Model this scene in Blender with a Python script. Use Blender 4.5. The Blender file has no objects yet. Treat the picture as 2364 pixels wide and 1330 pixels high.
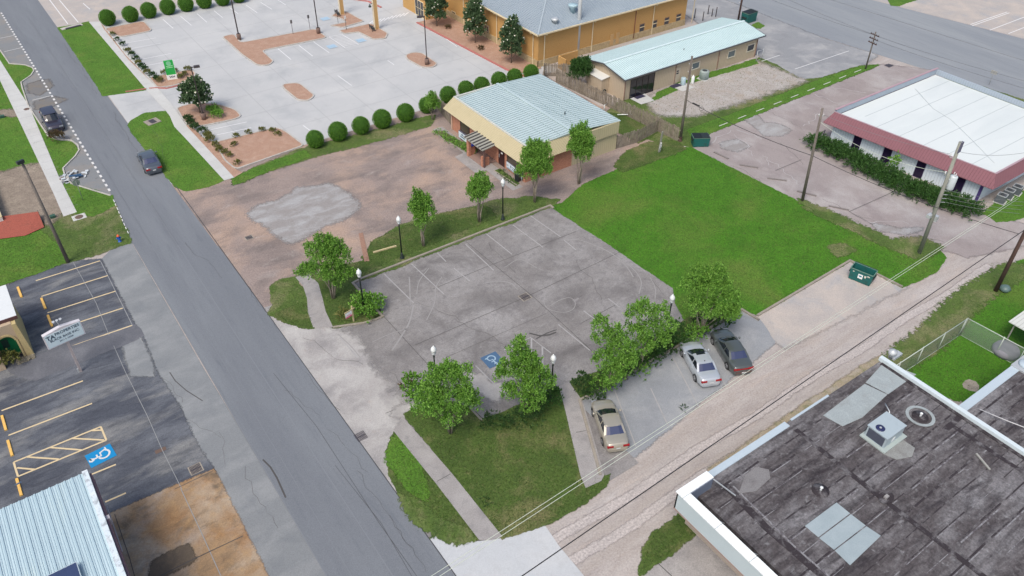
import bpy, bmesh, math, random
import numpy as np
from mathutils import Vector, Matrix, geometry
random.seed(7); RNG = np.random.default_rng(7)
R = math.radians
sc = bpy.context.scene
COL = sc.collection

# ------------------------------------------------------------------ camera, sky, sun, exposure
FOC, W0, H0, CAMH = 1850.0, 2364.0, 1330.0, 45.0
YAW, PIT, ROL = 0.6243878, 0.6808890, 0.0124052
_f = Vector((math.sin(YAW)*math.cos(PIT), math.cos(YAW)*math.cos(PIT), -math.sin(PIT)))
_r = _f.cross(Vector((0, 0, 1))).normalized(); _u = _r.cross(_f)
_r2 = _r*math.cos(ROL) + _u*math.sin(ROL); _u2 = -_r*math.sin(ROL) + _u*math.cos(ROL)
cd = bpy.data.cameras.new('camera'); cam = bpy.data.objects.new('camera', cd); COL.objects.link(cam)
cam.matrix_world = Matrix(((_r2.x, _u2.x, -_f.x, 0), (_r2.y, _u2.y, -_f.y, 0), (_r2.z, _u2.z, -_f.z, CAMH), (0, 0, 0, 1)))
cd.sensor_width = 36; cd.lens = FOC/W0*36; cd.clip_start = .5; cd.clip_end = 6000
sc.camera = cam
w = bpy.data.worlds.new('World'); sc.world = w; w.use_nodes = True
wn = w.node_tree; bg = wn.nodes['Background']
sky = wn.nodes.new('ShaderNodeTexSky'); sky.sky_type = 'NISHITA'; sky.sun_disc = False
SUN_EL, SUN_AZ = R(56), R(-118)      # azimuth measured from +Y towards +X
sky.sun_elevation = SUN_EL; sky.sun_rotation = SUN_AZ; sky.air_density = 1.0; sky.dust_density = 4.0; sky.ozone_density = 1.0
wn.links.new(sky.outputs[0], bg.inputs[0]); bg.inputs[1].default_value = .13
sd = bpy.data.lights.new('sun', 'SUN'); sun = bpy.data.objects.new('sun', sd); COL.objects.link(sun)
sd.energy = 1.55; sd.angle = R(22); sd.color = (1, .95, .88)
sdir = Vector((math.sin(SUN_AZ)*math.cos(SUN_EL), math.cos(SUN_AZ)*math.cos(SUN_EL), math.sin(SUN_EL)))
sun.rotation_euler = sdir.to_track_quat('Z', 'Y').to_euler(); sun.location = (0, 60, 80)
sc.view_settings.view_transform = 'Standard'; sc.view_settings.look = 'None'; sc.view_settings.gamma = 1
sc.view_settings.exposure = .42
sc.render.engine = 'CYCLES'; sc.render.resolution_x = 1024; sc.render.resolution_y = 576

# ------------------------------------------------------------------ survey: pixel of the photo -> point of the place
def ray(px, py):
    return _r2*((px-W0/2)/FOC) + _u2*(-(py-H0/2)/FOC) + _f
def G(px, py, z=0.0):
    d = ray(px, py); t = (z-CAMH)/d.z
    return Vector((d.x*t, d.y*t, z))
def PX(px, py, x0):                      # on the plane x = x0 -> (y, z)
    d = ray(px, py); t = x0/d.x
    return d.y*t, CAMH+d.z*t
def PY(px, py, y0):                      # on the plane y = y0 -> (x, z)
    d = ray(px, py); t = y0/d.y
    return d.x*t, CAMH+d.z*t
def W(p):
    if isinstance(p, Vector): return Vector((p[0], p[1], 0))
    return Vector((p[0], p[1], 0)) if len(p) == 2 and not isinstance(p[0], int) else G(*p)

# ------------------------------------------------------------------ materials
MATS = {}
def new_mat(name):
    m = bpy.data.materials.new(name); m.use_nodes = True
    MATS[name] = m
    nt = m.node_tree; p = nt.nodes['Principled BSDF']
    return m, nt, p
def rgba(c): return (c[0], c[1], c[2], 1)
def coords(nt, kind):
    if kind == 'world': n = nt.nodes.new('ShaderNodeNewGeometry'); return n.outputs['Position']
    n = nt.nodes.new('ShaderNodeTexCoord'); return n.outputs['Object']
def mapped(nt, vec, scale=(1, 1, 1), rot=0, loc=(0, 0, 0)):
    m = nt.nodes.new('ShaderNodeMapping'); m.inputs['Scale'].default_value = scale; m.inputs['Rotation'].default_value = (0, 0, rot)
    m.inputs['Location'].default_value = loc
    nt.links.new(vec, m.inputs[0]); return m.outputs[0]
def mth(nt, op, a, b=None):
    n = nt.nodes.new('ShaderNodeMath'); n.operation = op
    for i, v in enumerate((a, b)):
        if v is None: continue
        if isinstance(v, (int, float)): n.inputs[i].default_value = v
        else: nt.links.new(v, n.inputs[i])
    return n.outputs[0]
def noise(nt, vec, scale, detail=4, rough=.6, dist=0):
    n = nt.nodes.new('ShaderNodeTexNoise'); n.inputs['Scale'].default_value = scale; n.inputs['Detail'].default_value = detail
    n.inputs['Roughness'].default_value = rough; n.inputs['Distortion'].default_value = dist
    nt.links.new(vec, n.inputs['Vector']); return n.outputs[0]
def ramp(nt, fac, lo, hi):
    n = nt.nodes.new('ShaderNodeMapRange'); n.inputs[1].default_value = lo; n.inputs[2].default_value = hi
    nt.links.new(fac, n.inputs[0]); return n.outputs[0]
def mix(nt, fac, a, b, mode='MIX'):
    n = nt.nodes.new('ShaderNodeMix'); n.data_type = 'RGBA'; n.blend_type = mode
    if isinstance(fac, (int, float)): n.inputs[0].default_value = fac
    else: nt.links.new(fac, n.inputs[0])
    for i, v in ((6, a), (7, b)):
        if isinstance(v, tuple): n.inputs[i].default_value = rgba(v)
        else: nt.links.new(v, n.inputs[i])
    return n.outputs[2]
_seed = [0]
def surf(name, base, layers=(), rough=.9, grain=.12, gscale=14, bump=.15, kind='world', metal=0, spec=.3, wall=None, coat=0, fade=None):
    """layers: (colour, noise scale, lo, hi, strength[, stretch xyz])"""
    m, nt, p = new_mat(name)
    v = coords(nt, kind); c = tuple(base)
    for L in layers:
        _seed[0] += 1
        st = L[5] if len(L) > 5 else (1, 1, 1)
        mv = mapped(nt, v, st, 0, (_seed[0]*7.3, _seed[0]*3.1, 0))
        f = ramp(nt, noise(nt, mv, L[1], 6, .62, .4), L[2], L[3])
        c = mix(nt, mth(nt, 'MULTIPLY', f, L[4]), c, tuple(L[0]))
    if grain:
        g = noise(nt, v, gscale, 3, .7)
        gr = ramp(nt, g, .3, .7)
        c = mix(nt, grain, c, mix(nt, gr, (0, 0, 0), (1, 1, 1)), 'OVERLAY')
    if wall == 'brick':
        s = nt.nodes.new('ShaderNodeSeparateXYZ'); nt.links.new(v, s.inputs[0])
        cb = nt.nodes.new('ShaderNodeCombineXYZ'); nt.links.new(mth(nt, 'ADD', s.outputs[0], s.outputs[1]), cb.inputs[0]); nt.links.new(s.outputs[2], cb.inputs[1])
        b = nt.nodes.new('ShaderNodeTexBrick'); nt.links.new(cb.outputs[0], b.inputs[0]); b.inputs['Scale'].default_value = 1
        b.inputs['Brick Width'].default_value = .22; b.inputs['Row Height'].default_value = .08; b.inputs['Mortar Size'].default_value = .012
        b.inputs['Color1'].default_value = (1, 1, 1, 1); b.inputs['Color2'].default_value = (.72, .66, .62, 1); b.inputs['Mortar'].default_value = (1.3, 1.35, 1.4, 1)
        c = mix(nt, 1.0, c, b.outputs[0], 'MULTIPLY')
    hgt = None
    if wall in ('lap', 'rib', 'ribx', 'riby'):
        s = nt.nodes.new('ShaderNodeSeparateXYZ'); nt.links.new(v, s.inputs[0])
        if wall == 'lap': a = mth(nt, 'MULTIPLY', s.outputs[2], 5.5)
        elif wall == 'rib': a = mth(nt, 'MULTIPLY', mth(nt, 'ADD', s.outputs[0], s.outputs[1]), 3.3)
        elif wall == 'ribx': a = mth(nt, 'MULTIPLY', s.outputs[0], 3.3)
        else: a = mth(nt, 'MULTIPLY', s.outputs[1], 3.3)
        fr = mth(nt, 'FRACT', a)
        hgt = mth(nt, 'LESS_THAN', fr, .13) if wall != 'lap' else fr
    if hgt is not None:
        bn = nt.nodes.new('ShaderNodeBump'); bn.inputs['Strength'].default_value = .8; bn.inputs['Distance'].default_value = .03
        nt.links.new(hgt, bn.inputs['Height']); nt.links.new(bn.outputs[0], p.inputs['Normal'])
        gap = mth(nt, 'LESS_THAN', fr, .1 if wall == 'lap' else .16)
        c = mix(nt, mth(nt, 'MULTIPLY', gap, .3), c, (base[0]*.4, base[1]*.38, base[2]*.36))  # shade line along each lap and rib, put into the colour
    elif bump:
        bn = nt.nodes.new('ShaderNodeBump'); bn.inputs['Strength'].default_value = bump; bn.inputs['Distance'].default_value = .05
        nt.links.new(noise(nt, v, gscale*1.3, 5, .7), bn.inputs['Height']); nt.links.new(bn.outputs[0], p.inputs['Normal'])
    if isinstance(c, tuple): p.inputs['Base Color'].default_value = rgba(c)
    else: nt.links.new(c, p.inputs['Base Color'])
    p.inputs['Roughness'].default_value = rough; p.inputs['Metallic'].default_value = metal
    p.inputs['Specular IOR Level'].default_value = spec; p.inputs['Coat Weight'].default_value = coat
    p.inputs['Coat Roughness'].default_value = .06
    if fade:      # worn or overgrown borders: the sheet thins out irregularly over its rim
        at = nt.nodes.new('ShaderNodeAttribute'); at.attribute_name = 'edge'
        sc_, amp, k = {'soft': (1.1, 1.6, 1.6), 'ragged': (2.6, 1.7, 5.0), 'grit': (5., 1.5, 2.2)}[fade]
        nz = mth(nt, 'MULTIPLY', mth(nt, 'SUBTRACT', noise(nt, v, sc_, 7, .72, .3), .5), amp)
        e = mth(nt, 'ADD', at.outputs['Fac'], nz)
        al = ramp(nt, e, .5-.5/k, .5+.5/k)
        full = mth(nt, 'GREATER_THAN', at.outputs['Fac'], .995)
        nt.links.new(mth(nt, 'MAXIMUM', al, full), p.inputs['Alpha'])
    return m
def leaf_mat(name, cols, tr=.25):
    m, nt, p = new_mat(name)
    g = nt.nodes.new('ShaderNodeNewGeometry')
    cr = nt.nodes.new('ShaderNodeValToRGB'); nt.links.new(g.outputs['Random Per Island'], cr.inputs[0])
    els = cr.color_ramp.elements
    while len(els) < len(cols): els.new(.5)
    for i, (e, c) in enumerate(zip(els, cols)):
        e.position = i/max(1, len(cols)-1); e.color = rgba(c)
    big = ramp(nt, noise(nt, g.outputs['Position'], 1.3, 2), .35, .65)
    c = mix(nt, mth(nt, 'MULTIPLY', big, .3), cr.outputs[0], tuple(cols[-1]))
    nt.links.new(c, p.inputs['Base Color']); p.inputs['Roughness'].default_value = .55; p.inputs['Specular IOR Level'].default_value = .35
    t = nt.nodes.new('ShaderNodeBsdfTranslucent'); nt.links.new(c, t.inputs[0])
    ms = nt.nodes.new('ShaderNodeMixShader'); ms.inputs[0].default_value = tr
    nt.links.new(p.outputs[0], ms.inputs[1]); nt.links.new(t.outputs[0], ms.inputs[2])
    nt.links.new(ms.outputs[0], nt.nodes['Material Output'].inputs[0])
    return m
def plain(name, c, rough=.5, metal=0, spec=.5, coat=0, kind='object', var=.12, emit=0):
    return surf(name, c, [((c[0]*.55, c[1]*.55, c[2]*.55), 1.7, .5, .8, var*2)] if var else (), rough, 0, 10, 0, kind, metal, spec, None, coat)

# ------------------------------------------------------------------ objects
def tag(o, label=None, cat=None, group=None, kind=None):
    if label: o['label'] = label
    if cat: o['category'] = cat
    if group: o['group'] = group
    if kind: o['kind'] = kind
    return o
def empty(name, loc=(0, 0, 0), rz=0, label=None, cat=None, group=None):
    o = bpy.data.objects.new(name, None); COL.objects.link(o); o.location = loc; o.rotation_euler = (0, 0, rz)
    o.empty_display_size = .2
    return tag(o, label, cat, group)
class MB:
    """gathers shapes and links them as ONE mesh object; coordinates are local to the thing"""
    def __init__(s): s.v = []; s.f = []; s.sm = []
    def add(s, vs, fs, smooth=False):
        b = len(s.v); s.v += [tuple(p) for p in vs]; s.f += [tuple(i+b for i in f) for f in fs]; s.sm += [smooth]*len(fs); return s
    def box(s, x0, x1, y0, y1, z0, z1, M=None):
        vs = [Vector((x, y, z)) for z in (z0, z1) for y in (y0, y1) for x in (x0, x1)]
        if M is not None: vs = [M @ v for v in vs]
        return s.add(vs, [(0, 2, 3, 1), (4, 5, 7, 6), (0, 1, 5, 4), (2, 6, 7, 3), (0, 4, 6, 2), (1, 3, 7, 5)])
    def bar(s, a, b, w, h, up=(0, 0, 1)):
        a = Vector(a); b = Vector(b); d = b-a; L = d.length
        if L < 1e-6: return s
        d.normalize(); u = Vector(up)
        if abs(d.dot(u)) > .98: u = Vector((1, 0, 0))
        r = d.cross(u).normalized(); u = r.cross(d)
        vs = [p + r*sx*w/2 + u*sz*h/2 for p in (a, b) for sx, sz in ((-1, -1), (1, -1), (1, 1), (-1, 1))]
        return s.add(vs, [(3, 2, 1, 0), (4, 5, 6, 7), (0, 1, 5, 4), (1, 2, 6, 5), (2, 3, 7, 6), (3, 0, 4, 7)])
    def tube(s, pts, rad, n=8, cap=True, smooth=True):
        pts = [Vector(p) for p in pts]
        if isinstance(rad, (int, float)): rad = [rad]*len(pts)
        vs = []
        for i, p in enumerate(pts):
            d = (pts[min(i+1, len(pts)-1)] - pts[max(i-1, 0)]).normalized()
            u = Vector((0, 0, 1)) if abs(d.z) < .9 else Vector((1, 0, 0))
            r = d.cross(u).normalized(); u = r.cross(d)
            for k in range(n):
                a = 2*math.pi*k/n; vs.append(p + (r*math.cos(a)+u*math.sin(a))*rad[i])
        fs = []
        for i in range(len(pts)-1):
            for k in range(n):
                fs.append((i*n+k, i*n+(k+1) % n, (i+1)*n+(k+1) % n, (i+1)*n+k))
        s.add(vs, fs, smooth)
        if cap:
            b = len(s.v)-len(vs); s.f.append(tuple(b+k for k in reversed(range(n)))); s.sm.append(False)
            b2 = b+(len(pts)-1)*n; s.f.append(tuple(b2+k for k in range(n))); s.sm.append(False)
        return s
    def lathe(s, prof, c=(0, 0, 0), n=16, smooth=True):
        vs = [(c[0]+r*math.cos(2*math.pi*k/n), c[1]+r*math.sin(2*math.pi*k/n), c[2]+z) for r, z in prof for k in range(n)]
        fs = [(i*n+k, i*n+(k+1) % n, (i+1)*n+(k+1) % n, (i+1)*n+k) for i in range(len(prof)-1) for k in range(n)]
        s.add(vs, fs, smooth); b = len(s.v)-len(vs)
        if prof[0][0] > .001: s.f.append(tuple(b+k for k in reversed(range(n)))); s.sm.append(False)
        if prof[-1][0] > .001: s.f.append(tuple(b+(len(prof)-1)*n+k for k in range(n))); s.sm.append(False)
        return s
    def prism(s, poly, z0, z1):
        n = len(poly); vs = [(p[0], p[1], z0) for p in poly] + [(p[0], p[1], z1) for p in poly]
        ar = sum(poly[i][0]*poly[(i+1) % n][1]-poly[(i+1) % n][0]*poly[i][1] for i in range(n))
        rng = list(range(n))
        top = [n+i for i in rng]; bot = rng[::-1]
        fs = [(i, (i+1) % n, n+(i+1) % n, n+i) for i in rng]
        if ar < 0: fs = [f[::-1] for f in fs]; top = top[::-1]; bot = bot[::-1]
        return s.add(vs, fs+[tuple(top), tuple(bot)])
    def quad(s, *ps): return s.add(ps, [tuple(range(len(ps)))])
    def build(s, name, mat, parent=None, **kw):
        me = bpy.data.meshes.new(name); me.from_pydata(s.v, [], s.f); me.materials.append(mat)
        me.polygons.foreach_set('use_smooth', s.sm); me.update()
        o = bpy.data.objects.new(name, me); COL.objects.link(o)
        if parent is not None: o.parent = parent
        return tag(o, **kw)
def npmesh(name, V, F, mat, parent=None, smooth=False, **kw):
    me = bpy.data.meshes.new(name); V = np.asarray(V, np.float32); F = np.asarray(F, np.int32)
    me.vertices.add(len(V)); me.vertices.foreach_set('co', V.ravel())
    k = F.shape[1]; me.loops.add(F.size); me.loops.foreach_set('vertex_index', F.ravel())
    me.polygons.add(len(F)); me.polygons.foreach_set('loop_start', np.arange(0, F.size, k, dtype=np.int32))
    me.polygons.foreach_set('use_smooth', np.full(len(F), smooth)); me.materials.append(mat); me.update(calc_edges=True)
    o = bpy.data.objects.new(name, me); COL.objects.link(o)
    if parent is not None: o.parent = parent
    return tag(o, **kw)
def dup(root, loc=None, rz=None, label=None, group=None, scale=None):
    r = root.copy(); COL.objects.link(r)
    if loc is not None: r.location = loc
    if rz is not None: r.rotation_euler = (0, 0, rz)
    if scale is not None: r.scale = (scale,)*3
    if label: r['label'] = label
    if group: r['group'] = group
    for ch in list(root.children):
        c = ch.copy(); COL.objects.link(c); c.parent = r
        for g in list(ch.children):
            d = g.copy(); COL.objects.link(d); d.parent = c
    return r
def textobj(txt, size, mat, parent, loc, rot, name='lettering', ext=.004, bold=0, align='CENTER', sx=1, label=None):
    cu = bpy.data.curves.new(name, 'FONT'); cu.body = txt; cu.size = size; cu.extrude = ext; cu.offset = bold; cu.align_x = align; cu.align_y = 'CENTER'; cu.resolution_u = 3
    t = bpy.data.objects.new(name, cu); COL.objects.link(t)
    me = bpy.data.meshes.new_from_object(t.evaluated_get(bpy.context.evaluated_depsgraph_get()))
    COL.objects.unlink(t); bpy.data.objects.remove(t)
    me.materials.clear(); me.materials.append(mat)
    o = bpy.data.objects.new(name, me); COL.objects.link(o); o.parent = parent; o.location = loc; o.rotation_euler = rot; o.scale = (sx, 1, 1)
    return tag(o, label)

# ground sheets -----------------------------------------------------
LZ = .008
LCNT = {}
PATCHES = {}
def roughen(pts, amt, step=.45):
    out = []; n = len(pts); ph = random.random()*100
    from mathutils import noise as mn
    for i in range(n):
        a, b = pts[i], pts[(i+1) % n]; d = b-a; k = max(1, int(d.length/step))
        nr = Vector((-d.y, d.x, 0)).normalized()
        for j in range(k):
            p = a + d*(j/k)
            q = mn.noise(Vector((p.x*.7, p.y*.7, ph)))*1.3 + mn.noise(Vector((p.x*2.6, p.y*2.6, ph)))*.8
            out.append(p + nr*q*amt)
    return out
def sheet(name, pts, mat, layer, rag=0, kind='structure', z=None, keep=False, label=None, step=.45, soft=0):
    P = [W(p) for p in pts]
    if rag: P = roughen(P, rag, step)
    LCNT[layer] = LCNT.get(layer, -1)+1
    zz = layer*LZ+LCNT[layer]*.0005 if z is None else z+LCNT[layer]*.0005
    ar = sum(P[i].x*P[(i+1) % len(P)].y-P[(i+1) % len(P)].x*P[i].y for i in range(len(P)))
    if ar < 0: P = P[::-1]
    rim = []
    if soft:
        if not rag: P = roughen(P, 0, .6)
        n = len(P); out = []; N0 = []
        for i, p in enumerate(P):
            d = P[(i+1) % n]-P[i-1]; N0.append(Vector((d.y, -d.x, 0)).normalized() if d.length > 1e-5 else Vector((0, 0, 0)))
        kk = max(1, min(6, int(soft/.5)+1))
        for i, p in enumerate(P):
            nn = sum((N0[(i+j) % n] for j in range(-kk, kk+1)), Vector((0, 0, 0))); nn = nn.normalized() if nn.length > 1e-5 else N0[i]
            out.append(p+nn*soft*.8)
        rim = out
    tris = geometry.tessellate_polygon([P])
    V = [(p.x, p.y, zz) for p in P]; F = []
    for t in tris:
        a, b, c = (Vector(V[i]) for i in t)
        cr = (b-a).cross(c-a).z
        if abs(cr) < 1e-9: continue
        F.append(t if cr > 0 else t[::-1])
    m = MB(); m.add(V, F); nI = len(V)
    if rim: m.add([(p.x, p.y, zz-.0035) for p in rim], []); n = nI; m.add([], [])
    if rim: m.f += [(n+i, n+(i+1) % n, (i+1) % n, i) for i in range(n)]; m.sm += [False]*n
    if keep: PATCHES.setdefault(keep, []).append((V, F, zz))
    o = m.build(name, mat, kind=kind, label=label)
    at = o.data.attributes.new('edge', 'FLOAT', 'POINT'); at.data.foreach_set('value', np.array([1.]*nI+[0.]*len(rim), np.float32))
    return o
def strip(m, pts, wid, z):
    """flat ribbon along world points"""
    if z < .1: z *= 2
    P = [W(p) for p in pts]; n = len(P); L = []; Rr = []
    for i, p in enumerate(P):
        d = (P[min(i+1, n-1)]-P[max(i-1, 0)]); d.z = 0; d.normalize(); nr = Vector((-d.y, d.x, 0))
        L.append((p.x+nr.x*wid/2, p.y+nr.y*wid/2, z)); Rr.append((p.x-nr.x*wid/2, p.y-nr.y*wid/2, z))
    vs = L+Rr; fs = [(i, n+i, n+i+1, i+1) for i in range(n-1)]
    m.add(vs, fs); return m
def kerb(m, pts, wid=.16, h=.13, closed=False):
    P = [W(p) for p in pts]; n = len(P); L = []; Rr = []
    for i, p in enumerate(P):
        if closed: a, b = P[i-1], P[(i+1) % n]
        else: a, b = P[max(i-1, 0)], P[min(i+1, n-1)]
        d1 = (p-a).normalized() if (p-a).length > 1e-6 else (b-p).normalized(); d2 = (b-p).normalized() if (b-p).length > 1e-6 else d1
        n1 = Vector((-d1.y, d1.x, 0)); n2 = Vector((-d2.y, d2.x, 0)); nn = (n1+n2)
        nn = nn/max(.4, nn.length*nn.length/2)
        L.append(p+nn*wid/2); Rr.append(p-nn*wid/2)
    vs = [(q.x, q.y, z) for z in (0, h) for S in (L, Rr) for q in S]
    k = n if closed else n-1; fs = []
    for i in range(k):
        j = (i+1) % n
        fs += [(2*n+i, 3*n+i, 3*n+j, 2*n+j), (i, 2*n+i, 2*n+j, j), (n+j, 3*n+j, 3*n+i, n+i)]
    if not closed: fs += [(0, n, 3*n, 2*n), (n-1, 3*n-1, 4*n-1, 2*n-1)]
    m.add(vs, fs); return m
def arc(cx, cy, r, a0, a1, n=12, sy=1):
    return [(cx+r*math.cos(R(a0+(a1-a0)*i/n)), cy+r*sy*math.sin(R(a0+(a1-a0)*i/n))) for i in range(n+1)]
# ------------------------------------------------------------------ ground materials
GRAV = surf('alley_gravel', (.365, .325, .295), [((.47, .44, .42), .35, .42, .7, .7, (.35, 2.2, 1)), ((.27, .235, .225), .6, .5, .75, .6, (.5, 2.5, 1)), ((.47, .385, .32), .5, .55, .78, .6, (.5, 2, 1)), ((.25, .225, .22), 2.5, .54, .72, .4), ((.46, .44, .42), 3.5, .56, .74, .35), ((.23, .21, .20), 7, .58, .76, .35)], gscale=8, grain=.2, bump=.15)
ASPH = surf('street_asphalt', (.158, .172, .190), [((.195, .212, .228), .18, .4, .7, .8, (2.2, .25, 1)), ((.115, .130, .150), .9, .55, .8, .6, (3, .25, 1)), ((.21, .22, .23), 3, .68, .8, .4, (1, .5, 1))], gscale=16, grain=.16)
BAY = surf('parking_bay_asphalt', (.20, .21, .215), [((.26, .235, .205), .5, .45, .7, .8), ((.12, .12, .12), 1.3, .62, .75, .6)], grain=.15)
ASPHR = surf('road_asphalt', (.225, .245, .265), [((.28, .30, .31), .12, .4, .7, .8, (2.5, .4, 1)), ((.18, .195, .215), .7, .5, .8, .6, (3, .3, 1))], grain=.12)
APRON = surf('apron_asphalt', (.205, .218, .225), [((.30, .31, .31), .35, .45, .75, .8, (.6, 1.5, 1)), ((.14, .155, .17), .5, .5, .75, .5)], grain=.14, fade='soft')
BLACK = surf('sealed_asphalt', (.070, .078, .096), [((.16, .172, .19), .28, .42, .68, .9, (.6, 1.7, 1)), ((.28, .28, .265), .3, .52, .74, .85, (.5, 1.3, 1)), ((.030, .033, .045), 1.1, .5, .75, .6, (.6, 2, 1))], grain=.25, fade='grit')
LOT = surf('lot_concrete', (.220, .209, .201), [((.31, .302, .296), .16, .42, .66, .85), ((.135, .127, .124), .26, .46, .68, .85), ((.34, .33, .325), .9, .58, .75, .6, (1, 1.6, 1)), ((.12, .115, .12), 2.2, .52, .72, .5), ((.33, .32, .315), 3, .64, .76, .5, (.3, 3, 1))], grain=.2, gscale=9)
DRIVE = surf('drive_concrete', (.35, .335, .32), [((.47, .46, .44), .3, .42, .7, .8), ((.225, .215, .215), .4, .46, .70, .8), ((.36, .29, .245), 1.0, .6, .8, .5)], grain=.18, fade='soft')
DIRT = surf('dirt_lot', (.275, .222, .198), [((.40, .29, .22), .13, .45, .65, .85), ((.165, .14, .13), .2, .46, .66, .85, (1, 1.8, 1)), ((.38, .345, .32), .5, .58, .78, .6, (1, 1.4, 1)), ((.17, .135, .12), 1.8, .6, .78, .5)], gscale=8, grain=.25, bump=.3, fade='soft')
OLDCON = surf('worn_concrete_patch', (.265, .25, .24), [((.38, .385, .385), .4, .42, .66, .8, (1, 2, 1)), ((.24, .225, .21), .8, .55, .75, .7), ((.12, .12, .12), 2, .66, .75, .6)], grain=.2, fade='grit')
PALE = surf('pale_concrete', (.425, .435, .435), [((.50, .505, .495), .12, .4, .7, .8), ((.33, .345, .355), .16, .5, .75, .8), ((.28, .285, .29), 1.0, .6, .85, .4, (1, .4, 1)), ((.50, .46, .40), .1, .62, .8, .5)], grain=.08)
WALK = surf('pavement_concrete', (.47, .475, .455), [((.56, .565, .545), .4, .4, .7, .6), ((.42, .41, .385), 1.4, .55, .8, .6)], grain=.12)
OLDWALK = surf('weathered_pavement', (.29, .275, .265), [((.38, .365, .35), .6, .42, .7, .7), ((.19, .185, .185), 1.1, .5, .75, .7)], grain=.2)
BAYCON = surf('bay_concrete', (.255, .27, .285), [((.36, .365, .365), .35, .45, .72, .8), ((.19, .20, .215), .4, .5, .75, .7)], grain=.15, fade='grit')
TANCON = surf('sandy_concrete', (.385, .355, .33), [((.49, .43, .375), .35, .42, .7, .8), ((.30, .32, .34), .4, .52, .75, .8)], grain=.2, fade='soft')
RCON = surf('stained_concrete', (.295, .26, .25), [((.43, .41, .395), .16, .46, .72, .85), ((.21, .175, .175), .25, .48, .75, .7, (1.6, .8, 1)), ((.52, .49, .46), .8, .64, .8, .5), ((.30, .28, .25), 2.2, .55, .75, .4)], grain=.18, fade='soft')
RUST = surf('rust_stained_concrete', (.30, .20, .115), [((.40, .33, .25), .25, .40, .60, .9), ((.28, .15, .065), .33, .47, .66, .8), ((.13, .10, .07), .5, .52, .70, .8, (1, 1.6, 1)), ((.36, .34, .31), .2, .5, .70, .7), ((.42, .27, .13), 1.4, .5, .7, .5)], grain=.2, fade='grit')
MULCH = surf('red_mulch', (.36, .225, .16), [((.44, .31, .235), 1.2, .45, .7, .7), ((.22, .125, .09), 2.5, .6, .78, .5)], gscale=12, grain=.35, bump=.4, fade='grit')
BARE = surf('bare_soil', (.23, .19, .15), [((.33, .28, .22), .6, .45, .7, .7), ((.14, .115, .085), 1.5, .55, .75, .6)], gscale=9, grain=.3, bump=.3, fade='soft')
def grass_mat(name, c, dry, dark, dryamt, ds=.22, fade=None):
    return surf(name, c, [(dark, .45, .42, .7, .65), (dry, ds, .5, .75, dryamt), (dry, 1.6, .58, .8, dryamt*.7), ((c[0]*1.35, c[1]*1.25, c[2]*1.3), 3.2, .5, .75, .35)], gscale=8, grain=.4, bump=.5, fade=fade)
LAWN = grass_mat('lawn_grass', (.056, .165, .010), (.125, .17, .034), (.036, .112, .007), .75, .12, fade='ragged')
VERGE = grass_mat('verge_grass', (.075, .172, .018), (.15, .19, .04), (.048, .12, .012), .6, fade='ragged')
DULL = grass_mat('dull_grass', (.082, .130, .028), (.24, .205, .12), (.042, .080, .018), .95, fade='ragged')
PARKG = grass_mat('park_grass', (.066, .108, .022), (.20, .17, .085), (.036, .066, .014), .9, fade='ragged')  # duller olive grass with dry patches
WHITE = plain('white_marking', (.62, .62, .60), .8)
FADED = plain('faded_marking', (.34, .335, .33), .9, kind='world', var=.3)
YEL = plain('cream_yellow_marking', (.62, .50, .30), .8)
JOINT = plain('joint_tar', (.075, .072, .07), .9, var=0)
JOINTP = plain('pale_joint', (.28, .29, .29), .9, var=0)
SKID = plain('pale_skid', (.285, .277, .27), .9, var=.3, kind='world')
SKIDD = plain('dark_skid', (.07, .07, .075), .9, var=0)
KERB = surf('kerb_concrete', (.46, .44, .40), [((.30, .28, .25), 1.2, .45, .7, .7)], grain=.2)
KERBD = surf('weathered_kerb', (.30, .27, .225), [((.19, .17, .145), 1.2, .45, .7, .7)], grain=.2)
REDK = plain('red_painted_kerb', (.42, .15, .13), .8)

# ------------------------------------------------------------------ ground
m = MB(); m.add([(-2500, -2500, 0), (2500, -2500, 0), (2500, 2500, 0), (-2500, 2500, 0)], [(0, 1, 2, 3)])
m.build('ground', GRAV, kind='structure')
sheet('road', [(6.7, -60.), (13.25, -60.), (13.25, 53.8), (13.0, 90.), (12.7, 132.), (12.6, 420.), (2.2, 420.), (2.2, 79.), (6.7, 71.)], ASPH, 1)
sheet('road', [(103.3, 200.), (103.3, 70.), (105.4, 56.), (108.0, 38.), (110., -60.), (137., -60.), (128., 50.), (118., 100.), (113., 200.)], ASPHR, 1)
sheet('road', [(6.72, -60.), (13.24, -60.), (13.24, 53.6), (13.2, 66.), (6.72, 70.9)], ASPH, 5.5)
# far side of the big road and land beyond
sheet('pavement', [(128.2, 50.), (137.2, -60.), (260., -60.), (260., 200.), (113.2, 200.), (118.2, 100.)], TANCON, 1)
sheet('parking_bay', [(0, 115), (22, 148), (60, 150), (78, 160), (76, 170), (50, 190), (66, 245), (112, 315), (130, 322), (168, 325), (184, 345), (176, 362), (147, 390), (163, 422), (200, 435), (256, 452), (256, 447), (3, 30), (-60, -40), (-60, 60)], BAY, 2)
# pale lot in the north
sheet('parking_lot', [(13.0, 79.4), (64.4, 79.4), (64.4, 131.), (13.0, 131.)], PALE, 1)
sheet('pavement', [(12.7, 131.), (64.4, 131.), (64.4, 200.), (12.6, 200.)], TANCON, 1)
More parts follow.
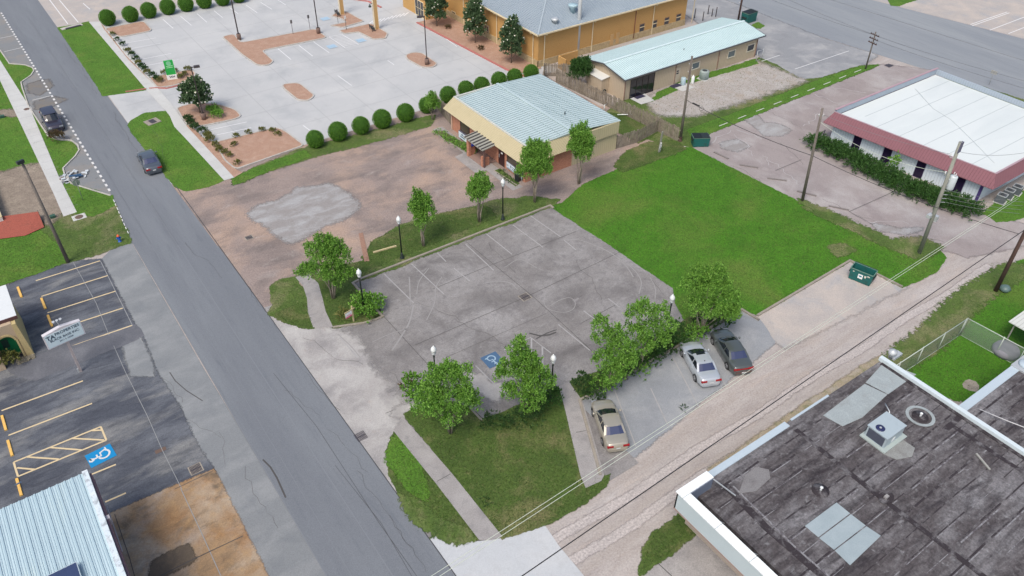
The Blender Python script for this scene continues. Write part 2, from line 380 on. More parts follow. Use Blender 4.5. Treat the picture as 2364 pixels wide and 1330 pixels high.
# dirt lot
sheet('dirt_lot', [(13.3, 53.8), (13.0, 79.6), (20., 79.6), (62., 79.6), (62.2, 68.), (66., 66.), (66.5, 56.), (56., 55.4), (43.2, 52.2), (13.3, 52.)], DIRT, 2)
sheet('dirt_lot', [(585, 495), (600, 482), (640, 470), (690, 440), (755, 428), (795, 452), (815, 478), (790, 500), (740, 520), (690, 552), (672, 558), (655, 545), (630, 530), (610, 512)], OLDCON, 3, rag=0.3, soft=1.5)
# main lot
sheet('parking_lot', [(13.3, 24.), (13.3, 55.), (22., 53.9), (43.3, 53.6), (44.4, 36.8), (45.6, 31.), (28.6, 31.), (28.5, 24.)], LOT, 3)
sheet('driveway', [(620, 728), (690, 752), (740, 760), (800, 780), (840, 850), (870, 890), (905, 925), (915, 950), (905, 985), (893, 1030), (895, 1065), (905, 1105), (925, 1145), (955, 1200), (896, 1117)], DRIVE, 4, rag=0.12, soft=2.05)
sheet('driveway', [(910, 958), (925, 945), (985, 925), (1000, 905), (1015, 925), (960, 950), (935, 965)], DRIVE, 5, rag=0.12, soft=0.82)
# pale patches by the south trees
sheet('parking_lot', [(1085, 868), (1120, 872), (1128, 890), (1150, 888), (1158, 900), (1148, 918), (1110, 902), (1080, 892)], DRIVE, 5, rag=0.12, soft=1.00)
# alley lot
sheet('parking_lot', [(1340, 925), (1712, 718), (1812, 768), (1400, 1099), (1385, 1096)], BAYCON, 2, rag=0.08, soft=0.58)
sheet('parking_lot', [(1752, 733), (1962, 604), (2083, 662), (1812, 800), (1790, 785)], TANCON, 2, rag=0.12, soft=0.82)
# lot by the maroon building
sheet('parking_lot', [(1600, 342), (1640, 308), (2040, 150), (2160, 165), (106.3, 51.), (107., 47.), (97., 47.5), (78., 46.8), (79.5, 28.2), (2330, 512), (2364, 520), (2380, 560), (2230, 590), (2180, 575), (2115, 590), (1850, 470)], RCON, 2, rag=0.12, soft=0.82)
for pl in ([(1720, 272), (1745, 268), (1760, 285), (1800, 290), (1820, 300), (1800, 310), (1765, 312), (1755, 298)], [(1668, 332), (1700, 325), (1725, 338), (1700, 347), (1672, 342)], [(2020, 520), (2080, 532), (2125, 528), (2090, 538), (2030, 530)]):
    sheet('parking_lot', pl, OLDCON, 3, rag=0.12, soft=1.00)
# grey driveway behind the long tan building, road side
sheet('driveway', [(91., 67.), (92., 77.), (95., 90.), (103.3, 90.), (103.3, 66.), (104.6, 58.5), (1960, 170), (1900, 180), (1850, 186), (1760, 140)], surf('old_asphalt', (.25, .26, .27), [((.38, .38, .375), .25, .46, .7, .85), ((.2, .205, .215), .6, .5, .75, .6)], grain=.15, fade='soft'), 2, rag=0.12, soft=1.00)
sheet('gravel_pad', [(1500, 232), (1590, 186), (1745, 146), (1846, 186), (1700, 232), (1600, 262), (1530, 262)], surf('pad_gravel', (.355, .325, .295), [((.43, .41, .39), .4, .45, .7, .8), ((.33, .27, .21), .6, .52, .75, .8)], gscale=14, grain=.3, fade='soft'), 4, rag=0.12, soft=2.05)
sheet('bare_ground', [(1640, 1088), (1780, 990), (1900, 908), (2035, 822), (2060, 850), (1900, 960), (1660, 1110)], surf('dry_verge', (.36, .30, .21), [((.15, .17, .06), 1.6, .48, .7, .8), ((.42, .38, .34), .8, .5, .7, .7)], grain=.35, fade='soft'), 1.5, rag=.1, soft=.5)
STAIN = surf('damp_stain', (.165, .162, .158), [((.19, .165, .13), .8, .45, .7, .8)], grain=.1, fade='soft')
for pl in ([(70, 195), (108, 185), (118, 200), (92, 218), (72, 212)], [(85, 236), (120, 226), (148, 230), (110, 248), (86, 252)]): sheet('parking_bay', pl, STAIN, 2.5, rag=.1, soft=.9)
# west side of the street
sheet('pavement', [(305, 562), (470, 850), (550, 983), (755, 1334), (620, 1345), (613, 1330), (550, 1190), (492, 1087), (430, 1000), (330, 800), (230, 602), (268, 565)], APRON, 2)
sheet('parking_lot', [(-60, 700), (0, 668), (80, 635), (158, 607), (230, 600), (248, 637), (268, 674), (286, 712), (306, 750), (330, 790), (352, 850), (410, 940), (440, 1010), (470, 1060), (492, 1087), (240, 1196), (-30., 40.), (-30., 62.)], BLACK, 3, rag=0.06, soft=0.51)
sheet('parking_lot', [(284, 780), (322, 780), (345, 835), (352, 868), (306, 864)], APRON, 4, rag=0.08, soft=0.58)
sheet('driveway', [(240, 1196), (492, 1087), (614, 1330), (660, 1400), (-3.2, 30.)], RUST, 4, rag=0.03, soft=0.40)
sheet('driveway', [(355, 1298), (385, 1282), (430, 1262), (448, 1290), (430, 1302), (398, 1318), (380, 1330), (350, 1330)], surf('oil_stain', (.12, .095, .07), [((.2, .15, .1), 1.2, .5, .7, .6)], fade='grit'), 5, rag=0.06, soft=0.51)
sheet('pavement', [(75, 832), (305, 758), (318, 775), (88, 868), (30, 850)], surf('grey_asphalt_strip', (.12, .125, .14), [((.17, .175, .19), .6, .45, .7, .8)], grain=.2), 5, rag=0.10, soft=0.65)
sheet('driveway', [(987, 1243), (1010, 1238), (1060, 1246), (1105, 1250), (1160, 1243), (1225, 1222), (1258, 1213), (1290, 1260), (1350, 1332), (1380, 1370), (1080, 1370)], surf('new_concrete', (.46, .48, .49), [((.52, .53, .53), .4, .45, .7, .6), ((.40, .41, .41), 1.2, .5, .7, .5)], grain=.08), 3)
sheet('pavement', [(1484, 1330), (1602, 1232), (1690, 1290), (1800, 1400), (1500, 1400)], OLDWALK, 3)

TRK = surf('wheel_track', (.44, .40, .375), [((.34, .31, .295), 1.2, .45, .7, .7, (.4, 2, 1))], gscale=7, grain=.35, fade='soft')
for yy, x0_, x1_ in ((20.6, 15., 70.), (22.4, 17., 74.), (19.7, 30., 60.)): sheet('wheel_track', [(x0_+i*2., yy+.22+.12*math.sin(i)) for i in range(int((x1_-x0_)/2))]+[(x0_+i*2., yy-.22+.12*math.sin(i)) for i in range(int((x1_-x0_)/2)-1, -1, -1)], TRK, .9, soft=.35)
# ------------------------------------------------------------------ grass
def grass(pts, mat, layer, rag=.2, z=None): return sheet('lawn', pts, mat, layer, min(rag, .15), keep='grass', z=z, step=.4, soft=.2+rag*1.6)
grass([(1272, 478), (1300, 470), (1345, 428), (1420, 395), (1500, 340), (1530, 335), (1596, 342), (1850, 470), (2050, 560), (2118, 590), (2170, 580), (2182, 596), (2160, 628), (2083, 664), (1962, 603), (1748, 728), (1712, 716), (1600, 770), (1560, 700), (1555, 665), (1412, 568)], LAWN, 5, .07)
sheet('lawn', [(1850, 466), (2000, 532), (2060, 560), (2130, 555), (2165, 570), (2130, 592), (2105, 590), (2040, 562)], DULL, 7, rag=0.12, soft=1.52)
grass([(1850, 478), (1880, 488), (1990, 540), (1940, 520)], DULL, 7, .3)
grass([(1915, 572), (1950, 566), (1970, 578), (1935, 592)], DULL, 7, .4)
grass([(1020, 497), (1160, 462), (1232, 458), (1290, 462), (1270, 476), (850, 640), (833, 640), (840, 615), (862, 560), (930, 520)], DULL, 5, .3)
grass([(846, 595), (870, 555), (960, 520), (1020, 497), (1120, 480), (1140, 500), (850, 620)], PARKG, 6, .4)
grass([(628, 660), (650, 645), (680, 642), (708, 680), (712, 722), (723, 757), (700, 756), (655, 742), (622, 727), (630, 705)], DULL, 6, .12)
grass([(640, 725), (700, 700), (712, 722), (723, 757), (700, 756), (655, 742), (640, 738)], PARKG, 7, .12)
grass([(720, 640), (780, 620), (850, 600), (850, 640), (815, 655), (880, 722), (884, 732), (840, 745), (770, 757), (745, 700), (738, 662)], PARKG, 6, .08)
grass([(935, 958), (955, 950), (1040, 930), (1085, 945), (1110, 972), (1160, 955), (1290, 893), (1318, 990), (1345, 1112), (1408, 1098), (1395, 1122), (1350, 1160), (1270, 1205), (1160, 1243), (1030, 1080), (958, 985)], PARKG, 6, .1)
grass([(909, 1000), (1003, 1113), (1106, 1246), (1060, 1250), (1005, 1232), (962, 1198), (925, 1145), (905, 1105), (895, 1070), (893, 1040)], PARKG, 6, .06)
sheet('lawn', [(912, 1010), (960, 1070), (985, 1150), (940, 1120), (900, 1060)], VERGE, 6.5, rag=.1, soft=.9)
sheet('lawn', [(925, 1148), (955, 1160), (1020, 1210), (1090, 1240), (1060, 1250), (1005, 1232), (962, 1198)], DULL, 7, rag=0.12, soft=1.00)
grass([(134, 64), (172, 58), (205, 50), (338, 208), (238, 222), (226, 200)], VERGE, 4, .06)
grass([(297, 290), (306, 277), (335, 262), (382, 257), (402, 292), (426, 318), (518, 417), (480, 432), (430, 441), (405, 432), (350, 360), (310, 312)], VERGE, 4, .08)
grass([(540, 413), (600, 385), (700, 345), (800, 320), (1000, 268), (990, 290), (850, 330), (720, 362), (600, 400), (545, 425)], DULL, 4, .45)
grass([(540, 413), (600, 387), (700, 350), (715, 360), (600, 402), (545, 425)], VERGE, 5, .3)
# west verges
grass([(175, 440), (256, 456), (290, 530), (300, 560), (232, 586), (155, 606), (70, 637), (0, 660), (-80, 700), (-80, 545), (0, 530), (100, 500), (125, 470), (147, 500), (178, 490)], DULL, 5, .12)
grass([(-60, 575), (0, 555), (90, 535), (140, 580), (150, 604), (70, 635), (0, 658), (-80, 695)], VERGE, 6, .3)
grass([(150, 426), (165, 424), (200, 437), (256, 454), (262, 475), (215, 500), (178, 491), (160, 450)], VERGE, 7, .15)
grass([(0, 117), (22, 149), (60, 151), (77, 161), (75, 170), (49, 191), (65, 245), (68, 250), (0, 142), (-40, 60)], VERGE, 4, .03)
grass([(66, 258), (74, 258), (112, 318), (130, 325), (166, 328), (181, 346), (174, 361), (145, 389), (150, 402), (134, 406)], VERGE, 4, .03)
grass([(-60, 60), (0, 186), (40, 255), (78, 320), (100, 372), (106, 402), (60, 395), (0, 408), (-60, 420)], VERGE, 4, .2)
sheet('bare_ground', [(-60, 420), (0, 405), (60, 388), (90, 382), (108, 402), (124, 450), (140, 490), (105, 515), (100, 505), (0, 528), (-60, 540)], BARE, 6, rag=0.12, soft=1.52)
sheet('bare_ground', [(0, 258), (30, 256), (38, 268), (0, 262)], BARE, 6, rag=0.12, soft=1.00)
# around the long tan building and behind the centre building
grass([(1440, 228), (1500, 235), (1590, 190), (1745, 150), (1752, 134), (1790, 150), (1850, 185), (1900, 180), (1990, 152), (2030, 150), (1640, 306), (1600, 340), (1530, 330), (1420, 300), (1400, 262)], DULL, 3, .2)
grass([(1590, 300), (1700, 262), (1900, 182), (1990, 154), (2028, 150), (1640, 306), (1602, 330)], VERGE, 5, .25)
grass([(1520, 215), (1600, 178), (1680, 158), (1742, 137), (1748, 147), (1600, 190), (1500, 236)], VERGE, 5, .15)
grass([(1395, 262), (1430, 265), (1520, 300), (1475, 330), (1420, 300)], PARKG, 5, .3)
grass([(1450, 350), (1500, 330), (1560, 328), (1580, 345), (1500, 375), (1440, 395), (1420, 385)], PARKG, 6, .3)
# east corner and the back yard by the flat roof
grass([(2400, 590), (2330, 618), (2240, 672), (2200, 705), (2150, 760), (2100, 800), (2055, 832), (2060, 870), (2400, 980), (2700, 800)], LAWN, 3, .35)
sheet('lawn', [(2330, 618), (2240, 672), (2200, 705), (2150, 760), (2100, 800), (2055, 832), (2085, 842), (2160, 790), (2215, 735), (2270, 680), (2370, 620)], DULL, 4, rag=0.12, soft=2.05)
grass([(2274, 494), (2300, 470), (2400, 430), (2400, 490), (2340, 508), (2300, 512)], VERGE, 4, .15)
grass([(1566, 1190), (1600, 1232), (1555, 1270), (1505, 1300), (1478, 1330), (1490, 1270), (1520, 1230)], PARKG, 4, .2)
grass([(110., 30.), (107.7, 40.), (106.6, 49.), (104.5, 47.), (105., 20.)], DULL, 3, .3)
grass([(2050, -4), (2125, -4), (2075, 14), (2058, 13)], VERGE, 3, .1)
grass([(1735, 60), (1750, 52), (1765, 60), (1755, 66), (1738, 64)], VERGE, 4, .1)

# ------------------------------------------------------------------ pavements
sheet('pavement', [(-60, 90), (0, 186), (60, 312), (126, 452), (147, 501), (178, 491), (135, 406), (68, 247), (0, 139), (-60, 40)], WALK, 8)
sheet('pavement', [(205, 51), (232, 51), (300, 128), (363, 203), (395, 240), (430, 291), (541, 411), (518, 418), (426, 318), (403, 294), (392, 268), (382, 256), (338, 208)], WALK, 8)
sheet('pavement', [(682, 641), (712, 634), (735, 655), (745, 690), (752, 720), (769, 756), (723, 757), (711, 722), (709, 690), (700, 662)], OLDWALK, 8)
sheet('pavement', [(929, 961), (940, 975), (1044, 1095), (1160, 1240), (1135, 1248), (1106, 1248), (1003, 1113), (909, 997)], OLDWALK, 9)
sheet('pavement', [(1290, 892), (1314, 884), (1345, 927), (1395, 1098), (1388, 1112), (1352, 1128), (1340, 1100), (1305, 950)], OLDWALK, 9)
sheet('pavement', [(43.2, 74.5), (43.2, 58.2), (41.9, 58.2), (41.9, 63.2), (40.6, 63.4), (40.6, 67.6), (41.9, 67.8), (41.9, 74.5)], OLDWALK, 6)
sheet('pavement', [(1453, 228), (1483, 213), (1511, 233), (1480, 242)], WALK, 7); sheet('pavement', [(1545, 199), (1580, 190), (1602, 203), (1575, 212)], WALK, 7)
# brick edging between the lamp and the tree
sheet('pavement', [(828, 540), (838, 538), (853, 604), (841, 605)], surf('brick_path', (.30, .18, .13), [((.2, .12, .09), 2, .5, .7, .6)], grain=.3), 8)
# mulch beds (raised inside their kerbs)
def bed(pts, closed=True, kh=.13, kmat=KERB, open_=None):
    sheet('mulch_bed', pts, MULCH, 0, z=.09)
    k = MB(); kerb(k, pts if open_ is None else open_, .17, kh, closed and open_ is None)
    k.build('kerb', kmat, kind='structure')
def rnd(pts, r=.6):
    P = [W(p) for p in pts]; out = []; n = len(P)
    for i, p in enumerate(P):
        a = (P[i-1]-p); b = (P[(i+1) % n]-p); rr = min(r, a.length*.45, b.length*.45)
        A = p+a.normalized()*rr; B = p+b.normalized()*rr
        for t in (0, .25, .5, .75, 1): out.append((A*(1-t)**2 + p*2*t*(1-t) + B*t*t).to_tuple()[:2])
    return [(float(x), float(y)) for x, y in out]
bed(rnd([(240, 68), (332, 50), (352, 72), (277, 87)], .8))
bed(rnd([(364, 204), (345, 181), (440, 162), (452, 170), (444, 186), (400, 199)], .5))
bed(rnd([(407, 250), (450, 239), (500, 241), (545, 255), (557, 270), (540, 277), (462, 293), (432, 290)], .8))
bed(rnd([(497, 330), (600, 305), (640, 296), (660, 305), (702, 337), (545, 392), (520, 372)], .6))
bed(rnd([(652, 196), (690, 192), (727, 222), (712, 234), (688, 232), (655, 205)], 1.2))
bed(rnd([(936, 128), (955, 122), (975, 124), (1010, 148), (1000, 157), (975, 157), (940, 138)], 1.0))
bed(rnd([(513, 86), (540, 80), (556, 100), (728, 68), (755, 88), (605, 118), (632, 143), (620, 152), (595, 152), (560, 128)], .7))
bed(rnd([(765, 38), (780, 29), (800, 28), (840, 50), (790, 65), (762, 60), (800, 53), (790, 45)], .4))
bed(rnd([(783, 72), (850, 57), (860, 57), (895, 78), (890, 90), (862, 92), (828, 75), (795, 79)], .4))
sheet('mulch_bed', [(963, 53), (1000, 44), (1060, 30), (1250, 158), (1215, 172), (1170, 162)], MULCH, 0, z=.09)
k = MB(); kerb(k, [(963, 53), (1170, 162), (1215, 178)], .3, .13); k.build('kerb', REDK, kind='structure')
k = MB(); kerb(k, [(725, -2), (800, -3), (850, 4), (880, 18)], .3, .13); k.build('kerb', REDK, kind='structure')
sheet('mulch_bed', [(232, 52), (240, 68), (296, 138), (364, 204), (372, 212), (358, 198), (290, 128)], MULCH, 9)
sheet('mulch_bed', [(430, 291), (438, 288), (470, 320), (497, 330), (530, 380), (545, 392), (560, 400), (541, 411)], MULCH, 9)
k = MB(); kerb(k, [(345, 205), (364, 204), (385, 205), (440, 192)], .17, .13); kerb(k, [(290, 213), (338, 206)], .17, .12); k.build('kerb', REDK, kind='structure')
# other kerbs
k = MB()
kerb(k, [(0, 116), (22, 148), (58, 151), (75, 157), (79, 164), (72, 175), (49, 191), (52, 205), (66, 246), (112, 316), (130, 322), (164, 325), (180, 336), (183, 348), (174, 362), (146, 390), (150, 405), (165, 425), (200, 436), (256, 453)], .15, .12)
k.build('kerb', KERB, kind='structure')
k = MB(); kerb(k, [(884, 733), (815, 655), (836, 644), (1270, 476), (1278, 482)], .2, .15)
kerb(k, [(769, 757), (840, 747), (870, 738), (887, 730)], .2, .12)
k.build('kerb', KERBD, kind='structure')
k = MB(); kerb(k, [(1386, 1098), (1338, 926), (1560, 803), (1712, 716), (1752, 740)], .2, .15)
kerb(k, [(1748, 730), (1962, 603), (2083, 664)], .2, .15); kerb(k, [(1085, 942), (1112, 972)], .15, .1)
k.build('kerb', KERBD, kind='structure')
k = MB(); kerb(k, [(1003, 304), (1020, 320), (1085, 358), (1105, 349)], .12, .1); kerb(k, [(1140, 395), (1195, 430)], .12, .1); k.build('kerb', KERBD, kind='structure')
sheet('planting_strip', [(1003, 304), (1022, 303), (1103, 348), (1085, 358), (1020, 320)], DULL, 0, z=.06, keep='bed'); sheet('planting_strip', [(1140, 395), (1155, 390), (1200, 425), (1190, 432)], DULL, 0, z=.06, keep='bed')

# planting strip between the two car parks
sheet('planting_strip', [(1316, 882), (1338, 924), (1560, 801), (1712, 714), (1640, 712), (1590, 735), (1545, 770), (1440, 830), (1370, 862)], PARKG, 7, rag=.1, soft=.3, keep='grass')
def smooth(p, n=6):
    P = [W(q) for q in p]; P = [P[0]*2-P[1]]+P+[P[-1]*2-P[-2]]; out = []
    for i in range(1, len(P)-2):
        a, b_, c, d = P[i-1:i+3]
        for k in range(n):
            t = k/n; out.append(.5*((2*b_)+(c-a)*t+(2*a-5*b_+4*c-d)*t*t+(3*b_-a-3*c+d)*t**3))
    return out+[P[-2]]
def crack(m, a, b_, wid, z, wob=.5, seed=0):
    r = random.Random(seed); A, B = W(a), W(b_); d = B-A; L = d.length; nr = Vector((-d.y, d.x, 0)).normalized(); n = max(4, int(L/.5)); o = 0; pts = []
    for i in range(n+1): o = o*.8+r.uniform(-1, 1)*wob*.35; pts.append(A+d*(i/n)+nr*o)
    for i in range(0, n-1, 2): strip(m, pts[i:i+3], wid*r.uniform(.5, 1.2), z)
# ------------------------------------------------------------------ markings and joints
m = MB()
def dash_line(m, a, b, n, wid, z, duty=.5):
    A, B = W(a), W(b)
    for i in range(n):
        strip(m, [A.lerp(B, i/n), A.lerp(B, (i+duty)/n)], wid, z)
dash_line(m, (3, 30), (257, 447), 56, .22, .016)
for a, b in (((0, 89), (34, 82)), ((10, 120), (52, 110)), ((75, 232), (115, 222))): strip(m, [a, b], .1, .016)
strip(m, [arcp for arcp in [(float(5.2+.6*math.cos(t)), float(143.6+.6*math.sin(t))) for t in [i*.4 for i in range(17)]]], .14, .016)
for i in range(9): strip(m, [(262+i*4, 462+i*9), (264+i*4, 467+i*9)] if i % 2 else [(262+i*4, 462+i*9), (265+i*4, 468+i*9)], .08, .03)
m.build('road_marking', WHITE, kind='structure')
m = MB()
for a, b in (((83, 649), (231, 603)), ((96, 685), (249, 637)), ((110, 723), (267, 673)), ((185, 744), (284, 712)), ((143, 808), (305, 752)), ((4, 949), (192, 880)), ((20, 1006), (213, 932)), ((212, 1096), (268, 1073)), ((243, 1160), (291, 1139)), ((212, 1060), (215, 1059))):
    strip(m, [a, b], .13, .020)
q = [(32, 1068), (233, 986), (246, 1017), (42, 1101)]
for i in range(4): strip(m, [q[i], q[(i+1) % 4]], .13, .021 if i % 2 else .022)
for a, b in (((40, 1081), (82, 1085)), ((64, 1056), (136, 1061)), ((116, 1034), (190, 1040)), ((168, 1013), (240, 1017)), ((213, 995), (237, 994))): strip(m, [a, b], .13, .024)
m.build('parking_marking', YEL, kind='structure')
m = MB()
for a, b in (((888, 634), (955, 700)), ((950, 610), (1025, 680)), ((1010, 585), (1030, 605)), ((1048, 620), (1085, 650)), ((1075, 565), (1140, 625)), ((1122, 540), (1182, 588)), ((1184, 520), (1254, 572)), ((1226, 500), (1295, 548)),
             ((1289, 750), (1362, 810)), ((1347, 718), (1382, 745)), ((1404, 690), (1430, 710)), ((1098, 845), (1172, 918)), ((1302, 555), (1330, 578)), ((785, 780), (825, 825))):
    strip(m, [a, b], .1, .020)
strip(m, [(1163, 809), (1225, 780), (1272, 816)], .1, .021); strip(m, [(1227, 782), (1227, 815)], .14, .022); strip(m, [(1252, 802), (1253, 850)], .14, .022)
for a, b in (((1419, 902), (1468, 1031)), ((1502, 897), (1543, 985)), ((1551, 821), (1613, 940)), ((1640, 835), (1675, 890)), ((1722, 833), (1740, 855))): strip(m, [a, b], .09, .016)
m.build('parking_marking', FADED, kind='structure')
m = MB()
for a, b in (((376, 45), (400, 66)), ((417, 38), (442, 59)), ((455, 32), (478, 52)), ((494, 25), (514, 41)), ((568, 12), (594, 30)), ((602, 6), (628, 22)), ((638, -2), (660, 12)), ((530, 18), (550, 32)), ((724, 97), (760, 122)), ((690, 105), (722, 130)), ((642, 113), (672, 138)), ((780, 175), (812, 198)), ((700, 290), (720, 305)), ((1030, 90), (1055, 108)), ((895, 140), (910, 150)),
             ((290, 100), (360, 88)), ((300, 113), (372, 100)), ((318, 139), (395, 124)), ((332, 153), (412, 138)), ((500, 312), (580, 295)), ((486, 300), (570, 282))): strip(m, [a, b], .1, .012)
for i in range(9):
    t = i/9; strip(m, [W((760, 85)).lerp(W((797, 110)), t), W((790, 80)).lerp(W((828, 103)), t)], .08, .012)
strip(m, [(760, 86), (797, 111), (828, 103), (790, 80)], .1, .013)
for i in range(10): strip(m, [(851+i*9, 56-int(i*2.2)), (862+i*9, 48-int(i*2.2))], .2, .012)
for a, b in (((113, -2), (157, 56)), ((135, -2), (181, 52)), ((192, 8), (208, 22))): strip(m, [a, b], .12, .012)
for a, b in (((2240, 57), (2325, 28)), ((2244, 60), (2330, 30)), ((2285, 70), (2364, 40)), ((2328, 78), (2364, 64))): strip(m, [a, b], .14, .012)
for a, b in (((1758, 142), (1800, 128)), ((1835, 160), (1960, 118))): strip(m, [a, b], .1, .018)
m.build('parking_marking', plain('pale_marking', (.68, .69, .69), .8), kind='structure')
m = MB()
for i in range(9):      # short white blocks along the grass edge
    a = W((1660, 292)).lerp(W((1972, 168)), i/8); strip(m, [a, a+Vector((1.5, .02, 0))], .12, .03)
m.build('road_marking', plain('block_white', (.55, .56, .50), .8), kind='structure')
m = MB()
for a, b in (((885, 730), (990, 845)), ((990, 845), (1115, 968)), ((957, 798), (1215, 686)), ((1215, 686), (1430, 583)), ((1075, 558), (1230, 685)), ((1230, 685), (1420, 860)), ((1000, 668), (1110, 622)), ((1110, 622), (1330, 535)), ((1340, 748), (1420, 705)), ((890, 955), (940, 935))):
    strip(m, [a, b], .045, .019)
strip(m, [(1262, 724), (1030, 826)], .03, .019)
for p in ([(1222, 770), (1245, 776), (1268, 774), (1284, 768)], ): strip(m, p, .16, .0215)
strip(m, [(1238, 783), (1262, 770), (1285, 762)], .10, .0225)
for a, b in (((1009, 1113), (1040, 1096)), ((1330, 1000), (1352, 996)), ((1960, 490), (2060, 445)), ((1790, 395), (1850, 370)), ((1964, 492), (2015, 520))): strip(m, [a, b], .04, .042)
strip(m, [(392, 860), (405, 880), (430, 902), (468, 926)], .07, .013); strip(m, [(607, 1062), (625, 1080), (640, 1105), (660, 1150)], .12, .0262)
strip(m, [(404, 1130), (492, 1088)], .05, .021); strip(m, [(372, 1330), (430, 1300), (562, 1238)], .06, .026); strip(m, [(265, 1188), (300, 1290), (330, 1400)], .04, .027)
strip(m, [(1480, 1265), (1550, 1330), (1590, 1380)], .06, .018)
m.build('paving_joint', JOINT, kind='structure')
m = MB()
P1 = lambda i: (170+i*4, 605+i*11)
strip(m, [(168, 604), (222, 700), (250, 770), (290, 860), (340, 960), (375, 1040), (420, 1130)], .04, .0205)
strip(m, [(418, 1130), (465, 1230), (510, 1330)], .05, .026)
strip(m, [(232, 603), (306, 752), (330, 792)], .05, .0195)
m.build('paving_joint', JOINTP, kind='structure')
m = MB()
for x in (17.6, 22.6, 27.6, 33., 38.4, 44., 50., 56., 61.): strip(m, [(x, 79.6), (x, 130.8)], .05, .0085)
for y in (84.5, 90., 95.5, 101., 106.5, 112., 118., 124.): strip(m, [(14., y), (60., y)], .05, .0095)
for t in range(22): strip(m, [(2.75, 81.+1.8*t), (4.05, 81.+1.8*t)], .025, .037)
for t in range(14): strip(m, [(17.6, 104.+1.8*t), (18.5, 104.+1.8*t)], .025, .037)
for t in range(6): strip(m, [(17.95, 78.2+1.8*t), (18.8, 78.2+1.8*t)], .025, .037)
m.build('paving_joint', surf('fine_joint', (.33, .335, .34), grain=0, bump=0), kind='structure')
m = MB()     # tyre marks
for p, wd in (([(945, 640), (947, 690), (948, 705)], .16), ([(955, 705), (945, 745), (925, 780), (905, 810)], .2), ([(1020, 640), (1006, 665), (1003, 700), (985, 740)], .12), ([(990, 620), (968, 650), (962, 680)], .12),
              ([(1115, 655), (1150, 650), (1180, 655), (1195, 670)], .14), ([(1300, 553), (1340, 556), (1380, 570), (1415, 588), (1445, 615), (1462, 640)], .14), ([(1422, 592), (1460, 620), (1480, 650), (1475, 680)], .12), ([(1258, 680), (1256, 700), (1268, 715), (1300, 722), (1322, 715), (1328, 700), (1315, 688), (1290, 695), (1268, 708)], .09),
              ([(1500, 640), (1512, 665), (1512, 695)], .12), ([(1165, 618), (1200, 600), (1240, 620)], .1), ([(780, 772), (810, 800), (835, 830)], .12), ([(860, 790), (905, 770), (940, 760)], .1)):
    strip(m, smooth(p), wd*.75, .0205)
m.build('tyre_mark', SKID, kind='structure')
m = MB()   # asphalt seams in the street
strip(m, [(10.1, 20.), (10.1, 75.), (9.9, 140.)], .06, .026); strip(m, [(6.75, 28.), (6.75, 71.)], .07, .027); strip(m, [(8.0, 20.), (8.1, 50.), (7.9, 140.)], .03, .0265)
strip(m, [W(G(290, 213)), W(G(322, 262))], .05, .026) if False else None
m.build('road_seam', surf('seam', (.19, .205, .225), grain=0, bump=0), kind='structure')
m = MB(); strip(m, [(13.28, 20.), (13.27, 53.), (13.25, 79.)], .07, .021); strip(m, [(11.4, 20.), (11.2, 30.), (11.35, 40.), (10.9, 47.)], .03, .027); strip(m, [(10.95, 24.), (11.3, 30.), (10.9, 36.)], .025, .0275); m.build('road_seam', SKIDD, kind='structure')

m = MB()
for i, (a, b_) in enumerate((((700, 860), (790, 960)), ((760, 990), (850, 1090)), ((820, 1090), (960, 1280)), ((560, 640), (640, 760)), ((430, 560), (520, 640)), ((350, 300), (420, 460)), ((260, 260), (330, 380)), ((150, 100), (230, 220)), ((660, 900), (740, 960)), ((900, 1190), (990, 1320)))): crack(m, a, b_, .02, .0272, .5, i)
for i, (a, b_) in enumerate((((330, 840), (420, 930)), ((420, 960), (520, 1020)), ((560, 1080), (640, 1220)), ((500, 1000), (520, 1090)))): crack(m, a, b_, .02, .0125, .6, 20+i)
for i, (a, b_) in enumerate((((900, 860), (1010, 950)), ((1130, 560), (1190, 640)), ((1330, 600), (1400, 690)), ((1060, 740), (1180, 800)), ((700, 780), (840, 840)), ((1500, 640), (1560, 690)), ((960, 700), (1060, 740)))): crack(m, a, b_, .03, .0195, .7, 40+i)
for i, (a, b_) in enumerate((((1640, 360), (1760, 420)), ((1800, 330), (1860, 380)), ((1980, 500), (2180, 560)), ((1900, 460), (1990, 500)), ((1760, 250), (1850, 300)))): crack(m, a, b_, .035, .0125, .8, 60+i)
m.build('pavement_crack', JOINT, kind='structure')
m = MB()
for i, (a, b_) in enumerate((((1640, 330), (1700, 300)), ((1700, 300), (1760, 320)), ((1700, 310), (1730, 360)), ((1760, 360), (1790, 385)), ((1600, 350), (1660, 400)), ((1850, 290), (1900, 262)), ((1880, 220), (1960, 240)), ((1920, 200), (2010, 215)), ((2000, 510), (2100, 520)), ((1780, 370), (1850, 430)), ((1740, 230), (1800, 250)))): crack(m, a, b_, .09, .0128, 1.2, 80+i)
m.build('pavement_crack', plain('pale_crack_filler', (.40, .385, .375), .9, var=.3, kind='world'), kind='structure')
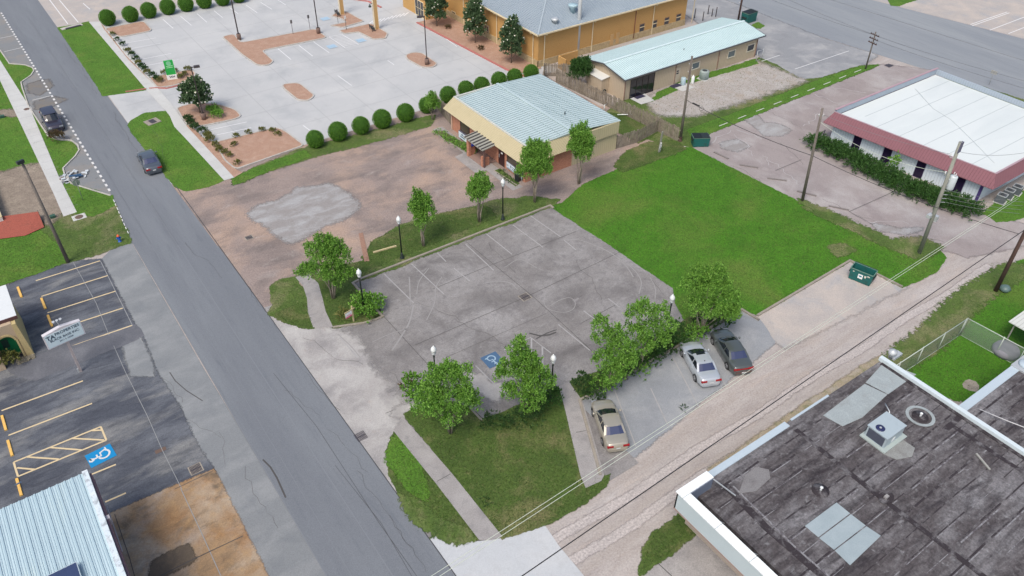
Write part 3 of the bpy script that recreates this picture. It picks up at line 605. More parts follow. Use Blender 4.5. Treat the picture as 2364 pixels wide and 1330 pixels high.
# accessible-parking symbols (painted)
def isa(c, rot, L, field, sym, name_w=.13, wd=None):
    Mt = Matrix.Translation(Vector((c.x, c.y, 0))) @ Matrix.Rotation(rot, 4, 'Z')
    def T(pts): return [tuple((Mt @ Vector((x*L, y*L, 0)))[:2]) for x, y in pts]
    def F(pts): return [(float(a), float(b)) for a, b in T(pts)]
    wd = wd or .5
    m = MB(); m.add([tuple(Mt @ Vector((x*L, y*L, .053))) for x, y in ((-wd, -.5), (wd, -.5), (wd, .5), (-wd, .5))], [(0, 1, 2, 3)]); m.build('parking_symbol', field, kind='structure')
    m = MB(); lw = L*.075
    strip(m, F([(-.02+.07*math.cos(t/6*6.283), .36+.07*math.sin(t/6*6.283)) for t in range(8)]), L*.09, .029)
    strip(m, F([(-.02, .26), (-.02, -.02), (.16, -.02), (.24, -.28), (.33, -.25)]), lw, .030)
    strip(m, F([(-.02, .12), (.15, .12)]), lw*.8, .031)
    strip(m, F(arc(0, -.12, .22, 110, 330, 14)), lw, .032)
    m.build('parking_symbol', sym, kind='structure')
isa(G(233, 1053), R(95), 1.75, plain('symbol_blue', (.0, .22, .48), .7), WHITE, wd=.4)
isa(G(1137, 832), R(178), 1.45, plain('worn_blue', (.06, .125, .22), .8), plain('worn_symbol', (.30, .42, .52), .8))
FB = plain('faded_blue', (.36, .47, .56), .85); FBW = plain('faded_symbol', (.28, .47, .62), .85)
for p in ((751, 44), (833, 94), (766, 108)): isa(G(*p), R(90), 1.3, FB, FBW)
# ------------------------------------------------------------------ vegetation
LEAF = leaf_mat('tree_leaves', [(.045, .130, .015), (.10, .25, .030), (.17, .37, .050), (.27, .48, .09)])
LEAFD = leaf_mat('dark_leaves', [(.020, .050, .014), (.035, .085, .022), (.055, .12, .03)])
LEAFJ = leaf_mat('juniper_leaves', [(.022, .070, .016), (.042, .115, .024), (.07, .16, .034)])
LEAFM = leaf_mat('magnolia_leaves', [(.050, .095, .040), (.080, .145, .060), (.12, .19, .09)], .1)
LEAFH = leaf_mat('clipped_leaves', [(.060, .175, .014), (.095, .24, .02), (.14, .30, .032)])
LEAFY = leaf_mat('yellowish_leaves', [(.11, .14, .03), (.16, .18, .045), (.22, .20, .07)])
LEAFB = leaf_mat('brown_leaves', [(.10, .06, .04), (.16, .10, .06), (.09, .10, .03)])
FLOW = plain('magnolia_flower', (.75, .72, .60), .6, var=0)
BARK = surf('pale_bark', (.30, .26, .21), [((.17, .14, .11), 3, .45, .7, .7)], kind='object', grain=.2)
BARKD = surf('dark_bark', (.14, .11, .085), [((.07, .055, .04), 3, .45, .7, .7)], kind='object', grain=.2)
def leaves(P, D, L, Wd, rng):
    """P points, D unit growth directions -> rhombic leaves (folded quads)"""
    n = len(P); up = rng.normal(size=(n, 3)); S = np.cross(D, up); S /= np.linalg.norm(S, axis=1)[:, None]+1e-9
    l = (L*rng.uniform(.7, 1.3, n))[:, None]; w = (Wd*rng.uniform(.7, 1.3, n))[:, None]
    N = np.cross(S, D)
    V = np.stack([P, P+D*l*.5+S*w*.5+N*w*.12, P+D*l, P+D*l*.5-S*w*.5+N*w*.12], 1).reshape(-1, 3)
    F = np.arange(4*n).reshape(-1, 4)
    return V, F
def lobe_points(c, r, k, per, rng, sprig=.35, upbias=.8, shell=.75):
    d = rng.normal(size=(k, 3)); d /= np.linalg.norm(d, axis=1)[:, None]
    d[:, 2] = np.where(d[:, 2] < -.35, -d[:, 2]*.5, d[:, 2])
    rad = shell+(1-shell)*rng.random(k)**.5
    rad *= 1+.18*rng.normal(size=k)
    base = np.array(c)+d*np.array(r)*rad[:, None]
    grow = d*(1-upbias)+np.array([0, 0, upbias])+rng.normal(size=(k, 3))*.18
    grow /= np.linalg.norm(grow, axis=1)[:, None]
    t = rng.random((k, per))
    P = base[:, None, :]+grow[:, None, :]*(t[..., None]*sprig)+rng.normal(size=(k, per, 3))*(sprig*.16)*(1.2-t[..., None])
    D = grow[:, None, :]*(.5+t[..., None]*.5)+rng.normal(size=(k, per, 3))*(.62-.25*t[..., None])
    D /= np.linalg.norm(D, axis=2)[..., None]
    return P.reshape(-1, 3), D.reshape(-1, 3)
def cloud(name, lobes, mat, parent, seed, k=42, per=13, L=.17, Wd=.09, sprig=.36, upbias=.75, **kw):
    k *= 1.9; Wd *= 1.25
    rng = np.random.default_rng(seed); PP, DD = [], []
    for c, r in lobes:
        a = (r[0]*r[1]+r[0]*r[2]+r[1]*r[2])/3
        p, d = lobe_points(c, r, max(5, int(k*a)), per, rng, sprig, upbias)
        PP.append(p); DD.append(d)
    P = np.concatenate(PP); D = np.concatenate(DD)
    low = P[:, 2] < .03; P[low, 2] = .03+rng.random(low.sum())*.1
    V, F = leaves(P, D, L, Wd, rng)
    return npmesh(name, V, F, mat, parent, **kw)
def tree(base, h, lobes, label, seed, stems=5, group='bushy green trees around the car park', mat=LEAF, cb=None, lean=.0, name='leafy_tree', bark=BARK, cat='tree', k=46, th=.07):
    """lobes: (x, y, z, rx, rz) as metres from the base; stems fan out from the ground to the lobes"""
    rnd_ = random.Random(seed); t = empty(name, base, 0, label, cat, group)
    m = MB(); L = [l for l in lobes]
    pick = sorted(L, key=lambda l: -l[4]*l[3])[:stems]
    for i, l in enumerate(pick):
        a = rnd_.random()*6.28; sp = .10+.05*rnd_.random()
        p0 = Vector((math.cos(a)*sp*.8, math.sin(a)*sp*.8, -.05)); p3 = Vector((l[0], l[1], l[2]+l[4]*.3))
        p1 = Vector((p0.x*1.6+l[0]*.12, p0.y*1.6+l[1]*.12, p3.z*.3)); p2 = Vector((l[0]*.55+rnd_.uniform(-.1, .1), l[1]*.55+rnd_.uniform(-.1, .1), p3.z*.65))
        m.tube([p0, p1, p2, p3], [th, th*.8, th*.5, th*.15], 6)
        for j in range(3):
            q = p2.lerp(p3, j/3); d = Vector((rnd_.uniform(-1, 1)*l[3]*.7, rnd_.uniform(-1, 1)*l[3]*.7, l[4]*rnd_.uniform(.1, .6)))
            m.tube([q, q+d*.5+Vector((0, 0, .1)), q+d], [th*.4, th*.25, th*.08], 4)
    m.build('trunk', bark, t)
    sub = []
    for x, y, z, rx, rz in L:
        sub.append(((x, y, z), (rx*.82, rx*.82, rz*.82)))
        for j in range(7):      # upright tufts so the outline is uneven
            a = rnd_.random()*6.28; e = rnd_.uniform(-.35, 1.05); q = rx*math.sqrt(max(.05, 1-min(1, abs(e))**2))*.95
            sub.append(((x+math.cos(a)*q, y+math.sin(a)*q, z+e*rz*.85), (rx*rnd_.uniform(.2, .32), rx*rnd_.uniform(.2, .32), rz*rnd_.uniform(.3, .55))))
    cloud('crown', sub, mat, t, seed, k=k*1.35, per=14, L=.145, Wd=.07, sprig=.42, upbias=.85)
    return t
def rlobes(n, R0, z0, z1, rx, rz, seed, top=1.0):
    """n lobes spread over a vase-shaped crown between z0 and z1"""
    r = random.Random(seed); out = []
    for i in range(n):
        a = 2.4*i+r.uniform(-.4, .4); f = (i+.5)/n; rr = R0*math.sqrt(f)*r.uniform(.75, 1.05)
        z = z0+(z1-z0)*(1-.55*f*top)*r.uniform(.78, 1.0)-rz*.3
        out.append((rr*math.cos(a), rr*math.sin(a), z-rz*.4, rx*r.uniform(.8, 1.2), rz*r.uniform(.8, 1.15)))
    out.append((0, 0, z0+(z1-z0)*.35, R0*.6, (z1-z0)*.32))
    return out
# camera-right axis on the ground (for the photo's left-right spread of the crowns) and its perpendicular
CR = Vector((_r2.x, _r2.y, 0)).normalized(); CF = Vector((-CR.y, CR.x, 0))
def L3(u, v, z, rx, rz): p = CR*u+CF*v; return (p.x, p.y, z, rx, rz)
tree(G(770, 690), 6.7, [L3(-.2, 0, 5.3, 1.0, .95), L3(.6, .3, 5.2, .95, .9), L3(-1.0, .4, 4.7, .8, .8), L3(1.3, -.2, 4.3, .85, .9), L3(-2.0, -.6, 3.3, .65, .5), L3(-1.4, -.5, 3.2, .8, .6), L3(-.4, -1.0, 3.4, .9, .8), L3(.5, -.8, 3.3, .9, .8), L3(1.5, -.6, 3.1, .8, .7), L3(.2, 1.0, 4.2, 1.0, .9), L3(0, -.4, 4.4, 1.1, .8), L3(.9, -.9, 2.4, .5, .5)],
     'bushy tree with a ragged wide crown beside the curved footpath and the brick edging', 11, 7)
tree(G(978, 568), 6.2, rlobes(8, .8, 1.7, 6.0, .74, .95, 12, .8), 'slim vase-shaped tree just right of the tall lamp post on the grass strip', 12, 5)
tree(G(1108, 513), 5.7, rlobes(8, .85, 1.6, 5.5, .7, .9, 13, .8), 'slim tree left of the second lamp post, in front of the shop entrance', 13, 5)
tree(G(1234, 468), 7.2, rlobes(11, 1.1, 1.8, 7.0, .9, 1.15, 14, .8), 'tall multi-stemmed tree at the near corner of the cream-topped brick shop', 14, 6)
tree(G(1336, 425), 6.9, rlobes(9, .8, 1.7, 6.7, .8, 1.15, 15, .8), 'narrow tree in front of the corrugated side wall of the brick shop', 15, 4)
tree(G(1040, 1000), 7.1, [L3(0, .2, 5.6, .9, .8), L3(1.0, .3, 5.4, .85, .85), L3(-.9, .4, 5.2, .8, .8), L3(-1.5, -.1, 4.0, 1.0, .9), L3(-.9, -.9, 3.7, .95, .8), L3(.2, -.8, 4.2, 1.0, .9), L3(1.2, -.5, 4.1, .9, .9), L3(1.7, -.2, 3.1, .6, .6), L3(.3, -1.2, 2.9, .8, .7), L3(-1.8, -.3, 2.9, .8, .7), L3(0, .9, 4.6, 1.1, .9)],
     'wide bushy tree with a forked trunk on the grass triangle by the street footpath', 16, 6)
tree(G(1210, 955), 6.9, [L3(-.5, .6, 6.2, .55, .75), L3(-.4, .4, 5.3, .8, .7), L3(.3, .3, 5.0, .6, .6), L3(-1.0, .1, 4.3, .85, .8), L3(0, -.2, 4.2, .9, .8), L3(.9, -.1, 3.9, .85, .8), L3(1.5, .1, 3.2, .7, .7), L3(-1.7, .1, 3.7, .45, .4), L3(-.3, -.8, 3.1, .95, .8), L3(.7, -.9, 2.8, .85, .7), L3(-1.2, -.7, 2.7, .7, .6), L3(0, .9, 4.2, 1.0, .8), L3(.2, -1.0, 1.9, .7, .5)],
     'pointed bushy tree rising from dark shrubs left of the lamp post by the south footpath', 17, 6)
tree(G(1405, 898), 6.5, [L3(-1.1, .5, 5.9, .6, .8), L3(-.9, .3, 4.8, .65, .8), L3(.1, .4, 5.0, .6, .8), L3(.6, .2, 4.4, .8, .7), L3(.1, -.2, 3.6, .9, .8), L3(-.7, -.4, 3.2, .8, .7), L3(.8, -.6, 3.0, .8, .7), L3(.1, -1.0, 2.4, .9, .6), L3(1.3, -.1, 3.5, .5, .6)],
     'two-topped bushy tree at the left end of the planting strip above the parked cars', 18, 5)
tree(G(1478, 848), 6.3, [L3(-.9, .3, 5.2, .75, .8), L3(-.2, .5, 5.5, .65, .7), L3(.9, .3, 5.2, .7, .9), L3(1.5, 0, 4.2, .7, .8), L3(-.9, -.4, 3.8, .8, .7), L3(.2, -.3, 4.0, .85, .8), L3(1.0, -.6, 3.1, .8, .7), L3(-.3, -.9, 2.9, .8, .7)],
     'bushy tree in the middle of the planting strip, left of its lamp post', 19, 5)
tree(G(1612, 778), 6.9, [L3(-.6, .5, 6.0, .85, .7), L3(.4, .6, 5.9, .8, .7), L3(-1.2, .1, 4.9, .9, .9), L3(0, 0, 4.9, 1.0, .9), L3(1.2, .2, 4.8, .9, .8), L3(1.9, -.2, 4.1, .75, .8), L3(-1.0, -.7, 3.6, .85, .8), L3(.4, -.8, 3.5, 1.0, .8), L3(1.5, -.8, 3.1, .9, .8), L3(0, 1.0, 4.6, 1.0, .8), L3(2.1, -.5, 3.1, .6, .6)],
     'largest bushy tree, at the right end of the planting strip beside the lawn', 20, 7)
tree(G(998, 278), 3.6, rlobes(6, .55, 1.2, 3.5, .55, .6, 21), 'small tree with a thin pale trunk by the wooden fence left of the shop', 21, 4, None, th=.045)
tree(G(1338, 205), 4.2, rlobes(10, .85, .8, 4.5, .8, .8, 22), 'small green tree behind the picket fence beside the long tan building', 22, 4, None, LEAFJ, th=.06)
# magnolias with white flowers
def magnolia(base, h, r, label, seed, rz=None, zb=.7):
    t = empty('magnolia_tree', base, 0, label, 'tree', 'magnolias by the yellow building and its car park')
    m = MB(); m.tube([(0, 0, -.05), (.05, .02, zb), (0, .05, h*.7)], [.09, .08, .03], 7)
    rr = random.Random(seed)
    for i in range(7):
        a = i*2.1; z = zb+i*(h*.6-zb)/7; m.tube([(0, 0, z), (math.cos(a)*r*.4, math.sin(a)*r*.4, z+.3), (math.cos(a)*r*.7, math.sin(a)*r*.7, z+.6)], [.035, .025, .01], 5)
    m.build('trunk', BARKD, t)
    lob = [((0, 0, (zb+h)/2), (r*.72, r*.72, (h-zb)/2*.9))]
    for i in range(14):
        a = 2.4*i; f = (i+.5)/14; z = zb+.5+(h-zb-.9)*f; q = r*.72*math.sin(math.pi*min(.93, .22+f*.72))
        lob.append(((q*math.cos(a), q*math.sin(a), z), (r*.36, r*.36, (h-zb)*.13)))
    cr = cloud('crown', lob, LEAFM, t, seed, k=72, per=11, L=.22, Wd=.12, sprig=.25, upbias=.45)
    m = MB()
    FV = []
    for i in range(60):
        c, q = lob[rr.randrange(1, len(lob))]; d = Vector((rr.gauss(0, 1), rr.gauss(0, 1), abs(rr.gauss(0, 1)))).normalized()
        p = Vector(c)+Vector((d.x*q[0], d.y*q[1], d.z*q[2]))*1.3; s = rr.uniform(.09, .16)
        for k in range(3):
            a = k*2.1; m.tube([p, p+Vector((math.cos(a)*s*.6, math.sin(a)*s*.6, s*.9))], [s*.55, s*.3], 5)
    fl = m.build('flowers', FLOW); bmm = bmesh.new(); bmm.from_mesh(cr.data); n0 = len(bmm.faces); bmm.from_mesh(fl.data); bmm.faces.ensure_lookup_table()
    for f in bmm.faces[n0:]: f.material_index = 1
    cr.data.materials.append(FLOW); bmm.to_mesh(cr.data); bmm.free(); bpy.data.objects.remove(fl)
magnolia(G(1008, 62), 6.0, 1.6, 'magnolia nearest the entrance of the yellow building', 31)
magnolia(G(1097, 100), 6.2, 1.5, 'middle magnolia along the wall of the yellow building, hiding part of a window', 32)
magnolia(G(1180, 147), 6.3, 1.5, 'magnolia nearest the corner of the yellow building', 33)
magnolia(G(462, 262), 4.4, 1.75, 'round magnolia dotted with white flowers on the kerbed island behind a lamp post', 34, zb=.8)
# clipped round bushes
def ball(p, r, label, seed, group):
    t = empty('clipped_bush', (p.x, p.y, 0), 0, label, 'bush', group); rng = np.random.default_rng(seed)
    m = MB(); m.lathe([(.02, 0), (r*.45, .05), (r*.8, r*.4), (r*.93, r), (r*.8, r*1.5), (r*.45, r*1.85), (.01, r*1.95)], n=18); m.build('twigs', BUSHCORE, t)
    n = int(4200*r*r); d = rng.normal(size=(n, 3)); d /= np.linalg.norm(d, axis=1)[:, None]
    P = d*r*(.93+.09*rng.random(n)[:, None]+.03*np.sin(d[:, :1]*7+d[:, 1:2]*5)); P[:, 2] += r*.98; P[:, 2] = np.maximum(P[:, 2], .03)
    D = d+rng.normal(size=(n, 3))*.55; D /= np.linalg.norm(D, axis=1)[:, None]
    V, F = leaves(P, D, .085, .05, rng); npmesh('foliage', V, F, LEAFH, t); return t
BUSHCORE = surf('bush_interior', (.03, .085, .010), grain=.3, gscale=20, kind='object')
ords = ['first', 'second', 'third', 'fourth', 'fifth', 'sixth', 'seventh', 'eighth', 'ninth', 'tenth', 'eleventh', 'twelfth', 'thirteenth', 'fourteenth', 'fifteenth', 'sixteenth', 'seventeenth', 'eighteenth']
for i, p in enumerate(((727, 320), (780, 304), (833, 289), (882, 275), (936, 260))):
    ball(G(*p, 1.0), (.97, 1.07, 1.0, 1.08, 1.04)[i], '%s clipped round bush from the left in the row along the dirt lot' % ords[i], 40+i, 'round bushes along the dirt lot')
for i, p in enumerate(((1034, 218), (1076, 205), (1112, 196), (1152, 184), (1188, 177), (1226, 167))):
    ball(G(*p, 1.0), 1.0, '%s round bush from the left in the row behind the metal-roofed shop' % ords[i], 50+i, 'round bushes behind the shop')
ball(G(985, 243, .9), .95, 'dark round bush behind the small tree at the left of the shop', 57, None)
for i, p in enumerate(((248, 42), (301, 34), (343, 25), (387, 17), (429, 10), (471, 3), (513, -3), (550, -10))):
    ball(G(*p, 1.0), 1.12, '%s big clipped bush from the left along the far car park edge' % ords[i], 60+i, 'round bushes along the far edge')
# small shrubs in the mulch
def small_bush(p, r, label, seed, mat, group, h=None):
    h = h or r*1.2; return cloud_thing('small_shrub', p, [((0, 0, h*.55), (r, r, h*.55))]+[((random.uniform(-.5, .5)*r, random.uniform(-.5, .5)*r, h*.7), (r*.5, r*.5, h*.4)) for _ in range(3)], mat, seed, label, group)
def cloud_thing(name, p, lobes, mat, seed, label, group, k=130, per=7, L=.13, Wd=.07, cat='shrub', sprig=.15, upbias=.5):
    o = cloud(name, lobes, mat, None, seed, k, per, L, Wd, sprig, upbias); o.location = p; return tag(o, label, cat, group)
row1 = [(262, 83), (271, 95), (284, 106), (297, 121), (306, 130), (315, 141), (321, 150), (328, 157), (335, 164), (342, 172), (353, 178), (364, 186), (371, 190)]
for i, p in enumerate(row1): small_bush(G(*p), .42 if i > 2 else .36, '%s low shrub from the far end of the strip beside the far footpath' % ords[i], 80+i, LEAFY if i % 3 == 0 else LEAFD, 'low shrubs in the mulch strip beside the far footpath')
row2 = [(437, 280), (443, 289), (452, 299), (468, 309), (480, 319), (486, 328), (497, 337), (506, 346), (520, 356), (532, 364), (548, 380)]
for i, p in enumerate(row2): small_bush(G(*p), .5 if i < 6 else .34, '%s low shrub from the far end of the strip beside the near footpath' % ords[i], 100+i, LEAFY if i > 3 else LEAFD, 'low shrubs in the mulch strip beside the near footpath')
for p, lab in (((380, 172), 'small brownish shrub left of the green upright sign'), ((418, 182), 'small olive shrub right of the green upright sign'), ((434, 164), 'small shrub at the rounded tip of the sign bed'), ((404, 168), 'small shrub directly behind the green upright sign'), ((427, 176), 'small dry shrub between the green sign and the bed tip')):
    small_bush(G(*p), .38, lab, 120+p[0], LEAFY, 'small shrubs around the green sign')
small_bush(G(492, 262), .75, 'bright green rounded shrub on the magnolia island, the one behind', 131, LEAF, 'pair of green shrubs on the magnolia island'); small_bush(G(502, 272), .72, 'bright green rounded shrub on the magnolia island, the one in front', 132, LEAF, 'pair of green shrubs on the magnolia island')
for i, p in enumerate(((574, 310), (606, 303), (629, 305), (642, 313), (546, 318), (541, 338), (507, 350))):
    small_bush(G(*p), .33, '%s small dotted shrub counted along the edge of the big red mulch bed' % ords[i], 140+i, LEAFY, 'small shrubs in the big mulch bed')
small_bush(G(1034, 67), .42, 'low brown grass clump between two magnolias by the yellow wall', 150, LEAFB, 'brown clumps by the yellow wall', .5); small_bush(G(1109, 116), .42, 'low brown grass clump near the corner magnolia', 151, LEAFB, 'brown clumps by the yellow wall', .5)
small_bush(G(134, 326), .75, 'round dried brown shrub at the kerb in front of the parked estate car', 152, LEAFB, None, 1.0)
# larger shrubs
def lb(*a): return [((x, y, z), (rx, rx, rz)) for x, y, z, rx, rz in [L3(*q) for q in a]]
cloud_thing('shrub', G(848, 722), lb((0, 0, .7, 1.1, .7), (-.5, .6, .8, .8, .6), (.6, .5, .8, .8, .7), (.2, -.6, .5, .8, .5)), LEAF, 160, 'dense bright green shrub around the lamp post at the car park corner', None, 70, 9, .17, .1)
cloud_thing('shrub', G(793, 735), lb((0, 0, .25, .5, .3)), LEAFY, 161, 'spiky low plant beside the small hanging sign', None, 60, 9, .4, .05, upbias=.8)
cloud_thing('shrub', G(962, 925), lb((0, 0, 1.2, .9, 1.2), (-.3, .3, 1.9, .5, .6), (.3, -.4, 1.0, .8, .8)), LEAF, 162, 'rounded green shrub behind the left of the wide tree on the grass triangle', None, 60, 10, .16, .09)
cloud_thing('shrub', G(943, 915), lb((0, 0, 1.0, .45, .9)), LEAFB, 163, 'reddish-brown shrub at the driveway corner left of the wide tree', None, 60, 8, .12, .07)
cloud_thing('shrub', G(1150, 988), lb((-.3, 0, .6, .75, .6), (.5, .1, .5, .6, .5), (-.8, -.1, .4, .4, .4)), LEAFD, 164, 'dark grey-green shrub at the left end under the pointed tree', 'dark shrubs under the pointed tree', 60, 9, .15, .06)
cloud_thing('shrub', G(1212, 980), lb((-.6, 0, .5, .8, .5), (.5, .1, .6, .8, .6)), LEAFD, 165, 'dark low shrub at the foot of the pointed tree', 'dark shrubs under the pointed tree', 60, 9, .15, .06)
cloud_thing('shrub', G(1262, 945), lb((-.3, 0, .7, .8, .7), (.5, .3, .9, .7, .8), (0, .7, .9, .7, .8)), LEAFJ, 166, 'dark shrub round the lamp post beside the south footpath', 'dark shrubs under the pointed tree', 60, 9, .15, .07)
und = [((1345, 905), [(0, 0, .7, .8, .7), (-.2, .5, .9, .5, .5)], LEAFD, 'grey-green shrub at the left corner of the planting strip, over the footpath'),
       ((1385, 905), [(0, 0, .6, .9, .6), (.6, .4, .7, .8, .6)], LEAF, 'leafy shrub under the two-topped tree'),
       ((1440, 865), [(0, 0, .6, .9, .6), (.5, .5, .8, .8, .7)], LEAFD, 'dark undergrowth shrub between the two left trees of the planting strip'),
       ((1500, 838), [(0, 0, .5, .9, .5), (.2, .6, .8, .9, .8)], LEAFJ, 'undergrowth shrub below the middle tree of the planting strip'),
       ((1560, 800), [(0, 0, .6, .9, .6), (.2, .8, .9, 1.0, .8), (-.6, .3, .7, .6, .6)], LEAFJ, 'dark shrub between lamp post and the largest tree'),
       ((1598, 790), [(0, 0, .7, .8, .7), (.5, .5, .8, .8, .8)], LEAF, 'bright shrub under the left side of the largest tree'),
       ((1660, 752), [(0, 0, .5, .9, .5), (.7, .3, .5, .7, .5), (-.6, .4, .9, .8, .8)], LEAFJ, 'low shrub at the right end of the planting strip by the kerb')]
und += [((1365, 925), [(0, 0, .4, .8, .4), (.5, .3, .5, .6, .4)], LEAFD, 'low shrub at the kerb above the gold-beige saloon'), ((1412, 882), [(0, 0, .5, .9, .5)], LEAFJ, 'low dark shrub on the kerb right of the two-topped tree'),
        ((1470, 858), [(0, 0, .4, .9, .45)], LEAF, 'low bright shrub at the kerb below the middle tree'), ((1530, 822), [(0, 0, .5, 1.0, .5), (-.4, .8, .6, .8, .6)], LEAFD, 'shrub at the kerb left of the silver saloon'), ((1625, 765), [(0, 0, .6, 1.0, .6)], LEAFD, 'shrub at the kerb above the dark saloon'), ((1690, 728), [(0, 0, .4, .7, .4)], LEAF, 'last low shrub at the right tip of the planting strip')]
for i, (p, lab) in enumerate((((1577, 944), 'small dark weed growing in the parking bay'), ((1440, 874), 'small reddish weed by the kerb in the parking bay'), ((1120, 1160), 'tiny weed clump on the grass triangle footpath edge'))): cloud_thing('weed', G(*p), [((0, 0, .08), (.28, .28, .1))], LEAFB if i == 1 else LEAFD, 230+i, lab, None, 120, 7, .12, .05, 'weed')
for i, (p, lo, mt, lab) in enumerate(und): cloud_thing('shrub', G(*p), lb(*lo), mt, 170+i, lab, 'undergrowth shrubs in the planting strip', 55, 9, .16, .08)
# spreading junipers along the white wall
jun = [(1892, 340, 1.0), (1925, 352, 1.15), (1965, 372, 1.2), (2005, 395, 1.25), (2045, 415, 1.3), (2090, 440, 1.25), (2135, 455, 1.25), (2180, 472, 1.2), (2225, 485, 1.15)]
for i, (x, y, s) in enumerate(jun):
    g = G(x, y)+Vector((-.1, 0, 0))
    lobes = [((0, 0, .4), (1.2*s, 1.35*s, .42*s)), ((.5, .6, .55), (.7, .8, .4)), ((-.5, -.6, .4), (.8, .8, .4)), ((.4, -.9, .55), (.6, .6, .4)), ((-.6, .8, .4), (.6, .6, .35))]
    cloud_thing('juniper', g, lobes, LEAFJ, 190+i, '%s spreading juniper from the left along the white ribbed wall' % ords[i], 'junipers in front of the white wall', 46, 11, .28, .075, sprig=.42, upbias=.35)
cloud_thing('shrub', G(2056, 398), [((0, 0, 1.1), (.5, .5, 1.0))], LEAF, 205, 'taller bright green shrub among the junipers below the second dark window', None, 60, 9, .2, .1)
cloud_thing('shrub', Vector((-5.55, 59.45, 0)), [((0, 0, .7), (.6, .6, .7))], LEAFY, 206, 'yellow-green bush in front of the green arched entrance', None, 80, 9, .2, .09)
for i, p in enumerate(((1018, 312), (1040, 327), (1062, 340), (1084, 352))): cloud_thing('flower_bed_plant', G(*p), [((0, 0, .2), (.7, .9, .25))], LEAF, 210+i, '%s clump of green plants from the left in the kerbed bed before the shop' % ords[i], 'plants in the kerbed bed before the shop', 60, 7, .16, .06, 'plant')
for i, p in enumerate(((1160, 404), (1178, 418))): cloud_thing('flower_bed_plant', G(*p), [((0, 0, .1), (.6, .8, .12))], LEAFD, 216+i, ['left', 'right'][i]+' low clump in the grass bed beside the wheelie bin', 'plants in the second bed', 50, 7, .13, .05, 'plant')
# grass blades (uncountable)
def blades(N, keyname, mat, h=.09, nm='grass'):
    V_, A_ = [], []
    for V, F, zz in PATCHES.get(keyname, []):
        V = np.array(V); T = V[np.array(F)]
        ar = .5*np.abs((T[:, 1, 0]-T[:, 0, 0])*(T[:, 2, 1]-T[:, 0, 1])-(T[:, 2, 0]-T[:, 0, 0])*(T[:, 1, 1]-T[:, 0, 1]))
        dd = np.linalg.norm(T.mean(1)-np.array([0, 0, CAMH]), axis=1)
        V_.append(T); A_.append(ar/(dd/60)**2.5)
    T = np.concatenate(V_); A = np.concatenate(A_); rng = RNG
    idx = rng.choice(len(T), N, p=A/A.sum()); u = rng.random((N, 2)); f = u.sum(1) > 1; u[f] = 1-u[f]
    P = T[idx, 0]+(T[idx, 1]-T[idx, 0])*u[:, :1]+(T[idx, 2]-T[idx, 0])*u[:, 1:]
    a = rng.random(N)*6.283; s = np.stack([np.cos(a), np.sin(a), np.zeros(N)], 1)*.035; hh = np.stack([rng.normal(size=N)*.05, rng.normal(size=N)*.05, rng.uniform(.4, 1.2, N)*h], 1)
    V = np.stack([P-s, P+s, P+hh], 1).reshape(-1, 3); return npmesh(nm, V, np.arange(3*N).reshape(-1, 3), mat, kind='stuff', label=None)
GB = leaf_mat('grass_blades', [(.026, .08, .006), (.04, .11, .009), (.065, .13, .018), (.12, .13, .04)], .3)
blades(90000, 'grass', GB, .06); 
# ------------------------------------------------------------------ lamps, poles, wires
BLKM = plain('black_metal', (.02, .03, .028), .45); GLOBE = plain('white_globe', (.72, .75, .74), .35, var=.1); DKM = plain('dark_bronze_metal', (.045, .035, .035), .5)
WOODP = surf('pole_wood', (.17, .15, .13), [((.07, .055, .05), 2, .45, .7, .7, (1, 1, .2))], kind='object', grain=.2)
WOODG = surf('greenish_pole_wood', (.27, .28, .24), [((.16, .15, .13), 2, .45, .7, .7, (1, 1, .2))], kind='object', grain=.2)
WOODD = surf('dark_pole_wood', (.10, .06, .05), [((.05, .035, .03), 2, .45, .7, .7, (1, 1, .2))], kind='object', grain=.2)
GALV = plain('galvanised_metal', (.50, .53, .54), .45, .3); INSUL = plain('insulator', (.55, .55, .55), .4)
CONCB = plain('brown_lamp_base', (.20, .135, .11), .9)
def lamp_post():
    t = empty('lamp_post', (0, 0, 0), 0, 'x', 'lamp post', 'black lamp posts with white globes')
    m = MB(); m.lathe([(.22, 0), (.22, .12), (.15, .2), (.14, .45), (.09, .55), (.075, .7)], n=14); m.build('base', BLKM, t)
    m = MB(); m.lathe([(.07, .68), (.055, 3.6), (.09, 3.66), (.055, 3.72), (.05, 3.85), (.13, 3.92)], n=12); m.build('pole', BLKM, t)
    m = MB(); m.lathe([(.12, 3.9), (.15, 3.96), (.155, 4.03), (.11, 4.07)], n=14); m.build('collar', GALV, t)
    m = MB(); m.lathe([(.12, 4.06), (.19, 4.18), (.215, 4.35), (.19, 4.5), (.12, 4.62), (.05, 4.70), (.035, 4.76), (.0, 4.8)], n=18); m.build('globe', GLOBE, t)
    m = MB(); m.lathe([(.217, 4.30), (.222, 4.33), (.217, 4.36)], n=18); m.build('globe_band', GALV, t)
    return t
lp = lamp_post()
for i, (p, lab) in enumerate((((919, 498), 'black lamp post with white globe on the grass strip, next to the slim tree'), ((1161, 412), 'black lamp post with white globe nearest the shop'), ((827, 620), 'black lamp post with white globe standing in the bright green shrub'), ((1000, 798), 'black lamp post whose globe shows above the wide tree on the grass triangle'),
                              ((1278, 818), 'black lamp post with white globe beside the south footpath'), ((1554, 679), 'black lamp post with white globe in the planting strip left of the largest tree'))):
    g = G(*p, 4.78); g.z = 0
    if i == 0: lp.location = g; lp['label'] = lab
    else: dup(lp, g, .3*i, lab)
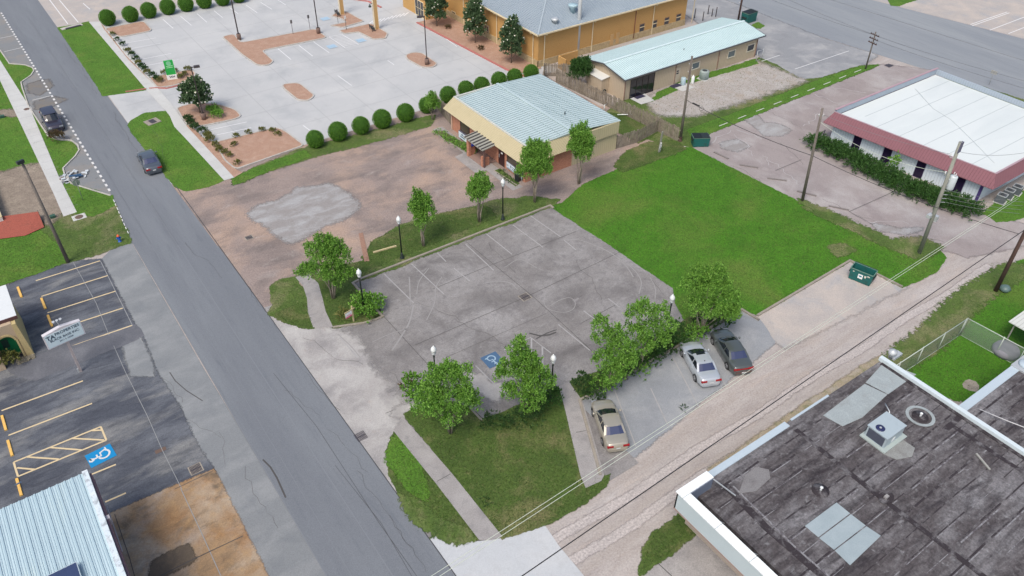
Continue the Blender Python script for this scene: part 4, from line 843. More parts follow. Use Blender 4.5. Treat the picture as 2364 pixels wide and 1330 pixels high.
def lot_lamp():
    t = empty('car_park_lamp', (0, 0, 0), 0, 'x', 'car park lamp', 'tall lamps in the pale car park')
    m = MB(); m.lathe([(.3, 0), (.3, .85), (.27, .9)], n=14); m.build('base', CONCB, t)
    m = MB(); m.box(-.065, .065, -.065, .065, .88, 6.7); m.box(-.16, .16, -.16, .16, .88, .95); m.build('pole', DKM, t)
    m = MB(); m.box(-.03, .55, -.04, .04, 6.55, 6.65); m.box(.3, .95, -.22, .22, 6.52, 6.70); m.build('lamp_head', DKM, t)
    m = MB(); m.box(.34, .92, -.18, .18, 6.50, 6.53); m.build('lens', GALV, t)
    return t
ll = lot_lamp(); ll.location = G(472, 277)-Vector((0, 0, -.0)); ll['label'] = 'car park lamp in front of the round magnolia'; ll.rotation_euler = (0, 0, -.2)
dup(ll, G(553, 92), 2.0, 'car park lamp at the left end of the long mulch island'); dup(ll, G(986, 150), 2.6, 'car park lamp on the small island nearest the yellow building')
dup(ll, G(736, 78), 1.4, 'slender car park lamp at the right end of the long mulch island')
def pole(base, top_px, h, mat, label, r0=.17, r1=.11, name='utility_pole', cat='utility pole', grp='wooden utility poles', lean=None):
    """the pole leans a little so that its head stands where the photo has it"""
    t = empty(name, base, 0, label, cat, grp); top = G(*top_px, h)-base if top_px else Vector((0, 0, h))
    if (top-Vector((0, 0, h))).length > .9: top = Vector((0, 0, h))+(top-Vector((0, 0, h))).normalized()*.9
    m = MB(); m.tube([(0, 0, -.1), top*.5, top], [r0, (r0+r1)/2, r1], 12); m.build('pole', mat, t); return t, top
pa, ta = pole(G(158, 606), (50, 374), 10.5, WOODP, 'dark wooden pole with a floodlight at the edge of the black parking lot')
m = MB(); m.box(-.3, .3, -.12, .12, -.12, .16, Matrix.Translation(ta+Vector((-.1, -.2, .1)))@Matrix.Rotation(R(20), 4, 'Z')); m.bar(ta+Vector((0, 0, -.2)), ta+Vector((-.1, -.15, .05)), .06, .06); m.build('floodlight', BLKM, pa)
pb, tb = pole(G(1852, 464), (1899, 250), 10.4, WOODP, 'brown utility pole between the big lawn and the stained concrete lot', .16)
pc, tc = pole(G(2122, 585), (2218, 328), 11.9, WOODG, 'weathered utility pole carrying the grey transformer', .19, .15)
pd_, td = pole(G(1570, 326), (1598, 130), 10.3, WOODP, 'dark utility pole at the end of the picket fence', .16)
pe, te = pole(G(1998, 160), (2022, 74), 5.4, WOODP, 'short utility pole with three crossarms at the edge of the big road', .1, .08)
pf, tf = pole(G(2298, 672), None, 10.5, WOODD, 'reddish-brown utility pole at the right edge of the alley', .19, .14)
pg, tg = pole(G(1703, 52), None, 9.5, WOODD, 'dark utility pole beside the green dumpster behind the long tan building', .15, .12)
ph, th_ = pole(G(1332, 128), None, 15, plain('pale_mast', (.55, .57, .57), .5), 'very tall pale grey mast between the yellow and the tan buildings', .29, .24, 'mast', 'mast', None)
m = MB(); [m.tube([(.0+.32*s, 0, 4.6), (.0+.32*s, 0, 5.0)], .13, 10) for s in (-1, 1)]; m.build('antenna', INSUL, ph)
m = MB()
for k in range(3): m.bar(te+Vector((-.1, -.7, -.4-.55*k)), te+Vector((.1, .7, -.4-.55*k)), .09, .11)
m.build('crossarm', WOODD, pe)
m = MB()
for k in range(3):
    for s in (-.6, -.25, .25, .6): m.tube([te+Vector((s*.14, s, -.34-.55*k)), te+Vector((s*.14, s, -.2-.55*k))], .035, 6)
m.build('insulators', BLKM, pe)
# transformer and fittings of the weathered pole
u = tc.normalized()
def on(t_, h): return Vector((t_.x*h/t_.z, t_.y*h/t_.z, h))
q = on(tc, 7.9)+CR*.55+Vector((0, 0, 0))
m = MB(); m.lathe([(.05, -.72), (.30, -.7), (.33, -.6), (.33, .55), (.30, .62), (.05, .68)], q, 18); m.bar(q+Vector((0, 0, .3)), on(tc, 8.2), .1, .1); m.bar(q+Vector((0, 0, -.3)), on(tc, 7.6), .1, .1); m.build('transformer', plain('transformer_grey', (.52, .58, .60), .4), pc)
m = MB()
for s in (-.15, .15): m.tube([q+CF*s+Vector((0, 0, .6)), q+CF*s+Vector((0, 0, .95))], [.07, .035], 8)
m.tube([on(tc, 8.6)-CR*.35, on(tc, 9.0)-CR*.32], .06, 7); m.tube([on(tc, 10.4)-CR*.45, on(tc, 10.8)-CR*.45], .05, 6); m.bar(on(tc, 10.4)-CR*.45, on(tc, 10.3), .04, .04)
m.build('insulators', INSUL, pc)
m = MB(); m.box(-.2, .2, -.1, .1, 10.9, 11.9, Matrix.Translation((tc.x-.0, tc.y, 0))@Matrix.Translation(CR*.12)); m.build('pole_cap', plain('purple_grey_cap', (.11, .11, .17), .6), pc)
m = MB(); c4 = on(tc, 4.3); m.box(-.28, .28, -.18, .18, -.16, .16, Matrix.Translation(c4-CR*.32)); m.box(-.2, .2, -.18, .18, -.35, .2, Matrix.Translation(c4+CR*.32+Vector((0, 0, -.2)))); m.build('equipment_box', GALV, pc)
m = MB()
for k in range(4): c5 = on(tc, 7.0-.4*k); m.bar(c5, c5+CR*.6-Vector((0, 0, .03)), .04, .04)
m.build('bracket', GALV, pc)
m = MB(); m.bar(on(tb, 9.6)-CR*.2, on(tb, 9.6)+CR*.25, .06, .06); m.tube([on(tb, 9.6)-CR*.2, on(tb, 9.8)-CR*.2], .06, 7); m.tube([on(tb, 9.6)+CR*.25, on(tb, 9.8)+CR*.25], .05, 7); m.build('insulators', INSUL, pb)
m = MB()
for k in range(9): m.tube([on(td, 9.4-.45*k)+CR*(.18 if k % 2 else -.18), on(td, 9.5-.45*k)+CR*(.22 if k % 2 else -.22)], .045, 6)
m.build('insulators', INSUL, pd_)
m = MB()
for k in range(6): m.tube([Vector((0, 0, 3-.0+k*.55))-CR*.2, Vector((0, 0, 3.1+k*.55))-CR*.36], .06, 6)
m.build('insulators', INSUL, pg)
m = MB(); m.lathe([(.24, 0), (.24, .06), (.2, .07), (.2, .55), (.22, .6)], tuple((td*0))[0:3], 10); m.build('collar', WOODD, pd_)
WIRE = plain('black_cable', (.02, .02, .022), .6, var=0); WIREP = plain('pale_wire', (.55, .60, .50), .5, var=0); WIREG = plain('grey_wire', (.16, .17, .18), .5, var=0)
def wire(a, b, r, mat, label, sag=.25, grp='overhead wires', n=14):
    a = Vector(a); b = Vector(b); pts = [a.lerp(b, i/n)-Vector((0, 0, sag*4*(i/n)*(1-i/n))) for i in range(n+1)]
    m = MB(); m.tube([p-a for p in pts], r, 5); o = m.build('overhead_wire', mat); o.location = a; return tag(o, label, 'wire', grp)
bp = {k: Vector(v.location) for k, v in dict(b=pb, c=pc, d=pd_, e=pe, f=pf, g=pg).items()}
fa = G(2352, 540, 7.0); a = G(1205, 1330, 8.5); dv = (a-fa); wire(fa+Vector((0, 0, 0)), a+dv*.25, .032, WIRE, 'thick black overhead cable running the whole length of the gravel alley', .0)
wire(fa, fa-dv*.5+Vector((0, 0, 0)), .032, WIRE, 'black cable leaving the reddish-brown pole to the right edge', .0)
zw = 9.0
for off, lab in ((0, 'upper of two pale parallel wires crossing the grass triangle'), (12, 'lower of two pale parallel wires crossing the grass triangle')):
    a = G(1152+off, 1229+off//3, zw); b = G(2140, 590+off//2, zw); d = b-a; wire(a-d*.3, b+d*.35, .016, WIREP, lab, 0)
db = bp['d']+on(td, 5.2); bb = bp['b']+on(tb, 5.3); wire(db, bb, .03, WIRE, 'black service cable from the fence pole to the pole by the lawn', .4); wire(bb, fa, .025, WIRE, 'black cable from the pole by the lawn across the stained lot to the right-hand pole', .5)
m = MB(); m.tube([db.lerp(bb, .06), db.lerp(bb, .12)-Vector((0, 0, .02))], .07, 8); m.tube([(db.lerp(bb, .14)-Vector((0, 0, .25))+CR*.22*math.cos(t*.7)+Vector((0, 0, .25*math.sin(t*.7)))) for t in range(10)], .02, 5); o = m.build('cable_splice', WIRE); tag(o, 'black splice closure and loop hanging on the cable near the fence pole', 'cable splice')
wire(bp['b']+on(tb, 9.7)+CR*.25, bp['c']+on(tc, 10.7)-CR*.45, .015, WIREG, 'thin grey wire over the white roof to the insulator of the transformer pole', .3); wire(bp['b']+on(tb, 9.0), bp['c']+on(tc, 8.9)-CR*.3, .018, WIREP, 'thin pale wire from the pole by the lawn, passing over the junipers', .9)
wire(bp['c']+on(tc, 11), G(2380, 350, 9), .015, WIREG, 'thin wire from the transformer pole towards the right edge over the white roof', .4)
for k in range(4): a = bp['c']+on(tc, 7.0-.4*k)+CR*.6; wire(a, a+(G(2300, 455, 4)-G(2200, 440, 4))*1.6+Vector((0, 0, 0)), .014, WIREG, '%s of four thin service wires from the transformer pole to the maroon building' % ['topmost', 'second highest', 'third highest', 'lowest'][k], .15)
for k, (p1, p2) in enumerate((((1790, 0), (2019, 78)), ((1820, -4), (2030, 72)), ((1920, 0), (2364, 140)))):
    a = G(*p1, 8.5); b = (bp['e']+te-Vector((0, .5-k, .4))) if k < 2 else G(*p2, 8.5); wire(a+(a-b)*.3, b, .022, WIREG, ['left', 'middle', 'right-hand'][k]+' overhead wire crossing the big road at the top right', .2 if k < 2 else 0)
for k, (y, z) in enumerate(((.5, .45), (-.5, 1.0))):
    a = bp['e']+te-Vector((0, y, z)); wire(a, G(2400, [196, 214][k], 8), .022, WIREG, ['upper', 'lower'][k]+' wire running right from the short crossarm pole over the big road', .2)
# roads signs, hydrant, drains
POSTM = plain('sign_post_metal', (.22, .23, .23), .5)
t = empty('stop_sign', G(192, 463), 0, 'back of an octagonal sign on a thin post at the kerb tip', 'road sign'); m = MB(); m.tube([(0, 0, 0), (0, 0, 2.3)], .03, 6); m.build('post', POSTM, t)
m = MB(); m.prism([(.38*math.cos(R(22.5+45*i)), .38*math.sin(R(22.5+45*i))) for i in range(8)], -.012, .012); o = m.build('panel', plain('dull_sign_back', (.20, .24, .21), .5), t); o.rotation_euler = (R(90), 0, R(8)); o.location = (0, .04, 2.1)
t = empty('road_sign', G(2272, 180), 0, 'small flat sign on a thin post beside the big road', 'road sign'); m = MB(); m.tube([(0, 0, -.9), (0, 0, 1.9)], .035, 6); m.build('post', POSTM, t)
m = MB(); m.box(-.02, .02, -.4, .4, 1.5, 1.95); m.build('panel', plain('grey_panel', (.36, .36, .34), .5), t); t.location.z = 0; t.location = G(2283, 196)
def signpost(px, label, col):
    t = empty('parking_sign', G(*px), 0, label, 'parking sign', 'small signs on posts by the accessible bays'); m = MB(); m.tube([(0, 0, 0), (0, 0, 2.1)], .03, 6); m.build('post', DKM, t)
    m = MB(); m.box(-.15, .15, -.01, .01, 1.65, 2.15); m.build('panel', plain('panel_'+label[:5], col, .5), t)
signpost((677, 80), 'dark-backed sign at the left of the long mulch island', (.12, .12, .12)); signpost((716, 68), 'dark-backed sign at the right of the long mulch island', (.12, .12, .12)); signpost((800, 70), 'white-faced sign on the island with the bench', (.72, .72, .70)); signpost((781, 55), 'dark-backed sign on the island behind', (.12, .12, .12))
# hydrant
t = empty('fire_hydrant', G(277, 558), 0, 'blue fire hydrant with an orange cap on the verge', 'fire hydrant'); BL = plain('hydrant_blue', (.02, .10, .42), .45); OR = plain('hydrant_orange', (.75, .12, .03), .45)
m = MB(); m.lathe([(.17, 0), (.17, .05), (.12, .06), (.12, .55), (.15, .57), (.15, .61)], n=14); m.build('body', BL, t); m = MB(); m.lathe([(.14, .61), (.12, .70), (.06, .77), (.035, .78), (.035, .84), (.0, .85)], n=14); m.build('cap', OR, t)
for s in (-1, 1): m = MB(); m.tube([(.1*s, 0, .42), (.23*s, 0, .42)], .06, 10); m.build('nozzle', BL, t)
m = MB(); m.tube([(0, -.1, .38), (0, -.24, .38)], .08, 10); m.build('nozzle', BL, t)
def slab(name, px, sx, sy, label, cat, mat, h=.04, rz=0, grp=None, extra=None):
    t = empty(name, G(*px), rz, label, cat, grp); m = MB(); m.box(-sx/2, sx/2, -sy/2, sy/2, -.02, h); m.build('slab', mat, t)
    if extra: extra(t)
    return t
RUSTY = plain('rusty_iron', (.13, .085, .065), .8); GRATE = plain('grate_iron', (.05, .045, .055), .6)
def cover(r, z=.045): 
    def f(t): m = MB(); m.lathe([(r, 0), (r, .02), (r*.9, .025), (.01, .025)], (0, 0, z), 22); m.build('cover', RUSTY, t)
    return f
slab('water_meter', (265, 559), .5, .35, 'small white meter box beside the blue hydrant', 'meter box', GLOBE)
slab('manhole', (183, 502), 1.25, 1.0, 'square concrete slab with round iron cover where the pavement ends', 'manhole', WALK, .06, 0, 'manholes with round covers', cover(.38, .06)); slab('manhole', (146, 413), 1.1, 1.0, 'round-covered manhole at the kerb beside the dumped white debris', 'manhole', WALK, .05, 0, 'manholes with round covers', cover(.36, .05)); slab('manhole', (62, 253), 1.1, 1.0, 'round-covered manhole by the parked estate car', 'manhole', WALK, .05, 0, 'manholes with round covers', cover(.34, .05))
def grate(w_, d_, z=.05):
    def f(t):
        m = MB(); n = 9
        for i in range(n): x = -w_/2+w_*(i+.5)/n; m.box(x-w_/n*.3, x+w_/n*.3, -d_/2, d_/2, z, z+.015)
        m.box(-w_/2, w_/2, -.03, .03, z+.001, z+.018); m.build('grate', GRATE, t)
    return f
for px, w_, lab in (((1212, 686), .8, 'square iron drain in the middle of the grey car park'), ((833, 1008), .8, 'iron drain at the street edge below the driveway'), ((575, 549), .6, 'small iron drain in the dirt lot'), ((680, 683), .55, 'rusty drain in the grass left of the curved footpath'), ((452, 1083), .75, 'iron drain at the corner of the black lot and rusty concrete')):
    slab('storm_drain', px, w_+.16, w_+.12, lab, 'drain', KERBD, .03, 0, 'iron storm drains', grate(w_, w_, .03))
slab('storm_drain', (371, 1040), .75, .35, 'small rusty lid set in the black lot', 'drain', RUSTY, .03); slab('storm_drain', (2052, 152), 1.0, .8, 'dark drain box where the grass strip meets the big road', 'drain', GRATE, .05)
slab('storm_drain', (352, 282), 1.6, 1.4, 'concrete drain box with a dark opening in the verge', 'drain', KERBD, .1, .2, None, lambda t: MB().box(-.3, .35, -.5, .5, .1, .12).build('opening', GRATE, t))
slab('culvert', (166, 63), 3.0, .8, 'dark culvert mouth at the top of the green verge', 'culvert', KERB, .12, .15, None, lambda t: MB().box(-1.0, 1.2, -.5, -.1, .06, .14).build('opening', GRATE, t))
# TA sign
SB = plain('sign_frame', (.60, .58, .60), .5); SF = plain('sign_face', (.62, .74, .77), .4, var=.05); INK = plain('sign_ink', (.03, .06, .10), .5, var=0)
tab = G(187, 858); t = empty('property_sign', tab, R(8), 'pale blue sign with peaked top on a single post in the black parking lot', 'sign')
m = MB(); m.box(-.09, .09, -.09, .09, 0, 3.6); m.build('post', plain('post_paint', (.42, .37, .36), .7), t)
Wd2, z0, z1 = 1.36, 3.3, 4.6
m = MB(); m.prism([(-Wd2, z0), (Wd2, z0), (Wd2, z1), (.0, z1+.2), (-Wd2, z1)], -.16, .16); o = m.build('sign_box', SB, t); o.rotation_euler = (R(90), 0, 0)
m = MB(); m.box(-Wd2+.07, Wd2-.07, -.172, -.16, z0+.07, z1-.04); o = m.build('sign_face', SF, t)
for s, txt, x, z, bd in ((.50, 'TA', -.92, z1-.36, .012), (.35, 'PROPERTIES', .30, z1-.24, .005), (.29, 'BLACK BASE INC.', .02, z1-.66, .004), (.19, '3411 S. PARK', .05, z1-.96, .002)):
    textobj(txt, s, INK, t, (x, -.178, z), (R(90), 0, 0), bold=bd, sx=.95, ext=.003)
m = MB(); m.tube([(-.05, 0, z1+.3), (-.05, 0, z1+.62)], .025, 6); m.tube([(-.3, 0, z1+.62), (.22, 0, z1+.62)], .02, 6)
for x in (-.3, -.05, .2): m.tube([(x, 0, z1+.62), (x, -.02, z1+.8)], [.05, .11], 9)
m.build('spotlights', GALV, t)
m = MB(); m.box(-.2, -.1, -.05, .05, .0, .4); m.build('electric_box', GALV, t)
# green pedestal sign
gs = G(399, 184); t = empty('upright_sign', gs, R(-12), 'green upright sign with a white base showing its house number', 'sign'); GRN = plain('sign_green', (.015, .36, .06), .5); WH = plain('sign_white', (.78, .80, .78), .5, var=0)
m = MB(); m.box(-.62, .62, -.14, .14, .0, .72); m.build('base', WH, t); m = MB(); m.box(-.56, .56, -.11, .11, .72, 2.6); m.build('panel', GRN, t)
m = MB(); m.box(.56, .60, -.12, .12, .72, 2.62); m.box(-.40, .42, -.115, -.11, 1.86, 1.93); m.box(-.36, .40, -.115, -.11, 1.66, 1.73); m.build('stripe', plain('pale_green', (.42, .75, .45), .5), t)
m = MB(); m.lathe([(.30, 0), (.30, .006), (.22, .007), (.22, .001)], n=20); o = m.build('emblem', plain('emblem_green', (.20, .52, .28), .5), t); o.rotation_euler = (R(90), 0, 0); o.location = (0, -.111, 2.25)
textobj('2424', .34, INK, t, (.02, -.143, .45), (R(90), 0, 0), bold=.012)
# real-estate hanging sign
t = empty('hanging_sign', G(817, 743), R(12), 'small white and red sign hanging from a wooden post on the grass', 'sign'); PW = plain('raw_wood', (.50, .42, .24), .8)
m = MB(); m.box(-.05, .05, -.05, .05, 0, 1.75); m.build('post', PW, t); m = MB(); m.box(-.85, .2, -.09, -.05, 1.42, 1.52); m.build('arm', PW, t)
m = MB(); m.box(-.78, -.12, -.09, -.07, .85, 1.38); m.build('panel', WH, t); m = MB(); m.box(-.78, -.12, -.095, -.09, .85, 1.0); m.box(-.7, -.2, -.095, -.09, 1.08, 1.13); m.build('panel_print', plain('sign_red', (.62, .10, .20), .5), t)
# yellow parking blocks
YB = surf('yellow_block', (.74, .45, .12), [((.6, .42, .22), 3, .5, .75, .5)], kind='object', grain=.15)
def block():
    m = MB(); L = .85; pr = [(-.11, 0), (.11, 0), (.085, .13), (-.085, .13)]
    vs = [(x, y, z) for y, k in ((-L, 1), (L, 1)) for x, z in pr]; m.add(vs, [(0, 1, 2, 3), (7, 6, 5, 4), (1, 5, 6, 2), (0, 3, 7, 4), (3, 2, 6, 7), (0, 4, 5, 1)]); return m
first = None
for i, ((px, py), lab) in enumerate((((46, 676), 'yellow parking block farthest from the street sign, alone near the small building'), ((101, 702), 'yellow parking block in the second bay from the top'), ((116, 742), 'yellow parking block directly left of the sign board'), ((10, 978), 'yellow parking block at the left edge above the hatched bay'), ((24, 1036), 'yellow parking block at the left end of the hatched bay'), ((45, 1126), 'yellow parking block nearest the metal roof'))):
    if first is None: first = block().build('parking_block', YB); first.location = G(px, py); tag(first, lab, 'parking block', 'yellow parking blocks')
    else: o = first.copy(); COL.objects.link(o); o.location = G(px, py); o['label'] = lab
GB2 = surf('grey_block', (.20, .18, .17), kind='object'); first = None
for i, (a, b) in enumerate((((1652, 354), (1677, 366)), ((1710, 382), (1747, 388)), ((1774, 413), (1813, 418)), ((1842, 443), (1882, 453)), ((1914, 477), (1958, 486)))):
    A, B = G(*a), G(*b); d = B-A; c = (A+B)/2
    m = MB(); L = 1.0; m.box(-.09, .09, -L, L, 0, .12); o = m.build('parking_block', GB2); o.location = c; o.rotation_euler = (0, 0, math.atan2(d.y, d.x)-math.pi/2); tag(o, '%s grey concrete parking block from the far end, lying askew on the stained lot' % ords[i], 'parking block', 'grey parking blocks')
for i, (a, b) in enumerate((((862, 585), (915, 570)), ((2253, 1049), (2283, 1085)))):
    if i == 0: A, B = G(*a), G(*b); m = MB(); m.bar(A+Vector((0, 0, .1)), B+Vector((0, 0, .1)), .16, .14); tag(m.build('timber_beam', PW), 'pale timber beam lying on the grass strip', 'timber')
# dumpsters
DG = surf('dumpster_green', (.015, .115, .105), [((.03, .07, .06), 2, .5, .7, .6)], kind='object', grain=.15, rough=.5); DI = plain('dumpster_inside', (.03, .022, .02), .9); DLID = plain('dumpster_lid', (.022, .03, .03), .5)
def dumpster(loc, rz, label, Lx=1.85, Wy=1.0, h=1.3, lids='open'):
    t = empty('dumpster', loc, rz, label, 'dumpster', 'green dumpsters'); m = MB(); hx, hy = Lx/2, Wy/2; th = .05
    # sloping front: narrower at the bottom
    for (x0, y0, x1, y1) in ((-hx, -hy, hx, -hy), (hx, -hy, hx, hy), (hx, hy, -hx, hy), (-hx, hy, -hx, -hy)):
        a = Vector((x0, y0, h)); b = Vector((x1, y1, h)); k = .93; a0 = Vector((x0*k, y0*k, .08)); b0 = Vector((x1*k, y1*k, .08)); n = Vector((y0-y1, x1-x0, 0)).normalized()*th
        m.quad(a0, b0, b, a); m.quad(b0+n, a0+n, a+n, b+n); m.quad(a, b, b+n, a+n)
    m.quad((-hx*.93, -hy*.93, .08), (-hx*.93, hy*.93, .08), (hx*.93, hy*.93, .08), (hx*.93, -hy*.93, .08))
    for y in (-hy*.5, hy*.5): m.box(-hx*.85, hx*.85, y-.06, y+.06, 0, .08)
    m.build('body', DG, t)
    m = MB(); m.box(-hx*.9, hx*.9, -hy*.86, hy*.86, .14, .18); m.build('floor', DI, t)
    m = MB()
    for a, b in (((-hx, -hy), (hx, -hy)), ((hx, -hy), (hx, hy)), ((hx, hy), (-hx, hy)), ((-hx, hy), (-hx, -hy))): m.bar((a[0], a[1], h), (b[0], b[1], h), .07, .06)
    m.build('rim', plain('rim_green', (.12, .22, .17), .5), t)
    for s in (-1, 1): m = MB(); m.box(s*hx-.03*s if s < 0 else hx, s*hx if s < 0 else hx+.09, -.4, .4, .75, .93) if s > 0 else m.box(-hx-.09, -hx, -.4, .4, .75, .93); m.build('fork_pocket', DLID, t)
    if lids == 'open':
        m = MB(); m.box(-hx+.03, -.01, hy+.05, hy+.09, h-.75, h+.06); m.box(.01, hx-.03, hy+.05, hy+.09, h-.75, h+.06); m.build('lid', DLID, t)
    elif lids == 'half': 
        m = MB(); m.box(.02, hx-.02, -hy-.02, hy+.02, h+.04, h+.08); [m.box(x, x+.05, -hy, hy, h+.08, h+.11) for x in (.15, .35, .55, .75)]; m.build('lid', DLID, t)
        m = MB(); m.box(-hx+.02, -.02, -hy-.02, hy+.02, h+.04, h+.08); m.build('lid', plain('torn_lid', (.008, .01, .01), .5), t)
    return t
A, B = G(1957, 643), G(2006, 663); rz = math.atan2((B-A).y, (B-A).x); Lc = (B-A).length; nrm = Vector((-(B-A).y, (B-A).x, 0)).normalized()
t = dumpster((A+B)/2+nrm*.5, rz, 'open green dumpster with pale labels at the end of the sandy parking bay', max(1.6, Lc*1.05), 1.05, 1.25)
m = MB(); m.box(-.22, .2, -.545, -.53, .5, .95); m.build('sticker', WH, t); m = MB(); m.box(.32, .48, -.55, -.53, .75, .98); m.box(.55, .78, -.55, -.53, .95, 1.05); m.box(-.75, -.62, -.55, -.53, .98, 1.06); m.build('sticker', plain('cream_sticker', (.6, .58, .5), .6), t)
m = MB(); m.lathe([(.0, 0), (.12, .0), (.12, .004)], n=18); m2 = m.build('sticker_print', plain('teal_print', (.05, .2, .25), .6), t); m2.rotation_euler = (R(90), 0, 0); m2.location = (-.01, -.547, .76); m2.scale = (1.3, .7, 1)
A, B = G(1600, 338), G(1630, 348); dumpster((A+B)/2+Vector((.6, .6, 0)), R(-32), 'closed dark green dumpster at the corner of the big lawn', 1.9, 1.2, 1.15, 'half')
dumpster(G(1727, 50), R(2), 'teal dumpster with a ribbed lid flap behind the long tan building', 2.2, 1.3, 1.5, 'half')
# wheelie bin
t = empty('wheelie_bin', G(1196, 418), R(-70), 'black wheelie bin beside the white banner near the shop corner', 'bin'); m = MB(); vs = [(x*k, y*k, z) for z, k in ((.08, .8), (1.0, 1)) for x, y in ((-.29, -.33), (.29, -.33), (.29, .33), (-.29, .33))]
m.add(vs, [(3, 2, 1, 0), (4, 5, 6, 7), (0, 1, 5, 4), (1, 2, 6, 5), (2, 3, 7, 6), (3, 0, 4, 7)]); m.build('body', plain('bin_black', (.015, .018, .022), .5), t)
m = MB(); m.box(-.33, .33, -.38, .36, 1.0, 1.07); m.build('lid', plain('bin_lid', (.06, .085, .085), .5), t)
for s in (-1, 1): m = MB(); m.tube([(.24*s, .28, .12), (.31*s, .28, .12)], .12, 12); m.build('wheel', BLKM, t)
# rubbish by the kerb, netting, planks, sundry
RN = surf('orange_netting', (.30, .085, .06), [((.22, .075, .055), 3, .5, .7, .6)], grain=.3)
t = empty('netting_fence', G(40, 535), 0, 'orange-red safety netting sagging beside the bare soil', 'netting'); o0 = G(40, 535); m = MB()
P = [G(-20, 505), G(0, 516), G(94, 503), G(103, 527)]; Q = [G(-20, 560), G(0, 554), G(60, 546), G(103, 527)]
m.add([tuple(p-o0+Vector((0, 0, .75))) for p in P[:3]]+[tuple(p-o0+Vector((0, 0, .12))) for p in Q[:3]]+[tuple(P[3]-o0+Vector((0, 0, .15)))], [(3, 4, 1, 0), (4, 5, 2, 1), (5, 6, 2)]); m.build('net', RN, t)
m = MB(); m.tube([P[2]-o0, P[2]-o0+Vector((0, 0, .9))], .025, 6); m.tube([P[1]-o0, P[1]-o0+Vector((0, 0, .85))], .025, 6); m.build('stake', BLKM, t)
m = MB(); rr = random.Random(5); dc = G(168, 411)
for i in range(26):
    p = Vector((rr.gauss(0, .55), rr.gauss(0, .5), rr.uniform(.05, .25))); m.box(-rr.uniform(.1, .3), rr.uniform(.1, .3), -rr.uniform(.06, .2), rr.uniform(.06, .2), -.03, .03, Matrix.Translation(p)@Matrix.Rotation(rr.uniform(0, 6), 4, 'Z')@Matrix.Rotation(rr.uniform(-.6, .6), 4, 'X'))
o = m.build('rubbish_pile', plain('pale_rubbish', (.50, .54, .56), .7)); o.location = dc; tag(o, 'pile of pale rubbish dumped against the kerb', 'rubbish')
m = MB(); m.box(-.7, .5, -.15, .15, .3, .36, Matrix.Rotation(-.2, 4, 'Z')); m.box(-.2, .6, -.35, -.2, .25, .3); o = m.build('blue_board', plain('blue_board', (.03, .08, .16), .6)); o.location = dc+Vector((.4, -.2, 0)); tag(o, 'dark blue board on top of the pale rubbish', 'board')
t = empty('site_hoarding', G(0, 500), 0, 'pale boarded corner at the left edge above the orange netting', 'hoarding'); a, b = G(-30, 420)-G(0, 500), G(10, 523)-G(0, 500)
m = MB(); m.bar(a+Vector((0, 0, .5)), b+Vector((0, 0, .5)), .3, 1.0); m.build('panel', plain('hoarding_white', (.6, .6, .57), .7), t); m = MB(); m.bar(a+Vector((0, 0, 1.04)), b+Vector((0, 0, 1.04)), .36, .08); m.build('rail', PW, t)
tag(MB().box(-.25, .25, -.2, .2, 0, .3).build('utility_box', plain('box_green', (.03, .09, .06), .6)), 'small green utility box beside the floodlight pole', 'utility box').location = G(123, 503)
tag(MB().box(-.25, .25, -.2, .2, 0, .3).build('utility_box', plain('box_green', (.03, .09, .06), .6)), 'small green utility box at the left edge by the far lawn', 'utility box').location = G(6, 272)
# post with meter on the lawn
t = empty('meter_post', G(1521, 352), 0, 'grey wooden post with a small white meter at the lawn corner', 'meter post'); m = MB(); m.box(-.08, .08, -.08, .08, 0, 2.6, Matrix.Rotation(.05, 4, 'Y')); m.build('post', WOODG, t); m = MB(); m.box(-.12, .12, -.2, -.09, .7, 1.1); m.tube([(0, -.15, 1.1), (0, -.15, 1.3)], .09, 10); m.build('meter', INSUL, t); m = MB(); m.tube([(-.1, -.1, 0), (-.1, -.1, .7)], .025, 6); m.tube([(.1, -.1, 0), (.1, -.1, .7)], .025, 6); m.build('conduit', GALV, t)
# bag by the right pole
m = MB(); rr = random.Random(3)
m.lathe([(.1, 0), (.42, .08), (.5, .3), (.36, .52), (.12, .62), (.02, .63)], n=11); m.v = [(x*rr.uniform(.8, 1.15), y*rr.uniform(.8, 1.15), z) for x, y, z in m.v]; o = m.build('rubbish_bag', plain('bag_grey_green', (.10, .16, .15), .4)); o.location = G(2318, 672); tag(o, 'dark grey-green rubbish bag at the foot of the right-hand pole', 'rubbish bag')
